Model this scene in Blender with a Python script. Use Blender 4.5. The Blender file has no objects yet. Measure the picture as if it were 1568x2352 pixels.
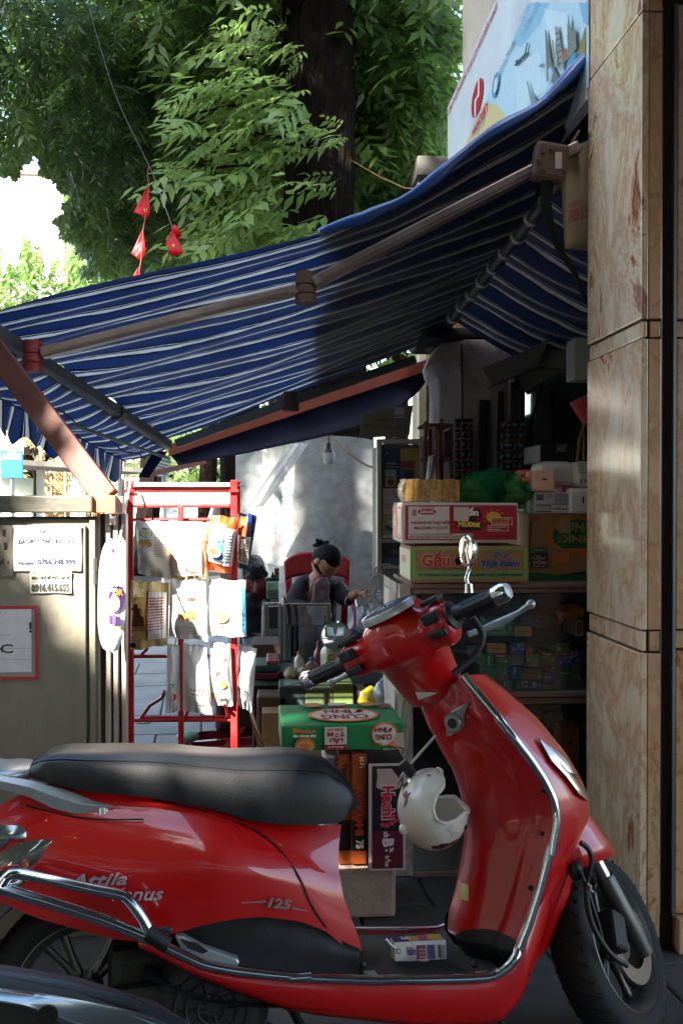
import bpy, bmesh, math, random
import numpy as np
from mathutils import Vector, Matrix, Euler
random.seed(7); RNG = np.random.default_rng(11)
SC = bpy.context.scene; COL = SC.collection
R = math.radians

# ------------------------------------------------------------------ camera, sky, sun, exposure
FPX, CX, CY = 2287.0, 784.0, 1176.0           # 35 mm lens on a 36 mm tall frame, in units of a 1568 x 2352 sheet
CAM = Vector((0, 0, 1.30)); YAW, PITCH = -4.03, -0.58
cam_d = bpy.data.cameras.new('camera'); cam = bpy.data.objects.new('camera', cam_d); COL.objects.link(cam)
cam_d.sensor_fit = 'VERTICAL'; cam_d.sensor_height = 36; cam_d.lens = 35; cam_d.clip_end = 900; cam_d.clip_start = 0.05
cam.location = CAM; cam.rotation_euler = (R(90 + PITCH), 0, R(YAW)); SC.camera = cam
_fw = Vector((math.sin(-R(YAW)) * math.cos(R(PITCH)), math.cos(-R(YAW)) * math.cos(R(PITCH)), math.sin(R(PITCH))))
_rt = Vector((math.cos(-R(YAW)), -math.sin(-R(YAW)), 0)); _up = _rt.cross(_fw)
TOSUN = Vector((-0.40, -0.70, 0.60)).normalized()
w = bpy.data.worlds.new('World'); SC.world = w; w.use_nodes = True
nt = w.node_tree; sk = nt.nodes.new('ShaderNodeTexSky'); sk.sky_type = 'NISHITA'; sk.sun_disc = False
sk.sun_elevation = math.asin(TOSUN.z); sk.sun_rotation = math.atan2(TOSUN.x, TOSUN.y); sk.air_density = 1.2; sk.dust_density = 3.0; sk.ozone_density = 1.0
nt.links.new(sk.outputs[0], nt.nodes['Background'].inputs[0]); nt.nodes['Background'].inputs[1].default_value = 0.15
sun_d = bpy.data.lights.new('sun', 'SUN'); sun_d.energy = 5.0; sun_d.angle = R(0.53); sun_d.color = (1, 0.94, 0.84)
sun = bpy.data.objects.new('sun', sun_d); COL.objects.link(sun); sun.rotation_euler = TOSUN.to_track_quat('Z', 'Y').to_euler(); sun.location = (0, 0, 30)
SC.view_settings.view_transform = 'Standard'; SC.view_settings.look = 'None'; SC.view_settings.gamma = 1; SC.view_settings.use_curve_mapping = False
SC.view_settings.exposure = 2.95
SC.cycles.use_denoising = True; SC.cycles.max_bounces = 8; SC.cycles.transparent_max_bounces = 12; SC.cycles.sample_clamp_indirect = 6

def ray(u, v): return _fw + _rt * ((u - CX) / FPX) + _up * ((CY - v) / FPX)
def at(u, v, Y): r = ray(u, v); return CAM + r * (Y / r.y)
def atX(u, v, X): r = ray(u, v); return CAM + r * (X / r.x)
def atZ(u, v, Z): r = ray(u, v); return CAM + r * ((Z - CAM.z) / r.z)

# ------------------------------------------------------------------ objects
def prop(o, label=None, cat=None, group=None, kind=None):
    if label: o['label'] = label
    if cat: o['category'] = cat
    if group: o['group'] = group
    if kind: o['kind'] = kind
    return o
def thing(name, label, cat, loc=(0, 0, 0), group=None, M=None):
    o = bpy.data.objects.new(name, None); COL.objects.link(o); o.empty_display_size = 0.1
    if M is not None: o.matrix_basis = M
    else: o.location = loc
    return prop(o, label, cat, group)
def copy_tree(o, parent=None):
    c = o.copy(); COL.objects.link(c); c.parent = parent
    for ch in o.children: copy_tree(ch, c)
    return c

class MB:
    def __init__(s): s.v = []; s.f = []; s.m = []; s.uv = {}
    def av(s, p): s.v.append((p[0], p[1], p[2])); return len(s.v) - 1
    def face(s, idx, mi=0, uv=None):
        s.f.append(tuple(idx)); s.m.append(mi)
        if uv: s.uv[len(s.f) - 1] = uv
    def poly(s, pts, mi=0): s.face([s.av(p) for p in pts], mi)
    def box(s, x0, y0, z0, x1, y1, z1, mi=0):
        return s.obox(((x0 + x1) / 2, (y0 + y1) / 2, (z0 + z1) / 2), (abs(x1 - x0) / 2, abs(y1 - y0) / 2, abs(z1 - z0) / 2), None, mi)
    def obox(s, c, h, rot=None, mi=0):
        b = len(s.v); c = Vector(c)
        for sx, sy, sz in ((-1,-1,-1),(1,-1,-1),(1,1,-1),(-1,1,-1),(-1,-1,1),(1,-1,1),(1,1,1),(-1,1,1)):
            p = Vector((sx*h[0], sy*h[1], sz*h[2]))
            if rot is not None: p = rot @ p
            s.av(c + p)
        for q in ((0,3,2,1),(4,5,6,7),(0,1,5,4),(1,2,6,5),(2,3,7,6),(3,0,4,7)): s.face([b+i for i in q], mi)
        return s
    def beam(s, a, b, w, h, up=(0,0,1), mi=0):
        a = Vector(a); b = Vector(b); d = (b - a); L = d.length; d.normalize(); sd = d.cross(Vector(up)).normalized(); u = sd.cross(d)
        rot = Matrix((d, sd, u)).transposed(); return s.obox((a + b) / 2, (L/2, w/2, h/2), rot, mi)
    def tube(s, pts, r, n=8, mi=0, cap=True, closed=False, flat=1.0, up=None):
        pts = [Vector(p) for p in pts]; N = len(pts); rs = r if isinstance(r, (list, tuple)) else [r] * N
        rings = []; pn = None
        for i, p in enumerate(pts):
            if closed: t = pts[(i+1) % N] - pts[i-1]
            else: t = pts[min(i+1, N-1)] - pts[max(i-1, 0)]
            if t.length < 1e-9: t = Vector((0,0,1))
            t.normalize()
            if pn is None:
                a = Vector(up) if up else (Vector((0,0,1)) if abs(t.z) < 0.9 else Vector((1,0,0))); pn = (a - t * a.dot(t)).normalized()
            else:
                pn = pn - t * pn.dot(t); pn.normalize()
            bn = t.cross(pn)
            rings.append([s.av(p + (pn * math.cos(2*math.pi*k/n) + bn * math.sin(2*math.pi*k/n) * flat) * rs[i]) for k in range(n)])
        for i in range(N if closed else N-1):
            a = rings[i]; b = rings[(i+1) % N]
            for k in range(n): s.face((a[k], a[(k+1)%n], b[(k+1)%n], b[k]), mi)
        if cap and not closed:
            s.face(rings[0][::-1], mi); s.face(rings[-1], mi)
        return s
    def loft(s, rings, mi=0, cap=True, closed=True):
        ids = [[s.av(p) for p in r] for r in rings]; n = len(rings[0])
        for i in range(len(ids)-1):
            for k in range(n if closed else n-1):
                s.face((ids[i][k], ids[i][(k+1)%n], ids[i+1][(k+1)%n], ids[i+1][k]), mi)
        if cap and closed: s.face(ids[0][::-1], mi); s.face(ids[-1], mi)
        return s
    def lathe(s, prof, n=24, M=None, mi=0):
        M = M or Matrix(); rings = []
        for r, z in prof:
            rings.append([s.av(M @ Vector((max(r, 1e-5)*math.cos(2*math.pi*k/n), max(r, 1e-5)*math.sin(2*math.pi*k/n), z))) for k in range(n)])
        for i in range(len(rings)-1):
            for k in range(n): s.face((rings[i][k], rings[i][(k+1)%n], rings[i+1][(k+1)%n], rings[i+1][k]), mi)
        return s
    def grid(s, fn, n, m, mi=0, flip=False):
        ids = [[s.av(fn(i/n, j/m)) for j in range(m+1)] for i in range(n+1)]
        for i in range(n):
            for j in range(m):
                q = (ids[i][j], ids[i+1][j], ids[i+1][j+1], ids[i][j+1]); uv = ((i/n,j/m),((i+1)/n,j/m),((i+1)/n,(j+1)/m),(i/n,(j+1)/m))
                if flip: q = q[::-1]; uv = uv[::-1]
                s.face(q, mi, uv)
        return s
    def ball(s, c, r, n=12, m=8, mi=0, rot=None):
        c = Vector(c); r = (r, r, r) if not isinstance(r, (tuple, list)) else r
        def fn(a, b):
            th = math.pi * (b - 0.5); ph = -2*math.pi*a
            p = Vector((r[0]*math.cos(th)*math.cos(ph), r[1]*math.cos(th)*math.sin(ph), r[2]*math.sin(th)))
            return c + (rot @ p if rot is not None else p)
        return s.grid(fn, n, m, mi, True)
    def prism(s, pts, d, mi=0):
        d = Vector(d); n = len(pts); a = [s.av(p) for p in pts]; b = [s.av(Vector(p) + d) for p in pts]
        s.face(a[::-1], mi); s.face(b, mi)
        for k in range(n): s.face((a[k], a[(k+1)%n], b[(k+1)%n], b[k]), mi)
        return s
    def build(s, name, mats, parent=None, smooth=None, bevel=0, solid=0, sub=0, local=False, remesh=0, weld=False, seg=2, keep=False):
        mats = mats if isinstance(mats, (list, tuple)) else [mats]
        me = bpy.data.meshes.new(name); vs = [Vector(p) for p in s.v]; org = Vector((0,0,0))
        if parent is None and not keep and vs:
            org = Vector(((min(p.x for p in vs)+max(p.x for p in vs))/2, (min(p.y for p in vs)+max(p.y for p in vs))/2, min(p.z for p in vs)))
        me.from_pydata([p - org for p in vs], [], s.f)
        for m in mats: me.materials.append(m)
        me.polygons.foreach_set('material_index', s.m)
        if s.uv:
            ul = me.uv_layers.new(name='UVMap')
            for fi, uv in s.uv.items():
                for k, li in enumerate(me.polygons[fi].loop_indices): ul.data[li].uv = uv[k]
        if weld:
            bm = bmesh.new(); bm.from_mesh(me); bmesh.ops.remove_doubles(bm, verts=bm.verts, dist=1e-5); bmesh.ops.recalc_face_normals(bm, faces=bm.faces); bm.to_mesh(me); bm.free()
        o = bpy.data.objects.new(name, me); COL.objects.link(o); o.location = org
        if parent is not None: attach(o, parent, local)
        if remesh:
            md = o.modifiers.new('r', 'REMESH'); md.mode = 'VOXEL'; md.voxel_size = remesh; md.use_smooth_shade = True
            md = o.modifiers.new('s', 'SMOOTH'); md.factor = 0.5; md.iterations = 10
        if smooth is not None:
            me.polygons.foreach_set('use_smooth', [True]*len(me.polygons))
            if smooth < 180: me.set_sharp_from_angle(angle=R(smooth))
        if solid: md = o.modifiers.new('t', 'SOLIDIFY'); md.thickness = solid; md.offset = 0
        if bevel: md = o.modifiers.new('b', 'BEVEL'); md.width = bevel; md.segments = seg; md.limit_method = 'ANGLE'; md.angle_limit = R(40)
        if sub: md = o.modifiers.new('u', 'SUBSURF'); md.levels = sub; md.render_levels = sub
        return o
def attach(o, parent, local=False):
    o.parent = parent
    if parent.type == 'EMPTY' and not local: o.matrix_parent_inverse = parent.matrix_basis.inverted()
    elif parent.type != 'EMPTY' and not local and parent.parent is None: o.matrix_parent_inverse = Matrix.Translation(parent.location).inverted()

# ------------------------------------------------------------------ materials
MATS = {}
def lin(c): return c/12.92 if c <= 0.04045 else ((c+0.055)/1.055)**2.4
def hexc(h): h = h.lstrip('#'); return tuple(lin(int(h[i:i+2], 16)/255) for i in (0, 2, 4)) + (1,)
def nodes(name):
    m = bpy.data.materials.new(name); m.use_nodes = True; n = m.node_tree.nodes; l = m.node_tree.links
    return m, n, l, n['Principled BSDF'], n['Material Output']
def rgba(c): return c if len(c) == 4 else tuple(c) + (1,)
def mat(name, col, rough=0.5, metal=0, var=0.12, scale=6, bump=0, bscale=60, coat=0, dirt=None, dirt_scale=3, dirt_amt=0.5, trans=0, spec=0.5, stretch=(1,1,1), alpha=1, ior=None):
    """painted or moulded surface with mottled colour, optional fine relief, dirt and translucency"""
    if name in MATS: return MATS[name]
    m, n, l, b, out = nodes(name); col = rgba(hexc(col) if isinstance(col, str) else col)
    tc = n.new('ShaderNodeTexCoord'); mp = n.new('ShaderNodeMapping'); mp.inputs['Scale'].default_value = stretch; l.new(tc.outputs['Object'], mp.inputs[0])
    nz = n.new('ShaderNodeTexNoise'); nz.inputs['Scale'].default_value = scale; nz.inputs['Detail'].default_value = 5; l.new(mp.outputs[0], nz.inputs[0])
    mr = n.new('ShaderNodeMapRange'); mr.inputs[1].default_value = 0.3; mr.inputs[2].default_value = 0.7; mr.inputs[3].default_value = 1-var; mr.inputs[4].default_value = 1+var; l.new(nz.outputs[0], mr.inputs[0])
    mx = n.new('ShaderNodeMix'); mx.data_type = 'RGBA'; mx.blend_type = 'MULTIPLY'; mx.inputs[0].default_value = 1; mx.inputs[6].default_value = col; l.new(mr.outputs[0], mx.inputs[7])
    cur = mx.outputs[2]
    if dirt is not None:
        nd = n.new('ShaderNodeTexNoise'); nd.inputs['Scale'].default_value = dirt_scale; nd.inputs['Detail'].default_value = 8; nd.inputs['Roughness'].default_value = 0.65; l.new(mp.outputs[0], nd.inputs[0])
        r2 = n.new('ShaderNodeMapRange'); r2.inputs[1].default_value = 0.48; r2.inputs[2].default_value = 0.68; r2.inputs[3].default_value = 0; r2.inputs[4].default_value = dirt_amt; l.new(nd.outputs[0], r2.inputs[0])
        m2 = n.new('ShaderNodeMix'); m2.data_type = 'RGBA'; l.new(r2.outputs[0], m2.inputs[0]); l.new(cur, m2.inputs[6]); m2.inputs[7].default_value = rgba(hexc(dirt) if isinstance(dirt, str) else dirt); cur = m2.outputs[2]
    l.new(cur, b.inputs['Base Color']); b.inputs['Roughness'].default_value = rough; b.inputs['Metallic'].default_value = metal
    b.inputs['Coat Weight'].default_value = coat; b.inputs['Coat Roughness'].default_value = 0.06; b.inputs['Specular IOR Level'].default_value = spec; b.inputs['Alpha'].default_value = alpha
    r3 = n.new('ShaderNodeMapRange'); r3.inputs[3].default_value = max(0.02, rough*0.8); r3.inputs[4].default_value = min(1, rough*1.2); l.new(nz.outputs[0], r3.inputs[0]); l.new(r3.outputs[0], b.inputs['Roughness'])
    if bump:
        nb = n.new('ShaderNodeTexNoise'); nb.inputs['Scale'].default_value = bscale; nb.inputs['Detail'].default_value = 4; l.new(mp.outputs[0], nb.inputs[0])
        bp = n.new('ShaderNodeBump'); bp.inputs['Strength'].default_value = bump; bp.inputs['Distance'].default_value = 0.01; l.new(nb.outputs[0], bp.inputs['Height']); l.new(bp.outputs[0], b.inputs['Normal'])
    if trans:
        t = n.new('ShaderNodeBsdfTranslucent'); l.new(cur, t.inputs[0]); ms = n.new('ShaderNodeMixShader'); ms.inputs[0].default_value = trans
        l.new(b.outputs[0], ms.inputs[1]); l.new(t.outputs[0], ms.inputs[2]); l.new(ms.outputs[0], out.inputs[0])
    MATS[name] = m; return m
def ink(h, rough=0.45):
    """flat printing ink"""
    k = 'ink_' + h.lstrip('#')
    return MATS[k] if k in MATS else mat(k, h, rough, var=0.06, scale=30)
def glass(name, tint=(0.9, 0.95, 0.93), refl=0.12, rough=0.03, dust=0.06):
    if name in MATS: return MATS[name]
    m, n, l, b, out = nodes(name); n.remove(b)
    tr = n.new('ShaderNodeBsdfTransparent'); tr.inputs[0].default_value = rgba(tint); gl = n.new('ShaderNodeBsdfGlossy'); gl.inputs['Roughness'].default_value = rough
    fr = n.new('ShaderNodeFresnel'); fr.inputs[0].default_value = 1.5; ad = n.new('ShaderNodeMath'); ad.operation = 'ADD'; ad.inputs[1].default_value = refl; l.new(fr.outputs[0], ad.inputs[0])
    m1 = n.new('ShaderNodeMixShader'); l.new(ad.outputs[0], m1.inputs[0]); l.new(tr.outputs[0], m1.inputs[1]); l.new(gl.outputs[0], m1.inputs[2])
    df = n.new('ShaderNodeBsdfDiffuse'); df.inputs[0].default_value = (0.5, 0.48, 0.43, 1); nz = n.new('ShaderNodeTexNoise'); nz.inputs['Scale'].default_value = 9; nz.inputs['Detail'].default_value = 6
    tc = n.new('ShaderNodeTexCoord'); l.new(tc.outputs['Object'], nz.inputs[0]); mu = n.new('ShaderNodeMath'); mu.operation = 'MULTIPLY'; mu.inputs[1].default_value = dust*2; l.new(nz.outputs[0], mu.inputs[0])
    m2 = n.new('ShaderNodeMixShader'); l.new(mu.outputs[0], m2.inputs[0]); l.new(m1.outputs[0], m2.inputs[1]); l.new(df.outputs[0], m2.inputs[2]); l.new(m2.outputs[0], out.inputs[0])
    MATS[name] = m; return m
def film(name, col, opac=0.5, rough=0.15, trans=0.5):
    """thin plastic sheet: part see-through, part milky, shiny"""
    if name in MATS: return MATS[name]
    m, n, l, b, out = nodes(name); col = rgba(hexc(col) if isinstance(col, str) else col)
    b.inputs['Base Color'].default_value = col; b.inputs['Roughness'].default_value = rough
    tl = n.new('ShaderNodeBsdfTranslucent'); tl.inputs[0].default_value = col; tr = n.new('ShaderNodeBsdfTransparent'); tr.inputs[0].default_value = tuple(0.35+0.65*c for c in col[:3]) + (1,)
    tc = n.new('ShaderNodeTexCoord'); nz = n.new('ShaderNodeTexNoise'); nz.inputs['Scale'].default_value = 14; nz.inputs['Detail'].default_value = 6; l.new(tc.outputs['Object'], nz.inputs[0])
    bp = n.new('ShaderNodeBump'); bp.inputs['Strength'].default_value = 0.6; bp.inputs['Distance'].default_value = 0.02; l.new(nz.outputs[0], bp.inputs['Height']); l.new(bp.outputs[0], b.inputs['Normal'])
    a = n.new('ShaderNodeMixShader'); a.inputs[0].default_value = trans; l.new(b.outputs[0], a.inputs[1]); l.new(tl.outputs[0], a.inputs[2])
    r = n.new('ShaderNodeMapRange'); r.inputs[1].default_value = 0.3; r.inputs[2].default_value = 0.7; r.inputs[3].default_value = max(0, opac-0.12); r.inputs[4].default_value = min(1, opac+0.12); l.new(nz.outputs[0], r.inputs[0])
    c = n.new('ShaderNodeMixShader'); l.new(r.outputs[0], c.inputs[0]); l.new(tr.outputs[0], c.inputs[1]); l.new(a.outputs[0], c.inputs[2]); l.new(c.outputs[0], out.inputs[0])
    MATS[name] = m; return m

# ------------------------------------------------------------------ flat print (lettering, logos) laid on a face
_TX = {}
def text_geo(txt, bold=0.0, shear=0.0):
    k = (txt, bold, shear)
    if k not in _TX:
        c = bpy.data.curves.new('t', 'FONT'); c.body = txt; c.size = 1; c.offset = bold; c.shear = shear; c.resolution_u = 2; c.fill_mode = 'FRONT'
        o = bpy.data.objects.new('t', c); me = o.to_mesh()
        v = [(p.co.x, p.co.y) for p in me.vertices]; f = [tuple(p.vertices) for p in me.polygons]
        o.to_mesh_clear(); bpy.data.objects.remove(o); bpy.data.curves.remove(c)
        if v:
            x0 = min(p[0] for p in v); x1 = max(p[0] for p in v); y0 = min(p[1] for p in v); y1 = max(p[1] for p in v)
            v = [((x-x0)/max(x1-x0, 1e-6), (y-y0)/max(y1-y0, 1e-6)) for x, y in v]
        _TX[k] = (v, f)
    return _TX[k]
def printed(parent, O, U, V, items, name='printed_label', lift=0.0008, local=False, warp=None):
    """items in 0..1 face units: ('r',x0,y0,x1,y1,ink) ('e',cx,cy,rx,ry,ink) ('p',pts,ink) ('l',pts,width,ink) ('t',x0,y0,x1,y1,text,ink,bold,shear)"""
    O = Vector(O); U = Vector(U); V = Vector(V); N = U.cross(V).normalized(); mb = MB(); ms = []; asp = U.length / V.length
    def mi(h):
        m = ink(h) if isinstance(h, str) else h
        if m not in ms: ms.append(m)
        return ms.index(m)
    def P(x, y, k):
        if warp: return warp(x, y) + N * (lift + 0.0004*k)
        return O + U*x + V*y + N*(lift + 0.0004*k)
    for k, it in enumerate(items):
        c = it[0]
        if c == 'r': mb.poly([P(it[1],it[2],k), P(it[3],it[2],k), P(it[3],it[4],k), P(it[1],it[4],k)], mi(it[5]))
        elif c == 'e': mb.poly([P(it[1]+it[3]*math.cos(a*math.pi/14), it[2]+it[4]*math.sin(a*math.pi/14), k) for a in range(28)], mi(it[5]))
        elif c == 'p': mb.poly([P(x, y, k) for x, y in it[1]], mi(it[2]))
        elif c == 'l':
            pts = it[1]; wd = it[2]
            for (ax, ay), (bx, by) in zip(pts, pts[1:]):
                dx, dy = (bx-ax)*asp, by-ay; L = math.hypot(dx, dy) or 1; nx, ny = -dy/L*wd/asp, dx/L*wd
                mb.poly([P(ax-nx,ay-ny,k), P(bx-nx,by-ny,k), P(bx+nx,by+ny,k), P(ax+nx,ay+ny,k)][::1], mi(it[3]))
        elif c == 't':
            bold = it[7] if len(it) > 7 else 0; sh = it[8] if len(it) > 8 else 0
            v, f = text_geo(it[5], bold, sh); x0, y0, x1, y1 = it[1:5]; b = len(mb.v)
            for x, y in v: mb.av(P(x0+(x1-x0)*x, y0+(y1-y0)*y, k))
            i = mi(it[6])
            for q in f: mb.face([b+j for j in q], i)
    o = mb.build(name, ms, parent, local=local)
    return o
def star(cx, cy, r, asp=1.0): return [(cx + (r if k % 2 == 0 else r*0.4)*math.sin(k*math.pi/5)/asp, cy + (r if k % 2 == 0 else r*0.4)*math.cos(k*math.pi/5)) for k in range(10)]
def lines(x0, y0, x1, y1, n, h, fill=0.5):
    """rows of tiny unreadable print, drawn as broken bars"""
    out = []; rr = random.Random(int(x0*997+y0*131+n))
    for i in range(n):
        y = y1 - (y1-y0)*(i+0.5)/n; x = x0; hh = (y1-y0)/n*fill/2
        while x < x1-0.01:
            wd = min(x1-x, (x1-x0)*rr.uniform(0.06, 0.22)); out.append(('r', x, y-hh, x+wd*0.86, y+hh, h)); x += wd
    return out
def barcode(x0, y0, x1, y1, h='#141414'):
    rr = random.Random(3); out = []; x = x0
    while x < x1:
        wd = rr.choice((0.015, 0.03, 0.045))*(x1-x0); out.append(('r', x, y0, min(x+wd, x1), y1, h)); x += wd + rr.choice((0.02, 0.04))*(x1-x0)
    return out
def vlerp(a, b, t): return Vector(a).lerp(Vector(b), t)
def polyline(pts, t):
    """point at arc fraction t of a polyline (tuples of floats)"""
    L = [0]
    for a, b in zip(pts, pts[1:]): L.append(L[-1] + math.dist(a, b))
    s = t * L[-1]
    for i in range(len(pts)-1):
        if s <= L[i+1] or i == len(pts)-2:
            k = (s-L[i])/max(L[i+1]-L[i], 1e-9); return tuple(a+(b-a)*k for a, b in zip(pts[i], pts[i+1]))
def smoothline(pts, n=4):
    """Catmull-Rom resampling"""
    pts = [Vector(p) for p in pts]; out = []
    for i in range(len(pts)-1):
        p0 = pts[max(i-1, 0)]; p1 = pts[i]; p2 = pts[i+1]; p3 = pts[min(i+2, len(pts)-1)]
        for k in range(n):
            t = k/n; out.append(0.5*((2*p1) + (p2-p0)*t + (2*p0-5*p1+4*p2-p3)*t*t + (3*p1-p0-3*p2+p3)*t**3))
    out.append(pts[-1]); return out
# ------------------------------------------------------------------ setting: ground, pavement, road, porch
def S(name, mb, m, parent=None, **k): o = mb.build(name, m, parent, **k); return prop(o, kind='structure') if parent is None else o
M_soil = mat('joint_dirt', '#1f1d1a', 0.95, var=0.3, scale=4, bump=0.4)
M_tile = mat('paving_stone', '#6f7275', 0.75, var=0.22, scale=9, bump=0.25, bscale=120, dirt='#3a3833', dirt_scale=2.5, dirt_amt=0.5)
M_tiled = mat('shaded_paving_stone', '#3d3d3b', 0.7, var=0.25, scale=9, bump=0.25, bscale=120, dirt='#232120', dirt_scale=2.5, dirt_amt=0.5)  # same paving, with the shade under the scooter put into a darker colour
M_asph = mat('asphalt', '#3f3f41', 0.9, var=0.2, scale=3, bump=0.5, bscale=300)
M_kerb = mat('kerb_stone', '#8b8a85', 0.85, var=0.2, scale=6, bump=0.3)
M_conc = mat('old_concrete', '#8a857c', 0.85, var=0.2, scale=5, bump=0.4, bscale=40, dirt='#3d3a34', dirt_scale=2)
M_soffit = mat('painted_soffit', '#8f8f92', 0.8, var=0.1, scale=4, dirt='#55534f', dirt_amt=0.35)
S('ground', MB().grid(lambda a, b: Vector((-300+600*a, -300+600*b, -0.16)), 2, 2), M_soil, keep=True)
S('road', MB().grid(lambda a, b: Vector((-9.5+6.9*a, -120+300*b, -0.13)), 2, 4), M_asph, keep=True)
pv = S('pavement', MB().box(-2.45, -20, -0.155, 9, 60, -0.012), M_soil, keep=True)
_tm = []
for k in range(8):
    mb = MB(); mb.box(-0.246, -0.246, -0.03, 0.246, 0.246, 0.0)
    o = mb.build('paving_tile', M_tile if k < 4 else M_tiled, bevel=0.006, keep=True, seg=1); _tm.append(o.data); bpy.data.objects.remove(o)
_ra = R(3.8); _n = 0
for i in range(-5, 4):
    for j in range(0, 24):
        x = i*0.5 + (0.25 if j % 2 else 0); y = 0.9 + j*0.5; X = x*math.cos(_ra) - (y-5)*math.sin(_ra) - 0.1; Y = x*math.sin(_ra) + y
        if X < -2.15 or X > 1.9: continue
        o = bpy.data.objects.new('paving_tile', _tm[_n % 4 + (4 if Y < 3.7 else 0)]); COL.objects.link(o); _n += 1  # nearer tiles take the shade-darkened copy
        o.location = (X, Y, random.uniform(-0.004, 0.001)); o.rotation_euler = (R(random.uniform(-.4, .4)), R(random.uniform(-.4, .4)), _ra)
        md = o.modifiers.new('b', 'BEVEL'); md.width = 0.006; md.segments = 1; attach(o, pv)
kb = S('kerb', MB().box(-2.62, -20, -0.155, -2.455, 0.8, -0.004), M_kerb, keep=True)
_kp = MB().box(-0.08, -0.39, -0.15, 0.08, 0.39, 0.0).build('kerb_stone', M_kerb, kb, bevel=0.012)
for j in range(1, 40):
    c = _kp.copy(); COL.objects.link(c); c.location = (-2.535, 1.2 + j*0.8, random.uniform(-.006, .004)); 
_kp.location = (-2.535, 1.2, 0)
# porch roof over the parked scooter: its front beam shows along the top edge of the picture
S('porch_roof', MB().box(0.18, -4.5, 2.735, 3.6, 2.79, 3.05), M_soffit, keep=True, bevel=0.01)

# ------------------------------------------------------------------ marble-clad pillar and wall on the right
def marble(name, seed, warm=1.0, vein=0.5):
    m, n, l, b, out = nodes(name); tc = n.new('ShaderNodeTexCoord'); mp = n.new('ShaderNodeMapping'); mp.inputs['Location'].default_value = (seed*3.1, seed*1.7, seed*2.3); mp.inputs['Scale'].default_value = (1, 1, 0.62); mp.inputs['Rotation'].default_value = (R(12), 0, 0)
    l.new(tc.outputs['Object'], mp.inputs[0])
    n1 = n.new('ShaderNodeTexNoise'); n1.inputs['Scale'].default_value = 4.4; n1.inputs['Detail'].default_value = 13; n1.inputs['Roughness'].default_value = 0.72; n1.inputs['Distortion'].default_value = 0.45; l.new(mp.outputs[0], n1.inputs[0])
    r1 = n.new('ShaderNodeValToRGB'); cr_ = r1.color_ramp.elements
    stops = ((.28, '#ece0cc'), (.42, '#e3cfae'), (.47, '#dcbf9c'), (.505, '#c99c78'), (.53, '#dcbc96'), (.57, '#e3cdac'), (.60, '#c08a62'), (.64, '#8f4a30'), (.69, '#b37c5c'), (.80, '#e3d0b2')) if warm < 1 else ((.30, '#dcb48a'), (.43, '#d2a578'), (.48, '#bd8c60'), (.51, '#c69a72'), (.58, '#cba27a'), (.615, '#b27a50'), (.65, '#8f4d2e'), (.66, '#c09068'), (.8, '#cfab84'))
    cr_[0].position, cr_[1].position = stops[0][0], stops[-1][0]; cr_[0].color = hexc(stops[0][1]); cr_[1].color = hexc(stops[-1][1])
    for ps_, cl_ in stops[1:-1]: k = r1.color_ramp.elements.new(ps_); k.color = hexc(cl_)
    l.new(n1.outputs[0], r1.inputs[0])
    n2 = n.new('ShaderNodeTexNoise'); n2.inputs['Scale'].default_value = 2.3; n2.inputs['Detail'].default_value = 10; n2.inputs['Roughness'].default_value = 0.75; n2.inputs['Distortion'].default_value = 0.8; l.new(mp.outputs[0], n2.inputs[0])
    r2 = n.new('ShaderNodeMapRange'); r2.inputs[1].default_value = 0.50; r2.inputs[2].default_value = 0.70; r2.inputs[3].default_value = 0; r2.inputs[4].default_value = 0.4; l.new(n2.outputs[0], r2.inputs[0])
    m1 = n.new('ShaderNodeMix'); m1.data_type = 'RGBA'; l.new(r2.outputs[0], m1.inputs[0]); l.new(r1.outputs[0], m1.inputs[6]); m1.inputs[7].default_value = hexc('#d8d2c6' if warm < 1 else '#b27a52')
    v = n.new('ShaderNodeTexVoronoi'); v.feature = 'DISTANCE_TO_EDGE'; v.inputs['Scale'].default_value = 6
    dn = n.new('ShaderNodeMix'); dn.data_type = 'RGBA'; dn.inputs[0].default_value = 0.16; l.new(mp.outputs[0], dn.inputs[6]); l.new(n2.outputs['Color'], dn.inputs[7]); l.new(dn.outputs[2], v.inputs[0])
    r3 = n.new('ShaderNodeMapRange'); r3.inputs[1].default_value = 0; r3.inputs[2].default_value = 0.03; r3.inputs[3].default_value = vein; r3.inputs[4].default_value = 0; l.new(v.outputs[0], r3.inputs[0])
    mk = n.new('ShaderNodeMath'); mk.operation = 'MULTIPLY'; l.new(r3.outputs[0], mk.inputs[0]); l.new(n1.outputs[0], mk.inputs[1])
    m2 = n.new('ShaderNodeMix'); m2.data_type = 'RGBA'; l.new(mk.outputs[0], m2.inputs[0]); l.new(m1.outputs[2], m2.inputs[6]); m2.inputs[7].default_value = hexc('#8a5030')
    l.new(m2.outputs[2], b.inputs['Base Color']); b.inputs['Roughness'].default_value = 0.22; b.inputs['Coat Weight'].default_value = 0.5; b.inputs['Coat Roughness'].default_value = 0.15
    bp = n.new('ShaderNodeBump'); bp.inputs['Strength'].default_value = 0.08; l.new(n2.outputs[0], bp.inputs['Height']); l.new(bp.outputs[0], b.inputs['Normal'])
    return m
MARB_P = [marble('pale_marble_%d' % k, k+1, 0.5, 0.35) for k in range(4)]
MARB_W = [marble('warm_marble_%d' % k, k+7, 1.0, 0.9) for k in range(4)]
M_grout = mat('dark_joint', '#3a2c22', 0.9)
M_steel = mat('dull_steel', '#8a8d8c', 0.35, metal=0.9, var=0.15, scale=20, stretch=(1, 1, 0.1), dirt='#2f2b28', dirt_amt=0.4)
M_black = mat('black_void', '#0b0b0b', 0.9)
PX, PY0, PY1 = 1.06, 2.80, 3.29
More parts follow.
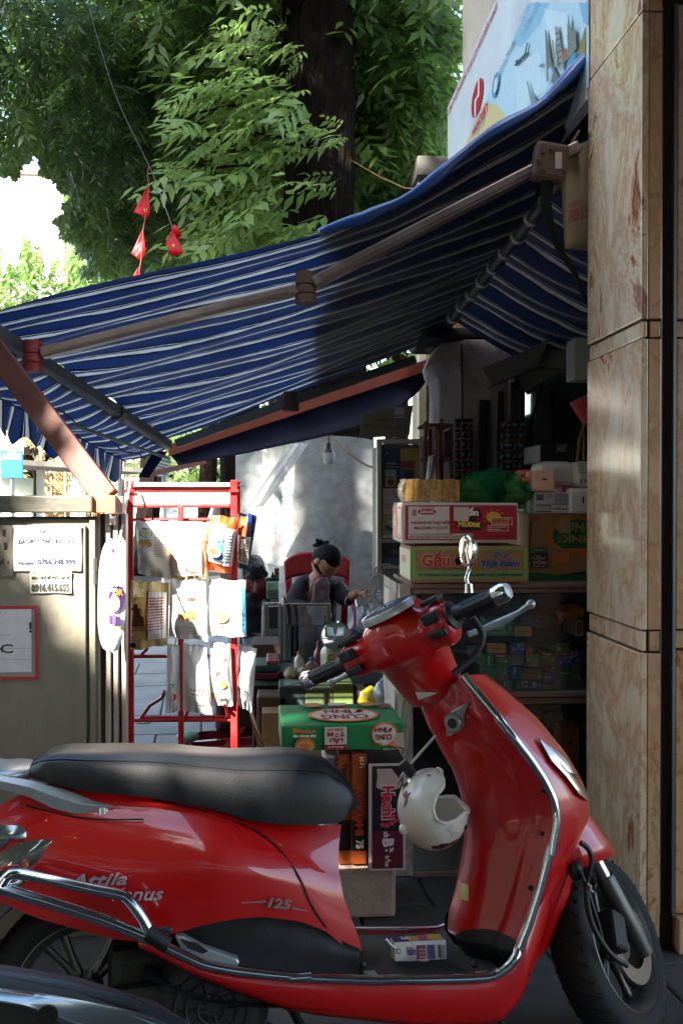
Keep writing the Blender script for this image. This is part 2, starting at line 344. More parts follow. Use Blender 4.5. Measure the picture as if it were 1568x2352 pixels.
pil = thing('marble_pillar', 'tall pillar clad in cream and rust veined marble slabs with recessed bands', 'pillar', (1.12, 3.05, 0))
MB().box(PX+.022, PY0+.022, 0, 1.20, PY1, 4.3).build('core', M_grout, pil)
_rows = [(0.02, 0.862, 0), (0.868, 0.925, 1), (0.931, 1.770, 0), (1.776, 1.822, 1), (1.828, 2.705, 0), (2.711, 3.9, 0)]
for k, (z0, z1, band) in enumerate(_rows):
    i = 0.008 if band else 0
    MB().box(PX+i, PY0+i+.001, z0, PX+.021, PY1, z1).build('marble_slab', MARB_P[k % 4], pil, bevel=0.003)
    MB().box(PX+i+.0222, PY0+i, z0, 1.12, PY0+.0215, z1).build('marble_slab', MARB_W[k % 4], pil, bevel=0.003)
mw = thing('marble_wall', 'marble-clad wall right of the shutter slot in warm orange-brown slabs', 'wall', (1.5, 2.9, 0))
MB().box(1.165, PY0+.03, 0, 3.4, PY0+.3, 4.3).build('core', M_grout, mw)
for k, (z0, z1) in enumerate([(0.0, 0.10), (0.106, 0.87), (0.876, 0.926), (0.932, 1.77), (1.776, 1.822), (1.828, 2.73)]):
    y = PY0 - (0.03 if k == 0 else 0) + (.006 if z1-z0 < .06 else 0)
    for q, x0 in enumerate((1.166, 1.9, 2.6)): MB().box(x0, y, z0, x0+(.732 if q == 0 else .695), PY0+.028, z1).build('marble_slab', MARB_W[(k*2+q+1) % 4], mw, bevel=0.003)
sg = thing('shutter_guide', 'narrow vertical steel roller-shutter guide between the marble pillar and wall', 'shutter rail', (1.14, 2.82, 0))
MB().box(1.123, PY0+.012, 0.1, 1.127, PY0+.06, 2.73).build('guide_edge', M_steel, sg)
MB().box(1.154, PY0-.004, 0.1, 1.163, PY0+.06, 2.73).build('guide_edge', M_steel, sg)
MB().box(1.1275, PY0+.05, 0.1, 1.1535, PY0+.07, 2.73).build('slot', M_black, sg)

# ------------------------------------------------------------------ shop interior shell behind the counter
M_plaster = mat('stained_plaster', '#8e8585', 0.9, var=0.15, scale=4, bump=0.35, bscale=25, dirt='#4a3b30', dirt_scale=3.5, dirt_amt=0.75)
M_ochre = mat('ochre_wall', '#a88d4e', 0.9, var=0.2, scale=5, dirt='#3c3222')
M_dark = mat('matte_dark', '#161412', 0.9, var=0.3, scale=4)  # plain near-black for shop walls, posts, shelves and legs
M_grey = mat('grey_panel', '#6b6b68', 0.7, var=0.2, scale=4, dirt='#2c2a28')
sh = thing('shop_building', 'old dim shop building behind the counter with ochre wall and barred window', 'building', (2, 6, 0))
a = at(1172, 1015, 5.8); b_ = at(1232, 890, 5.8)
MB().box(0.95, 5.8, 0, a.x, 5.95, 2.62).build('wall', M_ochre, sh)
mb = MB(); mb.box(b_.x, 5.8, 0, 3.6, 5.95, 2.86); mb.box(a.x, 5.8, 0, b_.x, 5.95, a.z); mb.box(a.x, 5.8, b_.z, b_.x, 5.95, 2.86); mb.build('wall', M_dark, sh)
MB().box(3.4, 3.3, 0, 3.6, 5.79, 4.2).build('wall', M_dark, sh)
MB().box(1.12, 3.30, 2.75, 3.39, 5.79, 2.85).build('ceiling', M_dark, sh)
MB().box(1.10, 3.30, 3.0, 3.4, 5.7, 9.0).build('upper_wall', mat('cream_render', '#b9ad97', 0.9, dirt='#5a5348'), sh)
w_ = MB(); w_.box(a.x-.02, 5.72, a.z-.02, a.x+.03, 5.79, b_.z+.02); w_.box(b_.x-.03, 5.72, a.z-.02, b_.x+.06, 5.79, b_.z+.02); w_.box(a.x, 5.72, b_.z-.01, b_.x, 5.79, b_.z+.06)
wf = w_.build('window', mat('dark_window_wood', '#241f1a', 0.7), sh)
for t in (0.36, 0.98): x = a.x + (b_.x-a.x)*t; MB().box(x-.012, 5.73, a.z, x+.012, 5.78, b_.z).build('window_bar', M_black, wf)
MB().box(a.x, 5.84, a.z, b_.x, 5.85, b_.z).build('pane', film('frosted_pane', '#e6ecef', 0.45, 0.3, 0.9), wf)
p0 = at(1180, 965, 5.9); MB().prism([at(1172, 968, 5.87), at(1240, 940, 5.87), at(1240, 1016, 5.87), at(1172, 1016, 5.87)], (0, .02, 0)).build('roof_behind', M_grey, wf)
# posts and planks over the column
for (u0, v0, u1, v1, Y, m) in ((1078, 690, 1102, 790, 5.3, M_dark), (1120, 690, 1148, 800, 5.35, M_dark), (1150, 690, 1212, 800, 5.4, M_grey), (1020, 700, 1040, 790, 5.5, M_plaster)):
    a = at(u0, v1, Y); b_ = at(u1, v0, Y); MB().box(a.x, Y, a.z, b_.x, Y+.06, b_.z+.3).build('post', m, sh, bevel=.004)
MB().prism([at(1128, 886, 4.6), at(1235, 841, 4.55), at(1263, 775, 4.5), at(1205, 806, 4.55), at(1107, 846, 4.6)], (.05, .30, .02)).build('sloping_duct', mat('duct_grey', '#4c4b4a', .8, var=.2), sh, bevel=.006)
MB().prism([at(1240, 800, 4.7), at(1325, 806, 4.7), at(1323, 852, 4.7), at(1237, 838, 4.7)], (0, .1, 0)).build('wall_panel', mat('panel_grey', '#5f605b', .8), sh)
MB().beam(at(1195, 880, 5.0), at(1345, 800, 4.9), .2, .12).build('shelf_board', M_grey, sh, bevel=.006)
a = at(1318, 872, 4.0); b_ = at(1352, 775, 4.0)
MB().box(a.x, 4.0, a.z, b_.x+.05, 4.12, b_.z).build('meter_box', mat('box_offwhite', '#9a9a90', 0.6, dirt='#3a3630'), sh, bevel=.008)
MB().beam(at(1210, 1000, 4.9), at(1268, 800, 4.9), .012, .012).build('cable', M_black, sh)
# old column with a flared capital
oc = thing('old_column', 'peeling white and pinkish plaster column with flared top behind hanging sachets', 'column', (1.0, 5.1, 0))
def colring(u0, u1, v, Y=5.0, dep=.45):
    a = at(u0, v, Y); b_ = at(u1, v, Y); sh_ = .10*(u1-u0)/140
    return [Vector((a.x, Y+.12, a.z)), Vector((a.x+sh_, Y, a.z)), Vector((b_.x, Y, a.z)), Vector((b_.x, Y+dep, a.z)), Vector((a.x, Y+dep, a.z))]
_cr = [colring(1018, 1166, 2150), colring(1018, 1166, 1500), colring(1018, 1166, 1010), colring(1016, 1167, 960), colring(1018, 1166, 905), colring(1016, 1167, 868), colring(1004, 1176, 846), colring(1000, 1180, 826), colring(1014, 1176, 790), colring(1022, 1172, 778)]
o = MB().loft(_cr).build('shaft', M_plaster, oc, bevel=.01)
MB().box(_cr[-1][0].x-.1, 5.0, at(1100, 776, 5.0).z, _cr[-1][2].x+.25, 5.6, at(1100, 752, 5.0).z).build('cap_slab', M_dark, oc, bevel=.02)
MB().tube([at(1060, 1010, 4.985), at(1061, 900, 4.985), at(1059, 790, 4.985)], .004, 5).build('wire', M_black, oc)
MB().tube([at(1105, 1150, 4.96), at(1107, 1010, 4.96), at(1112, 920, 4.97)], .025, 8).build('drain_pipe', M_dark, oc, smooth=60)
MB().tube([at(1147, 1150, 4.96), at(1148, 1000, 4.96), at(1150, 900, 4.97)], .016, 8).build('drain_pipe', M_dark, oc, smooth=60)
# concrete ledge end above the awning, in the sun
le = MB(); a = at(958, 402, 7.2); b_ = at(1030, 358, 7.2); le.box(a.x, 7.2, a.z, b_.x+.4, 8.2, b_.z)
prop(le.build('concrete_ledge', mat('ledge_dark', '#4c4a45', .9, dirt='#2c2a27'), bevel=.01), 'weathered concrete ledge end jutting out between tree and signboard', 'ledge')
c1 = MB(); c1.box(a.x+.02, 7.3, 0, 1.09, 7.6, a.z); prop(c1.build('boundary_wall', mat('sunlit_cream', '#d6c7ab', 0.9, dirt='#7a6a55'), bevel=.01), 'narrow cream wall end below the concrete ledge', 'wall')

# ------------------------------------------------------------------ signboard over the awning (faces the street)
sb = thing('signboard', 'big white travel company signboard with red lettering above the awning', 'sign', (1.02, 4.2, 3.0))
M_sbw = mat('board_white', '#cfd6d8', 0.45, var=0.05, dirt='#9aa0a0', dirt_scale=2, dirt_amt=.3)
BX = 1.056; B0 = atX(1027, 246, BX); By, Bz = B0.y, B0.z; BH = 1.02; BL = By - 3.295
MB().box(BX, By-BL, Bz-BH, BX+.042, By, Bz).build('panel', M_sbw, sb, bevel=.004)
def bp_(u, v): p = atX(u, v, BX); return ((By-p.y)/BL, (p.z-(Bz-BH))/BH)
def bq(*uv): return [bp_(*q) for q in uv]
it = []
def stext(u0, v0, u1, v1, hpx, s, col, bold=0.02, shear=0):
    """text along the board whose baseline runs (u0,v0)->(u1,v1); hpx = vertical size at its start"""
    a = bp_(u0, v0); b2 = bp_(u1, v1); c = bp_(u0, v0-hpx); it.append(('t', a[0], a[1], b2[0], a[1]+(c[1]-a[1]), s, col, bold, shear))
# sky picture (blue and sand) along the lower part
q1 = bp_(1195, 330); q2 = bp_(1342, 30)
it += [('p', bq((1216, 6), (1352, 6), (1352, 200), (1240, 260), (1165, 330), (1112, 236)), '#b4d2dc'), ('p', bq((1216, 6), (1262, 6), (1236, 60), (1196, 108), (1175, 98)), '#8dbdd2'), ('p', bq((1250, 20), (1300, 30), (1330, 120), (1290, 140), (1262, 100)), '#c8dde2'), ('p', bq((1180, 150), (1240, 120), (1260, 200), (1190, 260)), '#c2d9df'), ('p', bq((1330, 6), (1352, 6), (1352, 60), (1340, 50)), '#7fb0c8'),
       ('p', bq((1112, 236), (1140, 240), (1165, 270), (1165, 330), (1060, 400), (1064, 344)), '#d2bf8a'), ('p', bq((1112, 236), (1130, 238), (1090, 320), (1064, 344)), '#cdb795'),
       ('p', bq((1346, 60), (1346, 130), (1334, 132), (1330, 110)), '#8a7f2c')]
stext(1029, 272, 1142, 12, 26, 'CÔNG TY CỔ PHẦN ĐẦU TƯ DU LỊCH VÀ SỰ KIỆN HANOI', '#b3202a', 0.03, .25)
stext(1086, 318, 1123, 246, 22, 'HANOISKY', '#b3202a', 0.03); stext(1096, 312, 1117, 270, 14, 'GROUP', '#8f9499', 0)
e0 = bp_(1097, 225); ew = abs(bp_(1112, 225)[0]-bp_(1085, 225)[0])/2; eh = abs(bp_(1097, 187)[1]-bp_(1097, 262)[1])/2
it += [('e', e0[0], e0[1], ew, eh, '#b3202a'), ('r', e0[0]-ew*.42, e0[1]-eh*.95, e0[0]-ew*.18, e0[1]+eh*.15, '#d8dddf'), ('r', e0[0]+ew*.18, e0[1]-eh*.15, e0[0]+ew*.42, e0[1]+eh*.95, '#d8dddf'), ('p', [(e0[0]-ew*.18, e0[1]+eh*.05), (e0[0]+ew*.18, e0[1]+eh*.15), (e0[0]+ew*.18, e0[1]-eh*.05), (e0[0]-ew*.18, e0[1]-eh*.15)], '#d8dddf')]
r0 = bp_(1141, 195); it += [('e', r0[0], r0[1], ew*.55, eh*.62, '#4aa0bd'), ('p', [(r0[0]-ew*.5, r0[1]+eh*.1), (r0[0]-ew*.1, r0[1]+eh*.66), (r0[0]+ew*.1, r0[1]+eh*.3)], '#1d3550'), ('p', [(r0[0]+ew*.5, r0[1]-eh*.1), (r0[0]+ew*.1, r0[1]-eh*.66), (r0[0]-ew*.1, r0[1]-eh*.3)], '#1d3550'), ('e', r0[0], r0[1], ew*.3, eh*.4, '#cfd6d8')]
stext(1150, 172, 1166, 137, 12, 'SKY ASIA', '#3f7f98', .01); stext(1166, 137, 1186, 98, 11, 'TRAVEL', '#30363c', .02)
stext(1198, 54, 1217, 8, 18, '4. LẬP DỰ', '#6d7478', 0); stext(1201, 86, 1240, 8, 20, '5. CUNG CẤP', '#6d7478', 0)
# aeroplane, statue, lattice tower, leaning tower, spires (drawn generically)
it += [('p', bq((1185, 150), (1210, 122), (1222, 120), (1212, 130), (1190, 152)), '#3d4a42'), ('p', bq((1214, 98), (1217, 98), (1212, 130), (1208, 132)), '#3d4a42'), ('p', bq((1188, 140), (1196, 136), (1196, 146), (1190, 150)), '#3d4a42'),
       ('p', bq((1243, 152), (1252, 144), (1254, 148), (1247, 156)), '#6b7a78'),
       ('p', bq((1258, 70), (1261, 70), (1272, 140), (1290, 180), (1288, 200), (1276, 196), (1270, 176), (1262, 190)), '#6e6f68'), ('p', bq((1265, 160), (1271, 152), (1276, 166), (1272, 184), (1266, 184)), '#9fc3d2'),
       ('p', bq((1280, 62), (1288, 60), (1302, 150), (1294, 168)), '#9a988c'), ('p', bq((1274, 92), (1278, 92), (1286, 150), (1280, 156)), '#8d9078'),
       ('p', bq((1310, 60), (1314, 30), (1317, 60), (1324, 72), (1328, 62), (1332, 110), (1318, 130), (1300, 146), (1304, 118), (1311, 112)), '#77786e'), ('p', bq((1300, 118), (1308, 108), (1310, 128), (1300, 144)), '#a0543f'), ('p', bq((1308, 148), (1322, 126), (1330, 118), (1330, 136), (1312, 152)), '#3f8fa5'),
       ('p', bq((1216, 186), (1219, 186), (1226, 212), (1236, 224), (1240, 240), (1230, 256)), '#77908c')]
for k in range(6): it.append(('p', bq((1283+k*2, 76+k*14), (1291+k*1.6, 72+k*14), (1291+k*1.7, 75+k*14), (1283+k*2, 80+k*14)), '#5d5c55'))
O = Vector((BX, By, Bz-BH)); printed(sb, O, (0, -BL, 0), (0, 0, BH), [q for q in it if q[0] != 'p' or min(p[0] for p in q[1]) > -0.02], name='printed_advert', lift=.001)
# warp: mirror check is done by the U x V direction (faces -X)

# beige cable-company sack bundled against the wall behind the pillar
sk_ = thing('wrapped_box', 'beige cloth-wrapped box with red hotline number hanging behind the pillar', 'box', at(1330, 565, 3.32))
def skp(a, b): 
    u = 1288 + 120*a; v = 345 - 40*a*0 + b*225; p = at(u + 12*b*(1-a), v - a*38*(1-b) + (8*a*b), 3.33 + .03*math.sin(a*3)); return p
o = MB().grid(skp, 8, 12).build('wrap', mat('beige_cloth', '#a9987a', 0.85, var=.15, bump=.2), sk_, smooth=180, solid=.02)
a = at(1308, 512, 3.29); printed(sk_, at(1305, 515, 3.30), at(1410, 480, 3.30)-at(1305, 515, 3.30), (0, 0, .045), [('t', 0, 0, .55, 1, '1900151515', '#8c2a20', .02), ('t', 0, 1.15, .28, 1.6, 'Hotline:', '#8c2a20', .01), ('t', .25, 5.1, .55, 5.8, 'VTVcab', '#27425c', .03)], name='printed_number', lift=.004)
# ------------------------------------------------------------------ striped fold-arm awning
def stripes(name, n, trans=0.38, wob=0.012):
    m, nn, l, b, out = nodes(name); uv = nn.new('ShaderNodeUVMap'); sp = nn.new('ShaderNodeSeparateXYZ'); l.new(uv.outputs[0], sp.inputs[0])
    tc = nn.new('ShaderNodeTexCoord'); mp = nn.new('ShaderNodeMapping'); mp.inputs['Scale'].default_value = (1.6, 7, 1.6); l.new(tc.outputs['Object'], mp.inputs[0])
    nz = nn.new('ShaderNodeTexNoise'); nz.inputs['Scale'].default_value = 2.2; nz.inputs['Detail'].default_value = 3; l.new(mp.outputs[0], nz.inputs[0])
    a = nn.new('ShaderNodeMath'); a.operation = 'MULTIPLY_ADD'; a.inputs[1].default_value = wob*2; l.new(nz.outputs[0], a.inputs[0]); l.new(sp.outputs[1], a.inputs[2])
    c = nn.new('ShaderNodeMath'); c.operation = 'MULTIPLY'; c.inputs[1].default_value = n; l.new(a.outputs[0], c.inputs[0])
    f = nn.new('ShaderNodeMath'); f.operation = 'FRACT'; l.new(c.outputs[0], f.inputs[0])
    r = nn.new('ShaderNodeValToRGB'); r.color_ramp.interpolation = 'CONSTANT'; e = r.color_ramp.elements
    blue = hexc('#132f63'); blk = hexc('#101216'); wht = hexc('#d2d2cb')
    e[0].position = 0; e[0].color = blue; e[1].position = .44; e[1].color = blk
    for p, cl in ((.54, wht), (.57, blue), (.65, wht), (.82, blk), (.93, blue)): k = r.color_ramp.elements.new(p); k.color = cl
    l.new(f.outputs[0], r.inputs[0])
    n2 = nn.new('ShaderNodeTexNoise'); n2.inputs['Scale'].default_value = 5; n2.inputs['Detail'].default_value = 6; l.new(tc.outputs['Object'], n2.inputs[0])
    mr = nn.new('ShaderNodeMapRange'); mr.inputs[1].default_value = .3; mr.inputs[2].default_value = .7; mr.inputs[3].default_value = .68; mr.inputs[4].default_value = 1.1; l.new(n2.outputs[0], mr.inputs[0])
    mx = nn.new('ShaderNodeMix'); mx.data_type = 'RGBA'; mx.blend_type = 'MULTIPLY'; mx.inputs[0].default_value = 1; l.new(r.outputs[0], mx.inputs[6]); l.new(mr.outputs[0], mx.inputs[7])
    l.new(mx.outputs[2], b.inputs['Base Color']); b.inputs['Roughness'].default_value = .5; b.inputs['Sheen Weight'].default_value = .2
    tl = nn.new('ShaderNodeBsdfTranslucent'); l.new(mx.outputs[2], tl.inputs[0]); ms = nn.new('ShaderNodeMixShader'); ms.inputs[0].default_value = trans; l.new(b.outputs[0], ms.inputs[1]); l.new(tl.outputs[0], ms.inputs[2]); l.new(ms.outputs[0], out.inputs[0])
    return m
M_strip = stripes('striped_canvas', 20, .38, .010)
M_valst = stripes('striped_valance', 22, .45, .006)
M_alu = mat('mauve_aluminium', '#94847f', 0.34, metal=.5, var=.12, scale=10, dirt='#3b3230', dirt_amt=.4)
M_bar = mat('grey_bar', '#5c5c5a', 0.45, metal=.5, var=.15, dirt='#2c2a28')
M_rust = mat('rusty_cast', '#6e5647', 0.7, metal=.3, var=.2, bump=.3, dirt='#3a2a20')
aw = thing('awning', 'blue and white striped fold-arm awning stretched across the stall', 'awning', (0, 4, 2.0))
FF = at(385, 1022, 5.4); _p0 = at(0, 772, 3.35); FN = _p0 + (_p0-FF)*.20       # front bar, near and far end
BN = at(1334, 342, 3.38); BF = at(985, 786, 5.4); BF2 = BN.lerp(BF, 1.0)
NE = [at(-90, 742, 3.3), at(735, 533, 3.36), at(930, 455, 3.36), at(1100, 342, 3.36), at(1240, 246, 3.36), at(1362, 150, 3.36)]
def canopy(a, b):
    """a: front (0) to back (1) along the slope; b: near (0) to far (1)"""
    f = FN.lerp(FF, b) + Vector((0, 0, .03)); k = BN.lerp(BF, b)
    p = f.lerp(k, a)
    if b < .35:
        e = Vector(polyline([tuple(q) for q in NE], a)); wgt = (1-b/.35)**1.5; nb = FN.lerp(FF, 0.0).lerp(BN, a); p = p + (e - (nb + Vector((0, 0, .03*(1-a)))))*wgt
    sag = -.055*math.sin(math.pi*a)*math.sin(math.pi*min(1, b*1.02)); rip = .010*math.sin(b*52 + 3*math.sin(a*4))*(1-a*.6) + .008*math.sin(b*23 + a*9)
    return p + Vector((0, 0, sag + rip))
fab = MB().grid(canopy, 40, 90).build('canopy', M_strip, aw, smooth=180)
MB().beam(FN + (FN-FF).normalized()*.15, FF, .055, .05).build('front_bar', M_bar, aw, bevel=.008)
for t in (.02, .66): p = FN.lerp(FF, t); MB().lathe([(.0, -.03), (.038, -.03), (.038, .03), (0, .03)], 16, Matrix.Translation(p) @ (FF-FN).to_track_quat('Z', 'Y').to_matrix().to_4x4()).build('bar_collar', M_bar, aw, smooth=40)
MB().tube([BN + Vector((0, 0, -.03)), BF + Vector((0, 0, -.03))], .028, 10).build('roller_tube', M_bar, aw, smooth=60)
for t in [k/13 for k in range(2, 13)]: p = BN.lerp(BF, t) + Vector((0, 0, -.03)); d = (BF-BN).normalized(); MB().tube([p-d*.012, p+d*.012], .033, 10).build('lacing_ring', mat('ring_white', '#b9b6ad', .6), aw, smooth=60)
def arm(pts, wid, mid, m):
    for k, (a, b) in enumerate(zip(pts, pts[1:])):
        d = (b-a).normalized(); ao = MB().beam(a + d*.03, b - d*.03, wid, wid*.62).build('arm', m, aw, bevel=.006)
        s = d.cross(Vector((0, 0, 1))).normalized(); MB().beam(a + d*.06 + s*(wid*.5+.003), b - d*.06 + s*(wid*.5+.003), .006, wid*.25).build('arm_rib', m, ao)
        MB().beam(a + d*.06 - s*(wid*.5+.003), b - d*.06 - s*(wid*.5+.003), .006, wid*.25).build('arm_rib', m, ao)
S0 = at(1345, 330, 3.32); S1 = at(1236, 388, 3.35); E1 = at(702, 660, 3.38); H1 = at(76, 817, 3.38)
arm([S0, E1], .062, 1, M_alu); arm([E1, H1], .058, 1, M_alu)
for p, r_ in ((E1, .036), (H1, .032)):
    kn = MB().lathe([(0, -.055), (r_, -.055), (r_, -.03), (r_*.85, -.025), (r_, -.02), (r_, 0), (r_*.85, .005), (r_, .01), (r_, .05), (0, .05)], 16, Matrix.Translation(p)).build('elbow', M_rust if p is E1 else mat('red_oxide', '#7c2420', .55, dirt='#3a1a14'), aw, smooth=40)
E2 = at(668, 922, 5.36); H2 = at(392, 1024, 5.36); S2 = at(965, 822, 5.36)
M_arm2 = mat('grey_aluminium', '#7d8385', .35, metal=.7, dirt='#3b3a38')
arm([S2, E2], .07, 1, M_bar); arm([E2, H2], .07, 1, M_arm2)
MB().lathe([(0, -.05), (.045, -.05), (.045, .05), (0, .05)], 14, Matrix.Translation(E2)).build('elbow', M_rust, aw, smooth=40)
# crank gearbox on the near shoulder, with lever hanging down
gb = MB().obox(S1 + Vector((.02, -.06, .0)), (.056, .034, .062), Matrix.Rotation(R(8), 3, 'Y')).build('gearbox', M_rust, aw, bevel=.014)
for dx, dz in ((-.03, .03), (-.03, -.03), (.0, .035), (.045, -.035), (-.045, 0)): MB().lathe([(0, 0), (.009, 0), (.009, .012), (0, .012)], 8, Matrix.Translation(S1 + Vector((.02+dx, -.09, dz))) @ Matrix.Rotation(R(90), 4, 'X')).build('bolt', M_rust, gb, smooth=40)
MB().box(S1.x+.03, S1.y-.0965, S1.z-.03, S1.x+.052, S1.y-.0942, S1.z+.025).build('sticker', ink('#b5a79e'), gb)
MB().tube([S1 + Vector((.015, -.06, -.04)), at(1252, 470, 3.32), at(1262, 520, 3.32), at(1285, 575, 3.35), at(1318, 625, 3.34), at(1345, 690, 3.36)], [.022, .02, .016, .012, .01, .01], 8).build('crank_lever', M_black, aw, smooth=60)
MB().tube([S1 + Vector((.05, -.06, 0)), at(1285, 375, 3.30), at(1300, 350, 3.30), at(1330, 300, 3.30)], .006, 6).build('control_cable', M_rust, aw, smooth=60)
# valance: slack outer flap laced with cord, scalloped lower edge
def flap(a, b):
    p = FN.lerp(FF, -.08 + 1.08*b); i = .03*math.sin(b*60) + .015*math.sin(b*37+1)
    if a < .7:
        t = a/.7; q = Vector((-.235*t, 0, -.062*t - .035*math.sin(math.pi*t)*(.6+.4*math.sin(b*31))))
    else:
        t = (a-.7)/.3; sc = .018*math.cos(b*2*math.pi*22) + .006*math.sin(b*90); q = Vector((-.235 - .012*t + i*t*.7, 0, -.062 - (.125+sc)*t))
    return p + q + Vector((0, i*.3, -.02))
MB().grid(flap, 20, 220).build('valance', M_valst, aw, smooth=180)
for a_, r_ in ((.36, .004), (.66, .004)):
    MB().tube([flap(a_, k/60) + Vector((0, 0, -.008)) for k in range(61)], r_, 5).build('lacing_cord', mat('cord_grey', '#4c4a46', .8), aw, smooth=60)
q0 = flap(.36, .25); q1 = flap(.45, .97); MB().beam(at(165, 975, 3.7), at(385, 1052, 5.3), .012, .012).build('cross_rod', mat('teal_rod', '#2c3d3f', .5), aw)
cl = MB(); cl.poly([at(318, 1095, 5.35), at(342, 1098, 5.35), at(385, 1036, 5.35), at(350, 1040, 5.35)]); cl.build('loose_corner', M_valst, aw, solid=.003)
# blue cover sheet thrown over the back half
def cover(a, b):
    t = a; p = canopy(.54 + .46*t, b)
    e = Vector(polyline([tuple(at(733, 528, 3.33)), tuple(at(830, 505, 3.33)), tuple(at(930, 445, 3.33)), tuple(at(1100, 325, 3.33)), tuple(at(1240, 225, 3.33)), tuple(at(1360, 118, 3.33))], t))
    w_ = max(0, 1-b/.55); w_ = w_*w_*(3-2*w_); q = Vector((p.x, p.y, p.z+.03)).lerp(Vector((e.x, e.y, e.z)) + Vector((0, b*2.4, 0)), w_)
    return q + Vector((0, 0, .012*math.sin(t*14+b*9) + .02*math.sin(b*17)*t))
cv = MB().grid(cover, 26, 40).build('cover_sheet', mat('blue_tarpaulin', '#1d4a8a', 0.25, var=.15, scale=5, spec=.7), aw, smooth=180)
MB().tube([cover(k/30, 0) + Vector((0, -.012, -.012)) for k in range(31)], [.018 - .004*math.cos(k*.8) for k in range(31)], 10).build('cover_hem', mat('blue_tarpaulin', '#1d4a8a'), aw, smooth=180)
# second striped cloth sagging from the roller tube to the shop wall
def inner(a, b):
    k = BN.lerp(BF, .05 + .72*b) + Vector((0, .0, -.05)); wl = Vector((2.2, k.y + .25, k.z - .05 - .05*b))
    p = k.lerp(wl, a); return p + Vector((0, 0, -.17*math.sin(math.pi*min(1, a*1.1)) + .014*math.sin(b*40+a*6)))
prop(MB().grid(inner, 16, 60).build('inner_awning', stripes('striped_inner', 13, .08), smooth=180), 'second striped cloth sagging from the roller tube over the shop counter', 'awning')
# lower dark-blue canopy with orange rail
bc = thing('blue_canopy', 'plain dark blue canvas canopy with an orange rail behind the striped awning', 'canopy', (0, 5.8, 1.8))
def rail(t): return vlerp(at(388, 1030, 5.7), at(1000, 828, 5.7), t)
mbr = MB(); mbr.loft([[rail(k/12) + Vector((0, y, z)) for y, z in ((-.02, -.045), (.02, -.045), (.02, .02), (-.02, .02))] for k in range(13)]); mbr.build('rail', mat('orange_rail', '#7c3620', .65, dirt='#4a2a1c', dirt_amt=.4), bc)
low = [at(410, 1068, 5.72), at(560, 1042, 5.72), at(700, 1012, 5.72), at(820, 985, 5.72), at(905, 950, 5.72), at(965, 895, 5.72), at(1000, 845, 5.72)]
def drop(a, b):
    p = rail(b) + Vector((0, 0, -.03)); q = Vector(polyline([tuple(x) for x in low], b)); return p.lerp(q, a) + Vector((0, .03*math.sin(math.pi*a) + .008*math.sin(b*30), 0))
MB().grid(drop, 8, 50).build('drop_cloth', mat('navy_canvas', '#1a2140', .7, var=.2, scale=8, bump=.15, trans=.12), bc, smooth=180, solid=.003)
def topc(a, b): p = rail(b); return p + Vector((.02*a, .32*a, .06*a - .02*math.sin(math.pi*a)))
MB().grid(topc, 8, 20).build('top_cloth', mat('navy_canvas', '#1a2140'), bc, smooth=180)
MB().beam(at(330, 1092, 5.9), at(470, 1060, 6.6), .02, .03).build('rail', mat('orange_rail', '#9c4526'), bc)
# timber brace propping the front bar
br = MB().beam(at(247, 1146, 3.02), at(-45, 760, 3.30), .075, .032, up=(0, 1, 0)).build('timber_brace', mat('red_brown_timber', '#54291a', .6, var=.25, scale=3, stretch=(8, 8, 1), bump=.12), bevel=.004)
prop(br, 'reddish-brown timber plank propping up the awning front from the cabinet', 'brace')
# ------------------------------------------------------------------ green-grey steel cabinet on the left
M_cab = mat('cabinet_paint', '#7d7868', 0.6, var=.12, scale=5, bump=.06, bscale=80, dirt='#4b4436', dirt_scale=2.2, dirt_amt=.6, stretch=(1, 1, .35))
M_cabd = mat('cabinet_rim', '#5e5a4e', 0.65, var=.2, dirt='#3a3428', dirt_amt=.7)
M_paper = mat('paper_white', '#d5d5d2', 0.75, var=.04); M_card = mat('brown_card', '#9a7350', 0.8, var=.1, scale=10, bump=.05, dirt='#6a4b33', dirt_amt=.3)
CYF = 3.0
cb = thing('utility_cabinet', 'weathered olive-grey steel street cabinet pasted with notices', 'cabinet', (-1.2, 3.2, 0))
a = at(222, 1190, CYF); cr = a.x; cz = a.z
MB().box(-2.1, CYF+.004, 0, cr, CYF+.34, cz).build('body', M_cabd, cb, bevel=.006)
d0 = at(205, 1210, CYF)
MB().box(-2.0, CYF-.012, .12, d0.x-.008, CYF+.002, d0.z+.005).build('door', M_cab, cb, bevel=.004)
MB().box(d0.x+.001, CYF-.006, .05, cr-.003, CYF+.002, cz-.004).build('door_frame', M_cab, cb, bevel=.003)
c0 = at(213, 1178, CYF-.03); c1 = at(213, 1138, CYF-.03)
MB().box(-2.15, CYF-.035, c0.z, c0.x, CYF+.36, c1.z).build('coping', mat('coping_metal', '#57534a', .55, metal=.2, var=.2, scale=8, bump=.15, dirt='#8a8474', dirt_amt=.5), cb, bevel=.005)
for (v0, v1) in ((1282, 1313), (1315, 1342)): p = at(211, v1, CYF-.012); q = at(218, v0, CYF-.012); MB().lathe([(0, 0), (.006, 0), (.006, q.z-p.z), (0, q.z-p.z)], 10, Matrix.Translation((q.x, CYF-.014, p.z))).build('hinge', M_steel, cb, smooth=40)
pk = thing('steel_post', 'orange-capped steel post and folded gate leaves beside the cabinet', 'post', (-.72, 3.1, 0))
M_prim = mat('orange_primer', '#c46a4c', .6, var=.12, dirt='#8a4a36', dirt_amt=.3); M_gate = mat('gate_cream', '#a3968a', .55, var=.12, scale=8, stretch=(1, 1, .1), dirt='#5f4c3f', dirt_amt=.5); M_gated = mat('gate_brown', '#5d4a3e', .6, var=.2)
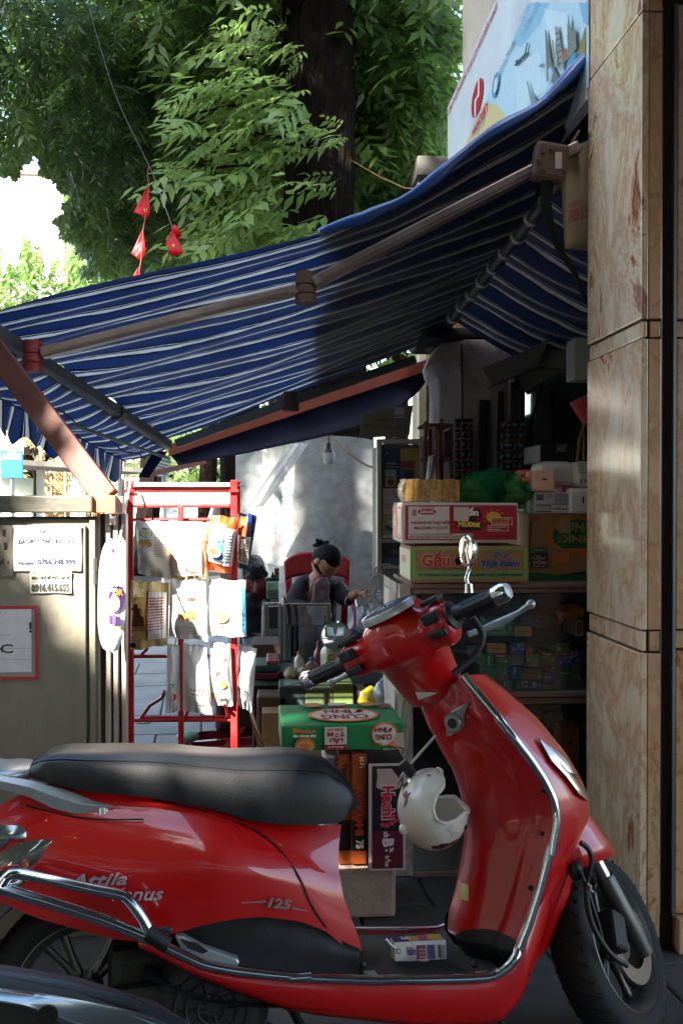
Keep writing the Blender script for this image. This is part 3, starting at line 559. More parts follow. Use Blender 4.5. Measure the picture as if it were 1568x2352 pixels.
def cpost(u0, u1, v0, v1, Y, dep, nm, m, par, **k): a = at(u0, v1, Y); b = at(u1, v0, Y); return MB().box(a.x, Y, a.z, b.x, Y+dep, b.z).build(nm, m, par, **k)
cpost(213, 252, 1136, 1178, 2.985, .06, 'cap', M_prim, pk, bevel=.004); cpost(250, 265, 1138, 1180, 2.978, .07, 'bracket', M_prim, pk, bevel=.003); cpost(264, 282, 1140, 1178, 3.02, .05, 'cap', M_gate, pk, bevel=.003)
cpost(252, 263, 1182, 1206, 2.99, .03, 'latch', M_steel, pk, bevel=.002)
o = MB().lathe([(.0, 0), (.008, 0), (.008, .004), (0, .004)], 12, Matrix.Translation(at(258, 1196, 2.988)) @ Matrix.Rotation(R(90), 4, 'X')).build('bolt_hole', M_black, pk)
for (u0, u1, Y, m) in ((223, 229, 3.03, M_gate), (229, 241, 3.06, M_gated), (241, 254, 3.04, M_gate), (254, 260, 3.08, M_gated), (260, 271, 3.05, M_gate), (271, 279, 3.09, M_gated), (279, 290, 3.06, M_gate)):
    a = at(u0, 1180, Y); b = at(u1, 1180, Y); MB().box(a.x, Y, .02, b.x-.001, Y+.05, a.z).build('gate_leaf', m, pk, bevel=.002)

def notice(name, label, cat, u0, v0, u1, v1, items, m=M_paper, Y=None, curl=.006, skew=0.0):
    Y = CYF-.017 if Y is None else Y; a = at(u0, v1, Y); b = at(u1, v0, Y); W = b.x-a.x; H = b.z-a.z
    def f(s, t): return Vector((a.x + W*s + skew*t, Y - curl*(.4 + .6*math.sin(s*5+t*3)**2)*(abs(s-.5)+abs(t-.5)), a.z + H*t + .01*W*math.sin(s*3)))
    o = MB().grid(f, 14, 12).build(name, m, smooth=180); prop(o, label, cat)
    printed(o, a, (W, 0, 0), (0, 0, H), items, lift=.0012, warp=f); return o
notice('credit_card_notice', 'white paper notice for credit card cash-out with bold hotline number', 'notice', 31, 1206, 187, 1312, [
    ('t', .39, .80, .62, .90, 'NHẬN', '#2a2a4e', .03), ('t', .08, .56, .93, .71, 'ĐÁO/RÚT THẺ TÍN DỤNG', '#2a2a4e', .03), ('t', .37, .38, .66, .49, 'Phí 1.45', '#6a6a74', 0, .25), ('t', .095, .13, .33, .22, 'Hotline:', '#2a2a4e', .025), ('t', .36, .13, .92, .26, '0766.248.999', '#2a2a4e', .035)])
notice('septic_sticker', 'torn newsprint sticker advertising septic pumping with phone number 0916.415.655', 'sticker', 70, 1311, 165, 1363, [
    ('t', .03, .86, .95, .97, 'CÔNG TY VỆ SINH MÔI TRƯỜNG ĐÔ THỊ', '#3a3835', .02), ('t', .25, .62, .96, .82, 'HÚT BỂ PHỐT GIÁ RẺ', '#2c2b29', .04), ('r', .04, .62, .14, .76, '#2c2b29'), ('r', .14, .64, .2, .72, '#55524d'),
    ('t', .04, .50, .95, .58, 'THÔNG TẮC WC - HỆ THỐNG CỐNG NƯỚC THẢI', '#4a4844', .02), ('t', .04, .06, .95, .44, '0916.415.655', '#2c2b29', .05)], mat('newsprint', '#aba69a', .8))
notice('red_framed_sign', 'white ruled sign board with a chipped red border and letters AC', 'sign', -120, 1391, 89, 1563, [
    ('r', 0, .0, 1, .04, '#9e2a2a'), ('r', 0, .955, 1, 1, '#9e2a2a'), ('r', .965, .0, 1, 1, '#9e2a2a'), ('r', 0, .1, .925, .95, '#bfbfc4'),
    ('r', 0, .76, .92, .764, '#55555a'), ('r', 0, .60, .92, .604, '#55555a'), ('r', 0, .42, .92, .424, '#55555a'), ('r', 0, .27, .92, .274, '#55555a'), ('t', .42, .35, .725, .505, 'ÁC', '#17171a', .02), ('t', .3, .72, .6, .9, 'Y', '#17171a', .02), ('t', .90, .63, .93, .78, '!', '#17171a', .03)], mat('board_grime', '#8f857c', .7, dirt='#4c443c'), curl=.002)
notice('grey_flap_sticker', 'dark grimy curled metal flap plate at the cabinet left edge', 'plate', -60, 1207, 30, 1324, [('t', .74, .78, .82, .92, '1', '#141414', .05), ('t', .78, .52, .86, .66, '1', '#141414', .05), ('t', .62, .24, .9, .34, 'BỂ 1', '#141414', .04)], mat('plate_grime', '#6b6556', .6, dirt='#3a352b'), Y=CYF-.02)
# oval promotional card on a white string
hs = thing('hanging_card', 'long oval white promo card with purple picture hung by white string', 'promo card', (-.68, 2.95, .9))
def cardpt(s, t, Y=2.93, k=1.0):
    v = 1236 + 264*(1-t); wt = (1-abs(2*t-1)**3.2)**.5; uc = 264 - 2*(1-t); hw = 26*wt*k + .3; bend = .02*math.sin(math.pi*s)
    return at(uc + hw*(2*s-1) + (4*(t-.5)), v, Y - bend)
MB().grid(lambda s, t: cardpt(s, t, 2.955, 1.08) + Vector((-.012, 0, 0)), 8, 24).build('card_back', mat('mauve_back', '#8f8494', .5), hs, smooth=180)
MB().grid(cardpt, 10, 30).build('card', mat('card_gloss', '#d9d6d6', .3, var=.03), hs, smooth=180)
its = [('e', .6, .47, .36, .125, '#3d2158'), ('e', .52, .43, .24, .07, '#c9a06a'), ('t', .44, .50, .9, .56, 'OR', '#d97a3a', .06), ('t', .4, .58, .8, .615, 'ĂN', '#e8e2ee', .05), ('t', .34, .54, .6, .57, 'SẢNG', '#e8e2ee', .05), ('r', .28, .255, .40, .335, '#4a3566'), ('r', .44, .245, .60, .34, '#59427a'), ('r', .65, .235, .82, .32, '#4a3566'), ('r', .3, .225, .85, .235, '#d8b94a'), ('e', .32, .90, .07, .02, '#b33038')] + lines(.35, .14, .8, .2, 4, '#b08a5a')
printed(hs, (0,0,0), (1, 0, 0), (0, 0, 1), its, lift=.003, warp=lambda x, y: cardpt(x, y))
MB().tube([at(300, 1105, 3.3), at(289, 1165, 3.2), at(275, 1240, 2.95)], .0035, 6).build('string', mat('white_string', '#d8d8d8', .6), hs)

# ------------------------------------------------------------------ red snack rack
RY = 3.35; M_red = mat('rack_red', '#b3171a', .4, var=.1, coat=.2, dirt='#5a4a44', dirt_scale=14, dirt_amt=.35)
rk = thing('snack_rack', 'red painted steel rack of hanging snack bags with sunlit header panel', 'display rack', (-.45, RY, 0))
def rbox(nm, u0, v0, u1, v1, Y=RY, dep=.028, m=M_red, to0=False):
    a = at(u0, v1, Y); b = at(u1, v0, Y); return MB().box(a.x, Y, 0.0 if to0 else a.z, b.x, Y+dep, b.z).build(nm, m, rk, bevel=.003)
rbox('post', 291, 1103, 305, 1730, to0=True); rbox('post', 530, 1102, 545, 1730, to0=True); rbox('post', 409, 1163, 421, 1730, Y=RY-.006, dep=.02, to0=True)
M_hdr = mat('glare_header', '#dccfbe', .35, var=.1, scale=8, coat=.3, dirt='#c4786a', dirt_scale=5, dirt_amt=.45)  # sun glare on the red paint, put into a cream colour
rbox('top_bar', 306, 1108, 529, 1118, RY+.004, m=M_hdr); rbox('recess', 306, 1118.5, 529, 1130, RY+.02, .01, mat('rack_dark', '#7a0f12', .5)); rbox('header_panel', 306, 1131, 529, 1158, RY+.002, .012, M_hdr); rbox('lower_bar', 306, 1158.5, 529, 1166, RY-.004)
o = rbox('side_panel', 545.5, 1106, 552, 1180, RY+.03, .25)
for v in (1194, 1508, 1655): 
    MB().tube([at(303, v, RY+.03), at(535, v-1, RY+.03)], .006, 8).build('cross_rod', mat('rack_red', ''), rk, smooth=60)
MB().tube([at(322, 1649, RY+.08), at(528, 1647, RY+.08)], .006, 8).build('cross_rod', M_red, rk, smooth=60)
for pts in ([(322, 1652), (345, 1620), (374, 1602), (378, 1588)], [(324, 1504), (338, 1490)], [(422, 1652), (431, 1636), (433, 1624)], [(520, 1650), (523, 1640), (520, 1625), (512, 1616)]):
    MB().tube([at(u, v, RY+.04-.10*i/3) for i, (u, v) in enumerate(pts)], .006, 7).build('hook', M_red, rk, smooth=60)
for v in (1115, 1270, 1403): MB().tube([at(548, v, RY), at(560, v, RY-.02)], .003, 6).build('hook', M_steel, rk)
for u in (300, 538): MB().tube([at(u-12, 1128, RY-.01), at(u+10, 1128, RY-.01)], .005, 6).build('pin', M_red, rk)

# snack bags: pillow packs with crimped ends
def snack(label, q, Y, m, items, thick=.045, back=None, group='snack bags hanging on the red rack', seed=0):
    """q: four corners (u,v): bottom-left, bottom-right, top-right, top-left"""
    P = [at(u, v, Y) for u, v in q]; rr = random.Random(seed)
    ph = [rr.uniform(0, 6) for _ in range(4)]
    def f(s, t, sg):
        p = P[0].lerp(P[1], s).lerp(P[3].lerp(P[2], s), t); e = min(1, 6*min(t, 1-t)); prof = (math.sin(math.pi*min(max(t, .02), .98))**.55)*(math.sin(math.pi*min(max(s, 0), 1))**.5)
        wr = .006*math.sin(9*s+ph[0]+4*t)*math.sin(7*t+ph[1]) + .004*math.sin(26*s+ph[2])*(1-e)
        return p + Vector((0, -sg*(thick*prof) + wr, .0022*math.sin(11*s+ph[3])*(1 if t < .1 or t > .9 else 0)))
    mb = MB().grid(lambda s, t: f(s, t, 1), 18, 22).grid(lambda s, t: f(s, t, -1), 18, 22, flip=True)
    o = mb.build('snack_bag', m, smooth=180); prop(o, label, 'snack bag', group)
    if items: printed(o, (0,0,0), (1, 0, 0), (0, 0, 1), subdiv(items), lift=.0015, warp=lambda x, y: f(x, y, 1))
    return o
def subdiv(items):
    out = []
    for it in items:
        if it[0] == 'r' and (it[3]-it[1] > .12 or it[4]-it[2] > .12):
            nx = max(1, int((it[3]-it[1])/.08)); ny = max(1, int((it[4]-it[2])/.08)); pts = []
            pts = [(it[1]+(it[3]-it[1])*i/nx, it[2]+.0) for i in range(nx)] + [(it[3], it[2]+(it[4]-it[2])*i/ny) for i in range(ny)] + [(it[3]-(it[3]-it[1])*i/nx, it[4]) for i in range(nx)] + [(it[1], it[4]-(it[4]-it[2])*i/ny) for i in range(ny)]
            for i in range(nx):
                for j in range(ny): out.append(('r', it[1]+(it[3]-it[1])*i/nx, it[2]+(it[4]-it[2])*j/ny, it[1]+(it[3]-it[1])*(i+1)/nx, it[2]+(it[4]-it[2])*(j+1)/ny, it[5], 1))
        else: out.append(it)
    return out
def fbag(n, c, r=.28): return mat('bagfilm_'+n, c, r, var=.06, scale=12, bump=.4, bscale=16, coat=.35)
W_ = fbag('white', '#d3d0cc'); Yl = fbag('cream', '#d8b879'); Or = fbag('orange', '#cf4a1c'); Tn = fbag('tan', '#cfa77c'); Bl = fbag('navy', '#1d2d63'); Gn = fbag('sage', '#4c6b45')
snack('white potato-snack back with two potatoes printed, upper left of the rack', [(318, 1318), (398, 1330), (392, 1198), (311, 1196)], RY-.03, W_, [('p', [(.12, .82), (.5, .84), (.5, .74), (.31, .70), (.12, .73)], '#5a8f3c'), ('t', .14, .76, .48, .82, 'KHOAI TÂY TƯƠI', '#d9c545', .05), ('t', .2, .84, .4, .88, '100%', '#5a8f3c', .06), ('e', .2, .60, .11, .055, '#c98a55'), ('e', .38, .59, .11, .05, '#c98a55'), ('r', .12, .63, .45, .67, '#8fae62'), ('t', .56, .70, .92, .725, 'BÁNH SNACK OSTAR', '#5c5046', .03), ('t', .56, .66, .92, .685, 'VỊ KIM CHI HÀN QUỐC', '#5c5046', .03), ('e', .74, .80, .12, .06, '#c9dcc0'), ('e', .74, .80, .08, .04, '#d3d0cc')] + lines(.56, .38, .9, .64, 10, '#8a8078'), seed=1)
snack('plain pale bag beside the rack centre post, orange top fold', [(395, 1330), (478, 1328), (482, 1200), (388, 1196)], RY-.05, Tn, [('r', .08, .06, .84, .86, '#e0dbd4'), ('r', .3, .26, .36, .29, '#6a5f55'), ('r', .4, .26, .46, .29, '#6a5f55'), ('r', .5, .26, .56, .29, '#6a5f55'), ('r', .34, .19, .40, .22, '#6a5f55'), ('r', .44, .19, .50, .22, '#6a5f55')], seed=2)
snack('orange and blue noodle-bowl snack bag tilted at upper right', [(466, 1306), (532, 1318), (548, 1190), (484, 1182)], RY-.04, Or, [('r', .06, .16, .62, .84, '#e6e2da'), ('r', .3, .22, .66, .80, '#2f74c8'), ('r', .66, .14, .98, .80, '#e0dfdc'), ('e', .34, .36, .24, .09, '#e9e4da'), ('e', .34, .37, .18, .06, '#b5543a'), ('t', .3, .58, .6, .66, 'OSTAR', '#f0f0f0', .05)] + lines(.7, .2, .94, .7, 10, '#5a5a60'), seed=3)
snack('navy and red snack bag edge-on outside the rack right post', [(540, 1300), (572, 1312), (586, 1182), (548, 1178)], RY+.06, Bl, [('r', .1, .1, .9, .6, '#c7bca9'), ('r', 0, .6, .6, .95, '#cf4a1c')] + lines(.2, .15, .8, .55, 9, '#4a453d'), seed=4)
snack('dark green thin bag behind the navy one', [(560, 1290), (574, 1290), (590, 1186), (578, 1184)], RY+.12, Gn, [], thick=.02, seed=5)
snack('yellow snack bag with brown hat-wearing silhouette, middle left', [(300, 1494), (386, 1480), (388, 1338), (301, 1334)], RY-.04, Yl, [('r', .0, .34, .44, .86, '#e0bd6b'), ('p', [(.06, .36), (.42, .36), (.40, .48), (.30, .54), (.30, .60), (.36, .61), (.24, .63), (.22, .68), (.12, .68), (.1, .63), (.02, .61), (.12, .58), (.1, .5)], '#6a3320'), ('t', .02, .78, .40, .90, 'UNES', '#f0dca0', .06), ('r', .46, .18, .52, .88, '#b5452a'), ('r', .52, .14, .98, .86, '#e6dfd8'), ('t', .02, .30, .40, .33, 'ĐÁ ĐỎ TƯƠI XINH', '#a34a1f', .03), ('t', .02, .20, .3, .23, 'GIÀY TẤM...', '#a34a1f', .03), ('t', .02, .155, .4, .185, 'DÉP THƯỜNG', '#a34a1f', .03), ('r', .04, .06, .2, .13, '#2b2723')] + lines(.55, .3, .95, .8, 12, '#a05a48'), seed=6)
snack('white bag with pale print at the middle of the rack', [(388, 1462), (478, 1472), (472, 1334), (392, 1330)], RY-.06, W_, [('p', [(.15, .78), (.85, .80), (.8, .62), (.2, .62)], '#c9b48a'), ('t', .26, .66, .74, .76, "O'Star", '#b8432c', .05), ('e', .5, .42, .28, .12, '#d9b57a'), ('e', .42, .40, .12, .06, '#c08a4a'), ('e', .6, .44, .12, .06, '#c08a4a')] + lines(.2, .1, .8, .24, 4, '#a39c94'), seed=7)  # white film, pale print
snack('white bag with pale blue edge, middle right of the rack', [(474, 1458), (566, 1464), (564, 1334), (480, 1330)], RY-.03, W_, [('r', .9, .1, .98, .9, '#58b5cf'), ('p', [(.1, .8), (.7, .84), (.66, .68), (.14, .66)], '#7fb6c9'), ('t', .16, .70, .62, .79, 'SNACK', '#e6ebee', .05), ('e', .36, .36, .2, .1, '#cfa65f')] + lines(.12, .12, .62, .24, 4, '#9a948e') + [('r', .9, .1, .98, .9, '#58b5cf'), ('r', .78, .44, .86, .47, '#55504a'), ('r', .88, .44, .93, .47, '#55504a')], seed=8)
snack('white snack bag seen side-on at lower left, red-tipped corner', [(380, 1640), (414, 1632), (412, 1484), (384, 1480)], RY-.05, W_, [('e', .6, .24, .2, .05, '#b9432c'), ('e', .45, .42, .2, .04, '#57a077')], thick=.03, seed=9)
snack('white snack bag with barcode hanging lower centre of the rack', [(420, 1632), (488, 1640), (474, 1486), (420, 1478)], RY-.06, W_, [('r', .30, .36, .38, .38, '#55504a'), ('r', .44, .36, .52, .38, '#55504a'), ('r', .58, .36, .66, .38, '#55504a'), ('r', .72, .36, .8, .38, '#55504a'), ('r', .36, .29, .44, .31, '#55504a'), ('r', .5, .29, .58, .31, '#55504a'), ('r', .64, .29, .72, .31, '#55504a')] + barcode(.5, .12, .8, .19), seed=10)
snack('white snack bag with red logo and croissant picture, lower right', [(478, 1618), (536, 1622), (530, 1480), (482, 1474)], RY-.02, W_, [('p', [(.3, .48), (.52, .50), (.5, .58), (.34, .56)], '#b03326'), ('t', .33, .5, .5, .54, "O'Star", '#efe8e0', .04), ('e', .55, .36, .24, .06, '#c98f4e'), ('e', .25, .36, .14, .05, '#7fb08a'), ('l', [(.08, .62), (.3, .68), (.6, .7), (.8, .8)], .012, '#c05a3a'), ('e', .2, .16, .13, .05, '#c9785a'), ('r', .4, .14, .84, .2, '#b9c3c9')], seed=11)
snack('white snack bag with green ring logo hanging outside the right post', [(540, 1615), (578, 1636), (590, 1488), (548, 1480)], RY+.05, W_, [('e', .35, .76, .25, .09, '#8fb27a'), ('e', .35, .76, .19, .065, '#ded8cc'), ('t', .05, .62, .7, .645, 'SNACK OST', '#4c4640', .03), ('t', .05, .585, .7, .61, 'CHI HÀN', '#4c4640', .03), ('r', .1, .3, .7, .32, '#2b2723'), ('r', .1, .26, .6, .28, '#2b2723')] + lines(.05, .36, .75, .57, 9, '#7b746c') + barcode(.2, .12, .65, .2), seed=12)
# red plastic tray on the pavement behind the rack
tr = MB(); tp = [at(430, 1706, 5.0), at(590, 1700, 5.0)]; cx_ = (tp[0].x+tp[1].x)/2; hw = (tp[1].x-tp[0].x)/2
def trr(k, r_, z): a = 2*math.pi*k/32; c, s = math.cos(a), math.sin(a); return Vector((cx_ + hw*r_*math.copysign(abs(c)**.5, c), 5.15 + .2*r_*math.copysign(abs(s)**.5, s), z))
tr.loft([[trr(k, r_, z) for k in range(32)] for r_, z in ((1, .0), (1.04, .03), (1.0, .075), (.93, .08), (.9, .02), (.0001, .02))], cap=False)
tt = tr.build('plastic_tray', mat('maroon_plastic', '#6e1a20', .35, coat=.2), smooth=45); prop(tt, 'maroon plastic base tray on the pavement behind the red rack', 'tray')
MB().beam((cx_-.2, 5.15, .05), (cx_+.25, 5.1, .09), .03, .03).build('cross_rib', mat('maroon_plastic', ''), tt); MB().beam((cx_+.0, 4.98, .05), (cx_+.12, 5.3, .12), .03, .02).build('cross_rib', mat('maroon_plastic', ''), tt)
sc = MB().ball((cx_-.18, 5.12, .10), (.06, .04, .03)); o = sc.build('litter_scrap', mat('scrap_green', '#6d8f7a', .5), smooth=180); prop(o, 'small green and white scrap lying on the maroon tray', 'scrap')
MB_ = MB(); MB_.box(cx_-.05, 5.25, .08, cx_+.4, 5.7, .34); prop(MB_.build('plastic_basin', mat('dark_maroon', '#3b1518', .5), bevel=.03), 'dark maroon basin standing behind the red rack', 'basin')
pg = MB().ball((-.75, 5.9, .006), (.05, .02, .006)); prop(pg.build('litter', mat('leaf_litter', '#8b8f7d', .8), smooth=180), 'scrap of dry litter on the paving behind the rack', 'litter')

# ------------------------------------------------------------------ cartons and goods near the counter
def carton(name, label, u0, v0, u1, v1, Y, dep, m, front=None, left=None, top=None, yaw=0.0, cat='carton', group=None, bev=.004, up=None):
    """u0,v0 top-left and u1,v1 bottom-right of the front face; returns object"""
    a = at(u0, v1, Y); b = at(u1, v0, Y); W = b.x-a.x; H = b.z-a.z; M = Matrix.Translation(a) @ Matrix.Rotation(R(yaw), 4, 'Z')
    mb = MB(); c = [Vector((0,0,0)), Vector((W,0,0)), Vector((W,dep,0)), Vector((0,dep,0))]; rr = random.Random(int(u0*7+v0))
    o8 = [M @ (p + Vector((0, 0, h)) + Vector((rr.uniform(-.002, .002), rr.uniform(-.002, .002), rr.uniform(-.002, .002)))) for h in (0, H) for p in c]
    for p in o8: mb.av(p)
    for q in ((0,3,2,1),(4,5,6,7),(0,1,5,4),(1,2,6,5),(2,3,7,6),(3,0,4,7)): mb.face(q)
    o = mb.build(name, m, bevel=bev); prop(o, label, cat, group)
    R3 = M.to_3x3(); X = R3 @ Vector((W,0,0)); Yv = R3 @ Vector((0,dep,0)); Z = Vector((0,0,H))
    if front: printed(o, a, X, Z, front, lift=.002)
    if left: printed(o, a + Yv, -Yv, Z, left, lift=.002)
    if top: printed(o, a + Z, X, Yv, top, lift=.002)
    o['_'] = 0; del o['_']; return o
M_cart = mat('carton_white', '#cfc4bf', .65, var=.05, scale=12); M_cgrn = mat('carton_green', '#1f7a45', .45, var=.08, scale=10); M_kraft = mat('kraft_card', '#a37a55', .75, var=.08, scale=14, bump=.04)
M_or = mat('carton_orange', '#a34a1c', .55, var=.1, scale=12); M_blk = mat('carton_black', '#161314', .5, var=.1)
Y0 = 3.36
miR = '#b01e2e'
carton('miến_carton'.replace('ế', 'e'), 'white and crimson noodle carton lettered Hương Vị Thịt Bằm', 925, 1155, 1190, 1248, Y0, .28, M_cart, [
    ('r', .02, .08, .985, .94, miR), ('r', .045, .11, .40, .91, '#d8ccc6'), ('r', .40, .07, .42, .25, miR), ('r', .045, .11, .60, .24, '#d8ccc6'), ('e', .205, .78, .08, .075, miR), ('t', .145, .75, .265, .81, 'ACECOOK', '#f0e6e0', .04), ('t', .13, .87, .27, .92, 'Cook happiness', miR, .02), ('e', .095, .79, .018, .05, '#b5747a'), ('e', .095, .72, .02, .05, '#b5747a'),
    ('t', .07, .46, .41, .58, 'HƯƠNG VỊ THỊT BẰM', '#98202c', .05), ('t', .095, .345, .385, .42, 'MINCED MEAT FLAVOUR', '#98202c', .015), ('t', .055, .205, .43, .25, 'CÔNG TY CỔ PHẦN ACECOOK VIỆT NAM', '#98202c', .04)] + lines(.055, .125, .58, .195, 2, '#6a5a58') + [
    ('p', [(.465, .84), (.66, .84), (.67, .66), (.60, .62), (.68, .48), (.66, .32), (.50, .32), (.45, .50), (.45, .64)], '#141010'), ('t', .475, .68, .645, .90, 'Miến', '#efe6da', .05), ('t', .46, .52, .57, .66, 'Phú', '#e8c24a', .06), ('t', .47, .36, .66, .56, 'Hương', '#e8c24a', .06), ('r', .43, .56, .56, .9, '#cdb8b2'),
    ('e', .775, .64, .065, .14, '#e0a93c')] + [('l', [(.775+.075*math.cos(t), .64+.17*math.sin(t)), (.775+.095*math.cos(t), .64+.21*math.sin(t))], .012, '#e0a93c') for t in (.6, 1.2, 1.8, 2.4, 3.0, 3.6)] + [('r', .755, .46, .935, .64, '#efe6da'), ('r', .76, .475, .93, .625, miR), ('t', .77, .555, .915, .62, 'Sáng ăn Miến', '#e8c24a', .03), ('t', .775, .48, .905, .545, 'ngày nhẹ tênh', '#e8c24a', .03), ('r', .72, .30, .90, .44, '#efe6da'), ('r', .725, .312, .895, .43, miR), ('t', .735, .38, .88, .425, 'BỔ SUNG TINH BỘT', '#efe6da', .03), ('t', .735, .32, .83, .37, 'ĐẬU XANH', '#efe6da', .03), ('t', .70, .13, .94, .20, '1.320 kg (24 gói x 55 g)', '#5a1018', .03)],
    left=[('r', .04, .1, .96, .9, miR), ('r', .55, .2, .9, .84, '#d8ccc6'), ('r', .1, .4, .4, .7, '#c9a04a')], cat='carton')
carton('porridge_carton', 'brown and lime porridge carton with puffy red lettering Gấu Đỏ', 943, 1254, 1212, 1340, Y0-.02, .28, M_kraft, [
    ('r', .0, .08, .04, .96, '#7fa050'), ('r', .04, .9, 1, .955, '#7fa050'), ('r', .96, .2, 1, .9, '#7fa050'), ('r', .0, .12, 1, .34, '#7fa050'), ('t', .08, .44, .56, .90, 'Gấu Đỏ', '#d8b494', .09), ('t', .088, .455, .552, .885, 'Gấu Đỏ', '#b8302a', .045), ('t', .15, .37, .50, .43, 'TƯƠI NGON NHƯ CHÁO MẸ NẤU', '#3c4660', .03), ('t', .06, .17, .95, .28, 'TỪ NHỮNG HẠT GẠO THƠM, SÁNH HẠT THƠM NGON', '#2a3a66', .07),
    ('t', .60, .78, .68, .84, 'Hương vị', '#4a5068', 0, .2), ('t', .70, .68, .82, .86, 'Cháo', '#d0c4c0', .08, .25), ('t', .70, .69, .82, .85, 'Cháo', '#2f4a86', .05, .25), ('t', .58, .38, .93, .68, 'Thịt Bằm', '#d0c4c0', .08, .2), ('t', .585, .39, .925, .67, 'Thịt Bằm', '#2f4a86', .06, .2)],
    left=[('r', 0, .1, 1, .9, '#b5b98e'), ('r', .2, .5, .6, .7, '#b0302a')])
carton('hotpot_carton', 'tall kraft and green hotpot noodle carton half hidden by the pillar', 1213, 1180, 1420, 1340, 3.5, .3, M_kraft, [
    ('r', 0, .0, 1, .16, '#1b5f38'), ('p', [(.1, .16), (.3, .12), (.5, .13), (.7, .18), (1, .2), (1, .16)], '#a37a55'), ('e', .50, .69, .29, .24, '#d0722c'), ('e', .53, .69, .27, .23, '#1f6a3e'), ('p', [(.35, .5), (.75, .5), (.62, .38)], '#d0722c'), ('t', .30, .74, .72, .88, 'CUNG', '#b09070', .03), ('t', .31, .58, .70, .72, 'ĐÌNH', '#b09070', .03), ('r', .33, .72, .46, .96, '#b58d69'),
    ('r', .02, .44, .21, .52, '#2a6a42'), ('r', .02, .22, .21, .44, '#1c1a18'), ('t', .04, .345, .18, .41, 'LẨU', '#c9b090', .06), ('t', .035, .275, .195, .335, 'TÔM', '#c9b090', .06), ('t', .04, .23, .19, .265, 'CHUA CAY', '#c9b090', .04), ('t', .05, .46, .17, .5, 'Hương vị', '#bfae8c', .02),
    ('r', .28, .30, .44, .44, '#d0722c'), ('t', .26, .255, .46, .295, 'Sợi khoai tây', '#d0722c', .04), ('t', .26, .20, .45, .25, '+Trứng', '#d0722c', .05), ('t', .03, .88, .1, .96, 'SỢI 71g', '#6a5038', .02)] + [('l', [(.0, .3), (.01, .6), (.02, .9)], .01, '#3a2a20')])
# noodle pack in cellophane
npk = thing('noodle_pack', 'cellophane-wrapped stack of wavy yellow instant noodle cakes on the white carton', 'noodles', at(980, 1155, Y0+.1))
a = at(938, 1152, Y0+.03); b = at(1056, 1101, Y0+.03); nW = b.x-a.x; nH = b.z-a.z
M_nood = mat('noodle_wave', '#c79a55', .7, var=.25, scale=40, bump=1.0, bscale=75)
for k in range(9):
    x0 = a.x + nW*k/9; x1 = a.x + nW*(k+.93)/9
    def nf(s, t, x0=x0, x1=x1, k=k): return Vector((x0+(x1-x0)*s, Y0+.03 - .004*math.sin(math.pi*s) + .0025*math.sin(t*70+k)*math.cos(s*9+t*20), a.z + nH*t*(.98+.02*math.sin(k*2.1))))
    mb = MB().grid(nf, 5, 40); mb.grid(lambda s, t: Vector((x0+(x1-x0)*s, Y0+.03+.11*t, a.z+nH*(.98+.02*math.sin(k*2.1))+.002*math.sin(t*60))), 5, 16); mb.build('noodle_cake', M_nood, npk, smooth=60)
def cello(s, t):
    th = s*math.pi; y = Y0+.02+.12*s; return Vector((a.x-.012-.012*math.sin(t*math.pi)+.004*math.sin(t*50+s*20), y, a.z + nH*t*1.02))
MB().grid(cello, 8, 20).build('wrapper', film('cellophane', '#e3dfd2', .45, .08, .3), npk, smooth=180)
MB().grid(lambda s, t: Vector((a.x-.012+(nW*.5)*s, Y0+.018+.002*math.sin(s*40+t*9), a.z+nH*t*1.02)), 16, 12).build('wrapper', film('clear_film', '#e3dfd2', .10, .06, .3), npk, smooth=180)
MB().box(a.x-.005, Y0+.03, a.z, a.x, Y0+.14, a.z+nH*.98).build('noodle_cake', M_nood, npk)
# green plastic bag
gbg = thing('green_bag', 'knotted translucent green plastic bag of buns on the white carton', 'plastic bag', at(1130, 1158, Y0+.15))
M_gb = film('green_film', '#2b9c63', .32, .12, .5)
def blob(c, r, n=28, m=18, amp=.06, seed=0, squash=.9):
    rr = np.random.default_rng(seed); ks = rr.normal(size=(7, 3))*2.4; ph = rr.uniform(0, 6, 7); c = Vector(c)
    def f(s, t):
        th = math.pi*(t-.5); p = -2*math.pi*s; d = Vector((math.cos(th)*math.cos(p), math.cos(th)*math.sin(p), math.sin(th)))
        k = 1 + amp*sum(math.sin(ks[i] @ np.array(d)*2 + ph[i]) for i in range(7))/2.5; q = Vector((d.x*r[0]*k, d.y*r[1]*k, d.z*r[2]*k))
        if q.z < -r[2]*squash: q.z = -r[2]*squash
        return c + q
    return f
c1_ = at(1100, 1130, Y0+.14); c2_ = at(1172, 1132, Y0+.16)
MB().grid(blob(c1_, (.085, .09, .062), amp=.12, seed=1), 30, 20).grid(blob(c2_, (.085, .09, .064), amp=.12, seed=2), 30, 20).build('bag', M_gb, gbg, smooth=180)
MB().tube([at(1135, 1135, Y0+.06), at(1132, 1110, Y0+.08), at(1128, 1090, Y0+.09), at(1124, 1076, Y0+.09)], [.02, .035, .05, .018], 14).build('bag_neck', M_gb, gbg, smooth=180)
for k, (u, v) in enumerate(((1090, 1120), (1108, 1145), (1085, 1142), (1168, 1122), (1185, 1142), (1160, 1148))): MB().ball(at(u, v, Y0+.15), (.045, .045, .03)).build('bun', mat('bun_tan', '#b59a66', .7), gbg, smooth=180)
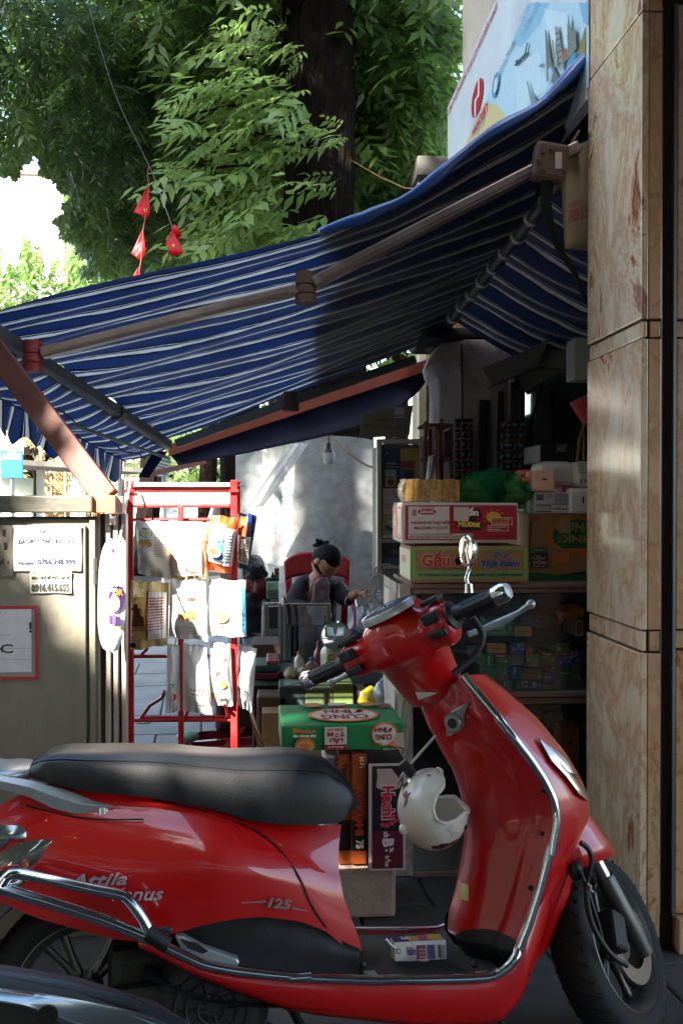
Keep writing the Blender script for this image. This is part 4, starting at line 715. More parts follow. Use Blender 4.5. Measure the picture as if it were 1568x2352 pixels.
# tissue packs
M_tis = mat('tissue_film', '#cfcac3', .35, var=.05, scale=10, bump=.1, bscale=20, coat=.3)
carton('tissue_pack', 'white tissue pack printed with barcode and tiny blue diagrams', 1226, 1130, 1308, 1180, 3.44, .12, M_tis, [('r', .02, .04, .98, .97, '#b9b2ae'), ('r', .05, .62, .26, .9, '#54506a'), ('r', .56, .5, .96, .92, '#8e889a'), ('r', .03, .36, .46, .42, '#3a3648'), ('r', .5, .42, .96, .47, '#3a3648'), ('r', .03, .08, .46, .13, '#3a3648'), ('r', .52, .2, .94, .25, '#3a3648')] + lines(.3, .7, .5, .9, 3, '#5a5670') + lines(.05, .16, .46, .34, 4, '#8a8494'), cat='tissue pack', group='tissue packs heaped beside the pillar', bev=.01)
carton('tissue_pack', 'milky green wrapped tissue pack end behind the printed one', 1207, 1132, 1225, 1180, 3.46, .12, mat('tissue_green', '#8fae9f', .35, coat=.3), cat='tissue pack', group='tissue packs heaped beside the pillar', bev=.01)
carton('tissue_pack', 'pale white tissue pack with one black slot at the pillar edge', 1305, 1122, 1400, 1180, 3.43, .12, M_tis, [('r', .33, .42, .37, .68, '#201d20')], cat='tissue pack', group='tissue packs heaped beside the pillar', bev=.012)
carton('tissue_pack', 'salmon-pink square tissue pack with a black dash', 1222, 1079, 1275, 1129, 3.43, .10, mat('tissue_pink', '#d6a08c', .35, var=.06, coat=.3, bump=.1, bscale=20), [('r', .42, .52, .62, .60, '#201d20')], cat='tissue pack', group='tissue packs heaped beside the pillar', bev=.008)
carton('tissue_pack', 'orange and blue printed tissue roll pack beside the salmon one', 1195, 1078, 1224, 1112, 3.47, .1, mat('tissue_orange', '#cf5a26', .4, var=.06, coat=.3), [('r', 0, .4, .3, .7, '#2a2f5a'), ('r', .4, .5, .7, .8, '#c9c0b8'), ('r', .7, .3, .9, .6, '#2a2f5a')], cat='tissue pack', group='tissue packs heaped beside the pillar', bev=.012)
carton('tissue_pack', 'large plump white toilet-paper pack topmost beside the pillar', 1240, 1060, 1322, 1122, 3.52, .16, M_tis, cat='tissue pack', group='tissue packs heaped beside the pillar', bev=.025)
carton('tissue_pack', 'white paper pack with grey fine print touching the pillar', 1318, 1060, 1420, 1122, 3.50, .16, M_tis, lines(.05, .5, .5, .95, 8, '#8a8680') + [('e', .1, .28, .03, .08, '#7a7670'), ('e', .2, .28, .03, .08, '#7a7670')], cat='tissue pack', group='tissue packs heaped beside the pillar', bev=.02)
carton('tissue_pack', 'magenta pack sliver between the white tissue packs', 1290, 1115, 1312, 1132, 3.47, .1, mat('tissue_magenta', '#b02a5a', .4), cat='tissue pack', group='tissue packs heaped beside the pillar', bev=.004)

# ------------------------------------------------------------------ glazed counter under the cartons
CYc = 3.42
ct = thing('glass_counter', 'old wooden glass-fronted counter with sliding panes full of toothpaste boxes', 'counter', (.9, 3.6, 0))
M_wood = mat('old_mauve_wood', '#8a6f66', .6, var=.18, scale=6, stretch=(.3, 1, 6), bump=.1, dirt='#4a352c', dirt_amt=.5); M_woodw = mat('peeling_white_wood', '#b3a69e', .7, var=.15, scale=8, dirt='#5a3a2c', dirt_scale=12, dirt_amt=.7, bump=.2)
def cbar(nm, u0, v0, u1, v1, dy=0, dep=.04, m=M_wood, bev=.003): a = at(u0, v1, CYc+dy); b = at(u1, v0, CYc+dy); return MB().box(a.x, CYc+dy, a.z, b.x, CYc+dy+dep, b.z).build(nm, m, ct, bevel=bev)
XR = at(1480, 1500, CYc).x
def rail_(nm, v0, v1, dy, dep, m=M_wood, u0=944): a = at(u0, v1, CYc+dy); b = at(u0, v0, CYc+dy); return MB().box(a.x, CYc+dy, a.z, XR, CYc+dy+dep, b.z).build(nm, m, ct, bevel=.003)
rail_('top_board', 1341, 1352, -.02, .50); rail_('rail', 1353, 1364, 0, .04); rail_('rail', 1594, 1606, -.006, .05); rail_('rail', 1607, 1622, 0, .045); rail_('shelf', 1478, 1484, .05, .36, M_dark); rail_('shelf', 1598, 1602, .05, .36, M_dark); rail_('rail', 2004, 2020, 0, .05, M_wood)
rail_('plinth_panel', 1905, 2002, .01, .02, mat('counter_grey', '#6a6e69', .6, var=.15, dirt='#3a3c38')); rail_('rail', 1893, 1904, 0, .03, mat('counter_grey', ''))
rail_('back_board', 1352, 2010, .42, .02, M_dark); rail_('bottom', 2010, 2016, .05, .36, M_dark)
cbar('post', 917, 1342, 943, 1445, -.006, .05, M_woodw); cbar('post', 944, 1366, 956, 1592, -.002, .04, M_woodw); cbar('post', 905, 1592, 948, 2014, -.004, .05, M_woodw)
cbar('leg', 932, 2020, 952, 2060, 0, .05, M_dark)
a = at(956, 1590, CYc+.02); b = at(956, 1366, CYc+.02); MB().box(a.x, CYc+.018, a.z, XR, CYc+.022, b.z).build('pane', glass('counter_glass', (.96, .97, .96), refl=.0, dust=.012, rough=.01), ct)
a = at(950, 1890, CYc+.02); b = at(950, 1624, CYc+.02); MB().box(a.x, CYc+.018, a.z, XR, CYc+.022, b.z).build('pane', glass('counter_glass'), ct)
# side of the counter with small sachets behind glass
a = at(917, 1342, CYc); MB().box(a.x-.004, CYc+.05, .2, a.x, CYc+.46, a.z).build('side_panel', M_woodw, ct)
printed(ct, Vector((a.x-.005, CYc+.44, a.z-.30)), (0, -.38, 0), (0, 0, .28), [('r', .04, .02, .96, .96, '#77706b'), ('r', .1, .55, .5, .92, '#c9b9b5'), ('r', .55, .5, .92, .9, '#a2575f'), ('r', .1, .1, .5, .5, '#b5a9a2'), ('r', .55, .1, .9, .45, '#8a4a50'), ('l', [(.5, 0), (.5, 1)], .02, '#c9c0b8')])
MB().grid(lambda s, t: at(913+32*s, 1592+150*t, CYc-.02) + Vector((0, -.012*math.sin(s*9+t*5), 0)), 8, 20).build('cling_wrap', film('cellophane', ''), ct, smooth=180)

BOXC = {'closeup': ('#2a9a62', 'closeup', '#d5ddd6'), 'colgate': ('#27964a', 'Colgate', '#e8e4e0'), 'ps': ('#2c5fc4', 'P/S', '#27345a'), 'psg': ('#2a9a66', 'P/S', '#27345a'), 'perio': ('#2450b0', '페리오', '#d5dbe6'), 'ench': ('#e0b552', 'Enchanteur', '#6a4a2a'), 'silver': ('#a9b0ab', '', '#55605c'), 'green': ('#2a9a62', '', '#fff'), 'gy': ('#2a7a40', '', '#fff'), 'red': ('#c42a38', '', '#fff'), 'olive': ('#6a6a3a', '', '#fff'), 'rabbit': ('#2a9a66', 'RABBIT', '#d8ded8'), 'blue': ('#22335c', '', '#fff'), 'orange': ('#c97a2a', '', '#fff'), 'life': ('#c9c0bd', '', '#fff')}
BADJ = {'closeup': 'green', 'colgate': 'green and red', 'ps': 'blue and white', 'psg': 'green and white', 'perio': 'deep blue', 'ench': 'yellow', 'silver': 'silver-grey', 'green': 'plain green', 'gy': 'green and yellow', 'red': 'small red and green', 'olive': 'olive', 'rabbit': 'large green', 'blue': 'tilted navy', 'orange': 'orange', 'life': 'white with red oval'}
PLACE = []
def shelfbox(kind, c, ang=0, flip=False, lab=None, Y=CYc+.035, name='toothpaste_box', cat='toothpaste box', grp='toiletry boxes inside the glass counter'):
    u0, v0, u1, v1 = [1033 + q*.205 if i % 2 == 0 else 1320 + q*.205 for i, q in enumerate(c)]
    a = at(u0, v1, Y); b = at(u1, v0, Y); W = b.x-a.x; H = b.z-a.z; col, word, tc_ = BOXC[kind]; vert = H > W and kind not in ('silver', 'green', 'olive')
    mb = MB(); C = Vector(((a.x+b.x)/2, Y, (a.z+b.z)/2)); rot = Matrix.Rotation(R(ang), 3, 'Y')
    D = .15 if kind not in ('rabbit',) else .1
    mb.obox(C + Vector((0, D/2, 0)), (W/2, D/2, H/2), rot); o = mb.build(name, mat('box_'+kind, col, .4, var=.06, coat=.2), bevel=.002); prop(o, lab, cat, grp)
    ax = rot @ Vector((1, 0, 0)); az = rot @ Vector((0, 0, 1)); ww, hh = W, H
    if vert: ax, az = az, -ax; ww, hh = H, W
    if flip: ax, az = -ax, -az
    U = ax*ww; V = az*hh; O = C - U/2 - V/2; its = []
    if kind == 'closeup': its = [('t', .12, .42, .8, .68, word, tc_, .05), ('r', .1, .2, .5, .26, '#a9c4b0')]
    elif kind == 'colgate': its = [('p', [(0, .72), (.85, .72), (.9, .84), (.84, .98), (0, .98)], '#b3202a'), ('t', .06, .76, .72, .95, word, tc_, .05), ('p', [(.7, .3), (.9, .3), (.92, .52), (.84, .46), (.76, .55), (.68, .5)], '#d8dcd8'), ('r', .5, .3, .7, .4, '#c99b35'), ('r', 0, 0, 1, .16, '#6aa04a')] + lines(.1, .4, .6, .66, 3, '#b9c9bb')
    elif kind in ('ps', 'psg'): its = [('p', [(.0, .0), (.0, .55), (.25, .55), (.42, .4), (.5, .18), (.5, .0)], '#d5d7dc'), ('t', .06, .12, .36, .42, word, tc_, .06), ('r', .5, .86, 1, 1, '#a5283a')] + lines(.55, .3, .95, .7, 3, '#a9b8d5')
    elif kind == 'perio': its = [('t', .12, .32, .6, .66, word, tc_, .06), ('r', 0, .84, 1, 1, '#3a78b5'), ('r', .72, .4, .82, .5, '#8fa5c9')]
    elif kind == 'ench': its = [('t', .2, .42, .82, .64, word, tc_, .03), ('e', .5, .8, .06, .08, '#8a6a3a'), ('r', .2, .2, .6, .24, '#8a6a3a')]
    elif kind == 'silver': its = [('r', .08, .1, .92, .9, '#7d8580')] + lines(.15, .2, .85, .8, 5, '#a9b0aa')
    elif kind == 'gy': its = [('r', 0, 0, 1, .5, '#d0a935'), ('r', .55, .38, .95, .5, '#a5283a'), ('r', .62, .1, .82, .35, '#2a7a40')] + lines(.06, .1, .5, .4, 3, '#3a6a9a')
    elif kind == 'red': its = [('r', .1, .45, .9, .9, '#2a6a40'), ('p', [(.5, .5), (.7, .5), (.7, .75), (.5, .75)], '#d5d5d2')]
    elif kind == 'rabbit': its = [('t', .22, .38, .72, .66, word, tc_, .06), ('t', .2, .14, .74, .28, 'SUPER POWER', tc_, .03), ('t', .42, .76, .62, .84, 'ALKALI CELL', tc_, .02), ('e', .88, .58, .03, .05, '#d5b5b0'), ('e', .88, .42, .03, .05, '#d5b5b0'), ('e', .88, .26, .03, .05, '#d5b5b0')]
    elif kind == 'life': its = [('e', .5, .5, .4, .28, '#a5283a'), ('t', .2, .42, .8, .58, 'Lifebuoy', '#e5e0dd', .03)]
    elif kind == 'olive': its = [('r', .1, .12, .9, .88, '#7d7a48')]
    elif kind == 'orange': its = [('r', .05, .1, .95, .5, '#b5662a')]
    if its: printed(o, O, U, V, its, lift=.0015)
    return o
_bx = [('closeup', (280, 800, 365, 962), -2, 1, 'vertical green close-up box at the far left of the upper row'), ('closeup', (362, 890, 488, 1045), 1, 1, 'vertical green close-up box left of the first red-topped box'), ('ench', (415, 772, 625, 880), 1, 0, 'yellow soap box lying on the red-topped toothpaste'), ('ps', (675, 772, 830, 900), 0, 1, 'upside-down blue box with white corner beside the yellow soap'), ('colgate', (500, 890, 660, 1030), 2, 0, 'red-topped green box directly under the yellow soap'), ('silver', (662, 905, 826, 1014), -1, 0, 'silver-grey box under the upside-down blue one'), ('red', (845, 805, 940, 895), 0, 0, 'small red and green box standing above the flipped green one'),
   ('colgate', (842, 892, 1000, 1036), 0, 1, 'upside-down green box with red band right of the silver one'), ('colgate', (1015, 870, 1182, 1008), 7, 0, 'tilted green box with red top in the middle of the upper row'), ('colgate', (1187, 772, 1345, 910), -2, 1, 'upside-down green box highest at the right of the row'), ('ps', (1197, 912, 1350, 1042), -1, 1, 'blue box under the highest green one'), ('ps', (1352, 850, 1492, 998), -2, 1, 'blue box on its end at the right near the pillar'),
   ('perio', (662, 1017, 786, 1184), 0, 1, 'vertical deep blue Korean box in the middle row'), ('green', (425, 1045, 522, 1184), 3, 0, 'plain green box end at the left of the middle row'), ('silver', (528, 1042, 600, 1184), 0, 0, 'narrow grey box left of the green and white one'), ('psg', (603, 1042, 658, 1184), 0, 1, 'narrow green and white box left of the vertical blue one'), ('gy', (792, 1042, 1026, 1174), 0, 0, 'wide green and yellow box in the middle row'), ('red', (1090, 1012, 1200, 1092), 4, 0, 'small red box leaning over the horizontal blue Korean one'), ('perio', (1032, 1096, 1194, 1210), 1, 0, 'horizontal deep blue Korean box'), ('closeup', (1205, 1046, 1360, 1172), 0, 0, 'horizontal green close-up box at the right of the middle row'), ('silver', (1366, 1010, 1456, 1166), 0, 0, 'upright silver-grey box close to the pillar'),
   ('psg', (600, 1187, 706, 1320), 0, 1, 'green box with big white corner at the left of the bottom row'), ('psg', (727, 1187, 866, 1320), 0, 1, 'second green box with white corner on the bottom row'), ('perio', (872, 1182, 1005, 1320), 0, 1, 'vertical deep blue Korean box on the bottom row'), ('olive', (1012, 1217, 1176, 1320), 0, 0, 'olive framed box under the horizontal blue one'), ('silver', (1196, 1177, 1298, 1320), 0, 0, 'grey box right of the olive one'), ('silver', (1300, 1177, 1408, 1320), 0, 0, 'grey box with faint pattern third from the bottom right'), ('silver', (1412, 1177, 1500, 1320), 0, 0, 'grey box at the bottom right corner against the pillar'), ('green', (500, 1190, 596, 1320), 0, 0, 'plain green box at the bottom left behind the red fairing')]
for k, (kd, c, an, fl, lb) in enumerate(_bx): shelfbox(kd, c, an, fl, lb)
shelfbox('rabbit', (400, 500, 708, 690), 0, False, 'big green battery box lettered RABBIT on the upper shelf', name='battery_box', cat='battery box'); shelfbox('ench', (717, 582, 915, 690), 0, True, 'upside-down yellow soap box on the upper shelf', name='soap_box', cat='soap box'); shelfbox('blue', (785, 480, 1040, 590), 12, False, 'tilted navy box leaning on the upper shelf', name='navy_box', cat='box', Y=CYc+.1); shelfbox('orange', (1210, 395, 1500, 500), -12, False, 'orange box lying askew high on the upper shelf', name='orange_box', cat='box', Y=CYc+.1); shelfbox('life', (1395, 515, 1492, 690), 0, False, 'white soap box with red oval near the pillar', name='soap_box', cat='soap box')
carton('phone_box', 'upright orange box with phone picture in the lower counter compartment', 1288, 1666, 1329, 1890, CYc+.06, .1, mat('box_orange2', '#a3622a', .5), [('r', .08, .62, .92, .96, '#b5702f'), ('r', .42, .78, .58, .84, '#1a1a1a'), ('r', .2, .12, .6, .5, '#241f1c'), ('r', .62, .1, .85, .42, '#3a3430')] + lines(.15, .54, .85, .66, 4, '#7a4a22'), cat='box', bev=.003)
for k, (u, v, s, c, lb) in enumerate(((1150, 1655, .06, '#123c2a', 'dark green packet in the lower counter compartment'), (1215, 1650, .05, '#2a2f33', 'grey plastic packet beside the dark green one'), (1268, 1652, .045, '#6a5a4a', 'tan packet left of the phone box'), (1180, 1400, .06, '#262a2e', 'dark plastic packet high in the counter'), (1245, 1420, .075, '#6a2226', 'crumpled dark red packet high in the counter'), (1000, 1372, .05, '#7a5a2a', 'tan carton end behind the counter glass left'))):
    o = MB().grid(blob(at(u, v, CYc+.16), (s, s*.6, s*.75), amp=.2, seed=k+5), 14, 10).build('packet', mat('packet_%d' % k, c, .4, var=.2, bump=.2), smooth=180); prop(o, lb, 'packet')

# cartons in front of the counter, standing on a stone block
bk = MB(); a = at(760, 2112, 3.08); b = at(909, 1984, 3.08); bk.box(a.x, 3.08, 0, b.x, 3.42, b.z)
o = bk.build('stone_block', mat('pale_stone', '#a58d7c', .85, var=.2, scale=12, bump=.5, bscale=50, dirt='#6a4a3a', dirt_scale=6), bevel=.012); prop(o, 'pale pitted stone block under the noodle boxes', 'block')
carton('black_noodle_box', 'black and maroon noodle box standing on end with torn patch', 846, 1752, 931, 2000, 3.05, .17, M_blk, [('r', 0, 0, 1, 1, '#b9a6a4'), ('r', .09, .02, .93, .975, '#171214'), ('r', .09, .02, .93, .37, '#5a1522'), ('p', [(.22, .95), (.62, .95), (.9, .82), (.85, .77), (.5, .73), (.2, .78), (.24, .88)], '#b39a90')] + [('p', star(x, y, .034, .33), '#c23a4a') for x, y in ((.38, .43), (.5, .42), (.62, .44), (.72, .47), (.66, .51))], left=[('r', .0, 0, .06, 1, '#b9a6a4'), ('r', .3, .3, .7, .6, '#5a1522'), ('r', .3, .7, .6, .85, '#c9bcb8')], cat='carton')
hb = [o for o in COL.objects if o.name == 'black_noodle_box'][0]
a = at(846, 2000, 3.05); b = at(931, 1752, 3.05); W = b.x-a.x; H = b.z-a.z   # lettering runs downwards
printed(hb, Vector((a.x, 3.05, b.z)), (0, 0, -H), (W, 0, 0), [('t', .20, .33, .53, .72, 'Hachi', '#d5c9c6', .08), ('t', .21, .35, .52, .70, 'Hachi', '#b0283a', .05), ('t', .70, .36, .85, .68, 'Bò', '#cfc0bd', .06), ('t', .63, .40, .69, .58, 'xốt', '#cfc0bd', .04), ('t', .86, .44, .96, .6, 'hầm', '#cfc0bd', .04)], lift=.004)
def kok(u0, u1, lab, its, Y=3.07):
    o = carton('orange_noodle_box', lab, u0, 1732, u1, 1984, Y, .25, M_or, [('r', .02, .0, .98, 1, '#9c481a'), ('r', .0, .12, 1, .40, '#1a1512')] if its else [('r', .0, .0, 1, 1, '#96441a')], cat='carton', group='orange noodle boxes on end')
    a = at(u0, 1984, Y); b = at(u1, 1732, Y); 
    if its: printed(o, Vector((a.x, Y, b.z)), (0, 0, -(b.z-a.z)), (b.x-a.x, 0, 0), its, lift=.004)
kok(808, 841, 'orange instant noodle box standing on end, lettered downwards', [('t', .30, .2, .74, .85, 'KOKOMI', '#2a1410', .09), ('t', .30, .22, .74, .83, 'KOKOMI', '#c2402a', .045), ('t', .78, .25, .86, .8, '75', '#d8d0c8', .06), ('t', .02, .5, .12, .9, 'MỚI', '#e0c9a8', .04)])
kok(776, 807, 'orange noodle box turned sideways between seat and lettered box', [('t', .08, .3, .22, .75, 'TÔM', '#2a1410', .05)], 3.08)
carton('white_noodle_box', 'white noodle box edge next to the orange ones', 748, 1735, 775, 1984, 3.09, .25, M_cart, [('r', .2, .8, .9, .98, '#6a5f80')], cat='carton')
carton('green_noodle_carton', 'green noodle carton lying upside down, lettering inverted, left corner torn', 646, 1662, 928, 1727, 3.04, .30, M_cgrn, yaw=1.5, cat='carton')
gc = [o for o in COL.objects if o.name == 'green_noodle_carton'][0]
a = at(646, 1727, 3.04); b = at(928, 1662, 3.04); W = b.x-a.x; H = b.z-a.z; RX = Matrix.Rotation(R(1.5), 3, 'Z')
UX = RX @ Vector((W, 0, 0)); UY = RX @ Vector((0, .30, 0))
drop_ = lambda cx, cy, rx, ry: [(cx+rx*math.cos(t)*(1 if math.cos(t) > 0 else 1), cy+ry*math.sin(t)) for t in [2*math.pi*k/28 for k in range(28)]]
fr_ = [('e', .16, .40, .11, .46, '#d0722c'), ('e', .16, .42, .095, .40, '#d8ccc4'), ('p', [(.05, .55), (.04, .98), (.14, .8)], '#d0722c'), ('p', [(.0, .35), (.07, .38), (.09, .8), (.0, .95)], '#b9a99a'), ('t', .10, .40, .24, .62, 'CUNG', '#8a2030', .04), ('t', .10, .14, .24, .36, 'ĐÌNH', '#8a2030', .04), ('t', .18, .72, .25, .78, 'Mì khoai tây', '#4a4a4a', .02),
       ('r', .47, .08, .65, .95, '#d8ccc4'), ('r', .47, .75, .65, .95, '#98202c'), ('t', .50, .79, .62, .90, 'Hương vị', '#e5d5d0', .02), ('t', .50, .5, .61, .72, 'LẨU', '#98202c', .07), ('t', .485, .27, .63, .48, 'TÔM', '#98202c', .07), ('t', .50, .13, .63, .24, 'CHUA CAY', '#98202c', .04),
       ('e', .81, .74, .08, .30, '#d0722c'), ('e', .81, .78, .075, .22, '#d9975a'), ('e', .81, .80, .04, .13, '#c9783a'), ('t', .72, .32, .91, .46, 'Sợi khoai tây', '#e8e0d8', .05), ('t', .72, .10, .91, .30, '+Trứng', '#d0722c', .08)]
printed(gc, a + UX + Vector((0, 0, H)), -UX, Vector((0, 0, -H)), fr_, lift=.004)
tp_ = [('e', .46, .60, .30, .34, '#d0722c'), ('e', .46, .60, .27, .28, '#d8ccc4'), ('t', .26, .60, .66, .82, 'CUNG', '#8a2030', .04), ('t', .28, .36, .62, .58, 'ĐÌNH', '#8a2030', .04), ('r', .03, .15, .12, .3, '#98202c'), ('r', .40, .02, .56, .22, '#d8ccc4'), ('r', .40, .16, .56, .22, '#98202c'), ('e', .20, .12, .09, .1, '#c98a4a'), ('e', .70, .12, .09, .11, '#c98a6a')]
printed(gc, a + UX + UY + Vector((0, 0, H)), -UX, -UY, tp_, lift=.004, name='printed_top')
# ------------------------------------------------------------------ red scooter in front (local frame: x forward, y left, z up)
SM = Matrix.Translation((-0.406, 2.20, 0)) @ Matrix.Rotation(R(5.75), 4, 'Z') @ Matrix.Rotation(R(-9), 4, 'X'); SI = SM.inverted()
def sl(u, v, c):
    o = SI @ CAM; r = SI.to_3x3() @ ray(u, v); return o + r*((c-o.y)/r.y)
def slx(pts, c): return [(p.x, p.z) for p in (sl(u, v, c) for u, v in pts)]
sc_ = thing('red_scooter', 'glossy red motor scooter with black seat and chrome rails parked across the foreground', 'scooter', M=SM)
def paint(name, col):
    m, n, l, b, out = nodes(name); tc = n.new('ShaderNodeTexCoord'); nz = n.new('ShaderNodeTexNoise'); nz.inputs['Scale'].default_value = 4; nz.inputs['Detail'].default_value = 7; l.new(tc.outputs['Object'], nz.inputs[0])
    mx = n.new('ShaderNodeMix'); mx.data_type = 'RGBA'; r = n.new('ShaderNodeMapRange'); r.inputs[1].default_value = .45; r.inputs[2].default_value = .8; r.inputs[3].default_value = 0; r.inputs[4].default_value = .05; l.new(nz.outputs[0], r.inputs[0]); l.new(r.outputs[0], mx.inputs[0]); mx.inputs[6].default_value = hexc(col); mx.inputs[7].default_value = hexc('#7d4a40')
    l.new(mx.outputs[2], b.inputs['Base Color']); b.inputs['Roughness'].default_value = .38; b.inputs['Coat Weight'].default_value = 1; b.inputs['Coat Roughness'].default_value = .05; b.inputs['Specular IOR Level'].default_value = .4
    n2 = n.new('ShaderNodeTexNoise'); n2.inputs['Scale'].default_value = 900; l.new(tc.outputs['Object'], n2.inputs[0]); r2 = n.new('ShaderNodeMapRange'); r2.inputs[1].default_value = .62; r2.inputs[2].default_value = .75; r2.inputs[3].default_value = .025; r2.inputs[4].default_value = .2; l.new(n2.outputs[0], r2.inputs[0]); l.new(r2.outputs[0], b.inputs['Coat Roughness'])
    return m
M_scr = paint('scooter_red', '#c00404')
M_chr = mat('chrome', '#c9ccd0', .07, metal=1, var=.05, scale=8); M_silv = mat('silver_paint', '#a9adac', .32, metal=.55, var=.08, dirt='#4a4640', dirt_scale=20, dirt_amt=.25)
M_vin = mat('seat_vinyl', '#111214', .42, var=.1, scale=10, bump=.12, bscale=420); M_plb = mat('black_plastic', '#17181a', .5, var=.12, scale=12, bump=.1, bscale=200); M_floor = mat('floor_rubber', '#2a2b2b', .7, var=.2, scale=8, bump=.3, bscale=300, dirt='#4a4640', dirt_amt=.4); M_tyre = mat('tyre_rubber', '#0e0e0e', .8, var=.2, bump=.2)
M_alw = mat('alloy_grey', '#5c5a56', .4, metal=.7, var=.15, dirt='#2a2622', dirt_amt=.5); M_eng = mat('engine_dark', '#1c1b1a', .6, var=.25, bump=.2)
def SB(mb, nm, m, par=None, **k): return mb.build(nm, m, par or sc_, local=True, **k)
def coons(T, B, n, m):
    """T, B: polylines (x,z) rear to front; straight ends unless Rr given"""
    return lambda t, s: tuple(a + (b-a)*s for a, b in zip(polyline(B, t), polyline(T, t)))
# rear body
T_ = slx([(-70, 1890), (30, 1838), (110, 1802), (190, 1806), (350, 1826), (475, 1850), (585, 1888), (640, 1900), (732, 1905), (794, 1905)], -.15)
B_ = slx([(-70, 2085), (0, 2093), (76, 2123), (184, 2149), (264, 2167), (325, 2172), (402, 2150), (470, 2128), (540, 2114), (603, 2109), (688, 2120), (750, 2144), (797, 2183), (836, 2192)], -.19)
Rr = slx([(836, 2192), (828, 2160), (808, 2110), (790, 2060), (783, 2010), (785, 1955), (794, 1905)], -.13)
def body(t, s):
    tp = polyline(T_, t); bt = polyline(B_, t); x = bt[0] + (tp[0]-bt[0])*s; z = bt[1] + (tp[1]-bt[1])*s
    rx, rz = polyline(Rr, s); ex, ez = B_[-1][0] + (T_[-1][0]-B_[-1][0])*s, B_[-1][1] + (T_[-1][1]-B_[-1][1])*s
    k = max(0, (t-.55)/.45)**2; x += (rx-ex)*k; z += (rz-ez)*k
    wm = .205 - .075*(1-t)**2.2 - .085*max(0, (t-.62)/.38)**1.3
    sh = 1 - .10*(1-s)**2 - .34*max(0, s-.45)**1.5/.55**1.5
    y = wm*sh
    sc2 = .82 - .25*(t-.35)**2*2   # raised shoulder line
    y += -.010*(1/(1+math.exp(-(s-sc2)*60)))
    return x, y, z
def bodyp(t, q):   # q 0..1 right side up, 1..2 left side down
    if q <= 1: x, y, z = body(t, q); return Vector((x, -y, z))
    x, y, z = body(t, 2-q); return Vector((x, y, z))
mb = MB(); n = 56; mm = 44
ids = [[mb.av(bodyp(i/n, 2*j/mm)) for j in range(mm+1)] for i in range(n+1)]
for i in range(n):
    for j in range(mm): mb.face((ids[i][j], ids[i+1][j], ids[i+1][j+1], ids[i][j+1]))
mb.face(ids[0][::1]); 
for j in range(mm//2): mb.face((ids[n][j], ids[n][mm-j], ids[n][mm-j-1], ids[n][j+1])[::-1])
SB(mb, 'rear_body', M_scr, smooth=50)
# seat
ST = slx([(68, 1790), (70, 1768), (80, 1742), (108, 1725), (150, 1717), (300, 1716), (400, 1717), (450, 1723), (535, 1728), (650, 1724), (700, 1726), (740, 1736), (778, 1766), (803, 1798), (819, 1836), (823, 1860)], -.05)
SBt = slx([(68, 1790), (110, 1799), (190, 1818), (350, 1833), (475, 1856), (581, 1887), (640, 1894), (710, 1898), (784, 1894), (823, 1862)], -.15)
def zat(P, x):
    for (x0, z0), (x1, z1) in zip(P, P[1:]):
        if x <= x1 or (x1, z1) == P[-1]: return z0 + (z1-z0)*max(0, min(1, (x-x0)/max(x1-x0, 1e-6)))
xs0, xs1 = ST[0][0], ST[-1][0]
mb = MB(); rings = []
for i in range(61):
    t = i/60; x = xs0 + (xs1-xs0)*(.5 - .5*math.cos(math.pi*(.015 + .97*t))); zt = zat(ST, x); zb = min(zat(SBt, x), zt-.004)
    wd = (.152 - .02*max(0, (.25-t)/.25)**2 - .06*max(0, (t-.55)/.45)**1.6); endk = min(1, ((zt-zb)/.06))**.5; wd *= (.45 + .55*endk)
    ring = []
    for k in range(33):
        a = math.pi*k/32; c, s_ = math.cos(a), math.sin(a); yy = -wd*math.copysign(abs(c)**.38, c); zz = zb + (zt-zb)*(s_**.55); 
        if abs(abs(c)-.72) < .06: zz -= .002
        ring.append(Vector((x, yy*(1 if s_ > .02 else .97), zz)))
    rings.append(ring)
mb.loft(rings, closed=True); SB(mb, 'seat', M_vin, smooth=70)
sm_ = []
for i in range(4, 52):
    r_ = rings[i]; sm_.append(r_[7] + Vector((0, -.001, .001)))
SB(MB().tube(sm_, .0016, 5), 'seat_seam', M_plb)
# grab handle
gh = slx([(-60, 1772), (0, 1780), (70, 1793), (150, 1815), (210, 1840), (265, 1856)], -.15); gb_ = slx([(-60, 1812), (0, 1812), (70, 1832), (120, 1858), (178, 1874), (262, 1860)], -.15)
mb = MB(); rg = []
for i in range(19):
    t = i/18; a, b2 = polyline(gh, t), polyline(gb_, t); yo = -.155 + .03*t
    rg.append([Vector((a[0], yo+.016, a[1]-.004)), Vector((a[0], yo, a[1])), Vector((a[0]*.5+b2[0]*.5, yo-.012, (a[1]+b2[1])/2+.004)), Vector((b2[0], yo-.006, b2[1])), Vector((b2[0], yo+.016, b2[1]+.004))])
mb.loft(rg); g_ = SB(mb, 'grab_handle', M_silv, smooth=35, bevel=.002)
mb = MB(); mb.loft([[Vector((p.x, -p.y, p.z)) for p in r_][::-1] for r_ in rg]); SB(mb, 'grab_handle', M_silv, smooth=35)
q = sl(235, 1868, -.13); SB(MB().lathe([(0, -.02), (.014, -.02), (.014, .012), (0, .012)], 14, Matrix.Translation((q.x, -.125, q.z))), 'handle_mount', M_chr, smooth=40)
q = sl(25, 1772, -.05); SB(MB().ball((q.x, -.02, q.z), (.07, .13, .022), 24, 14), 'rack_plate', M_silv, smooth=180)
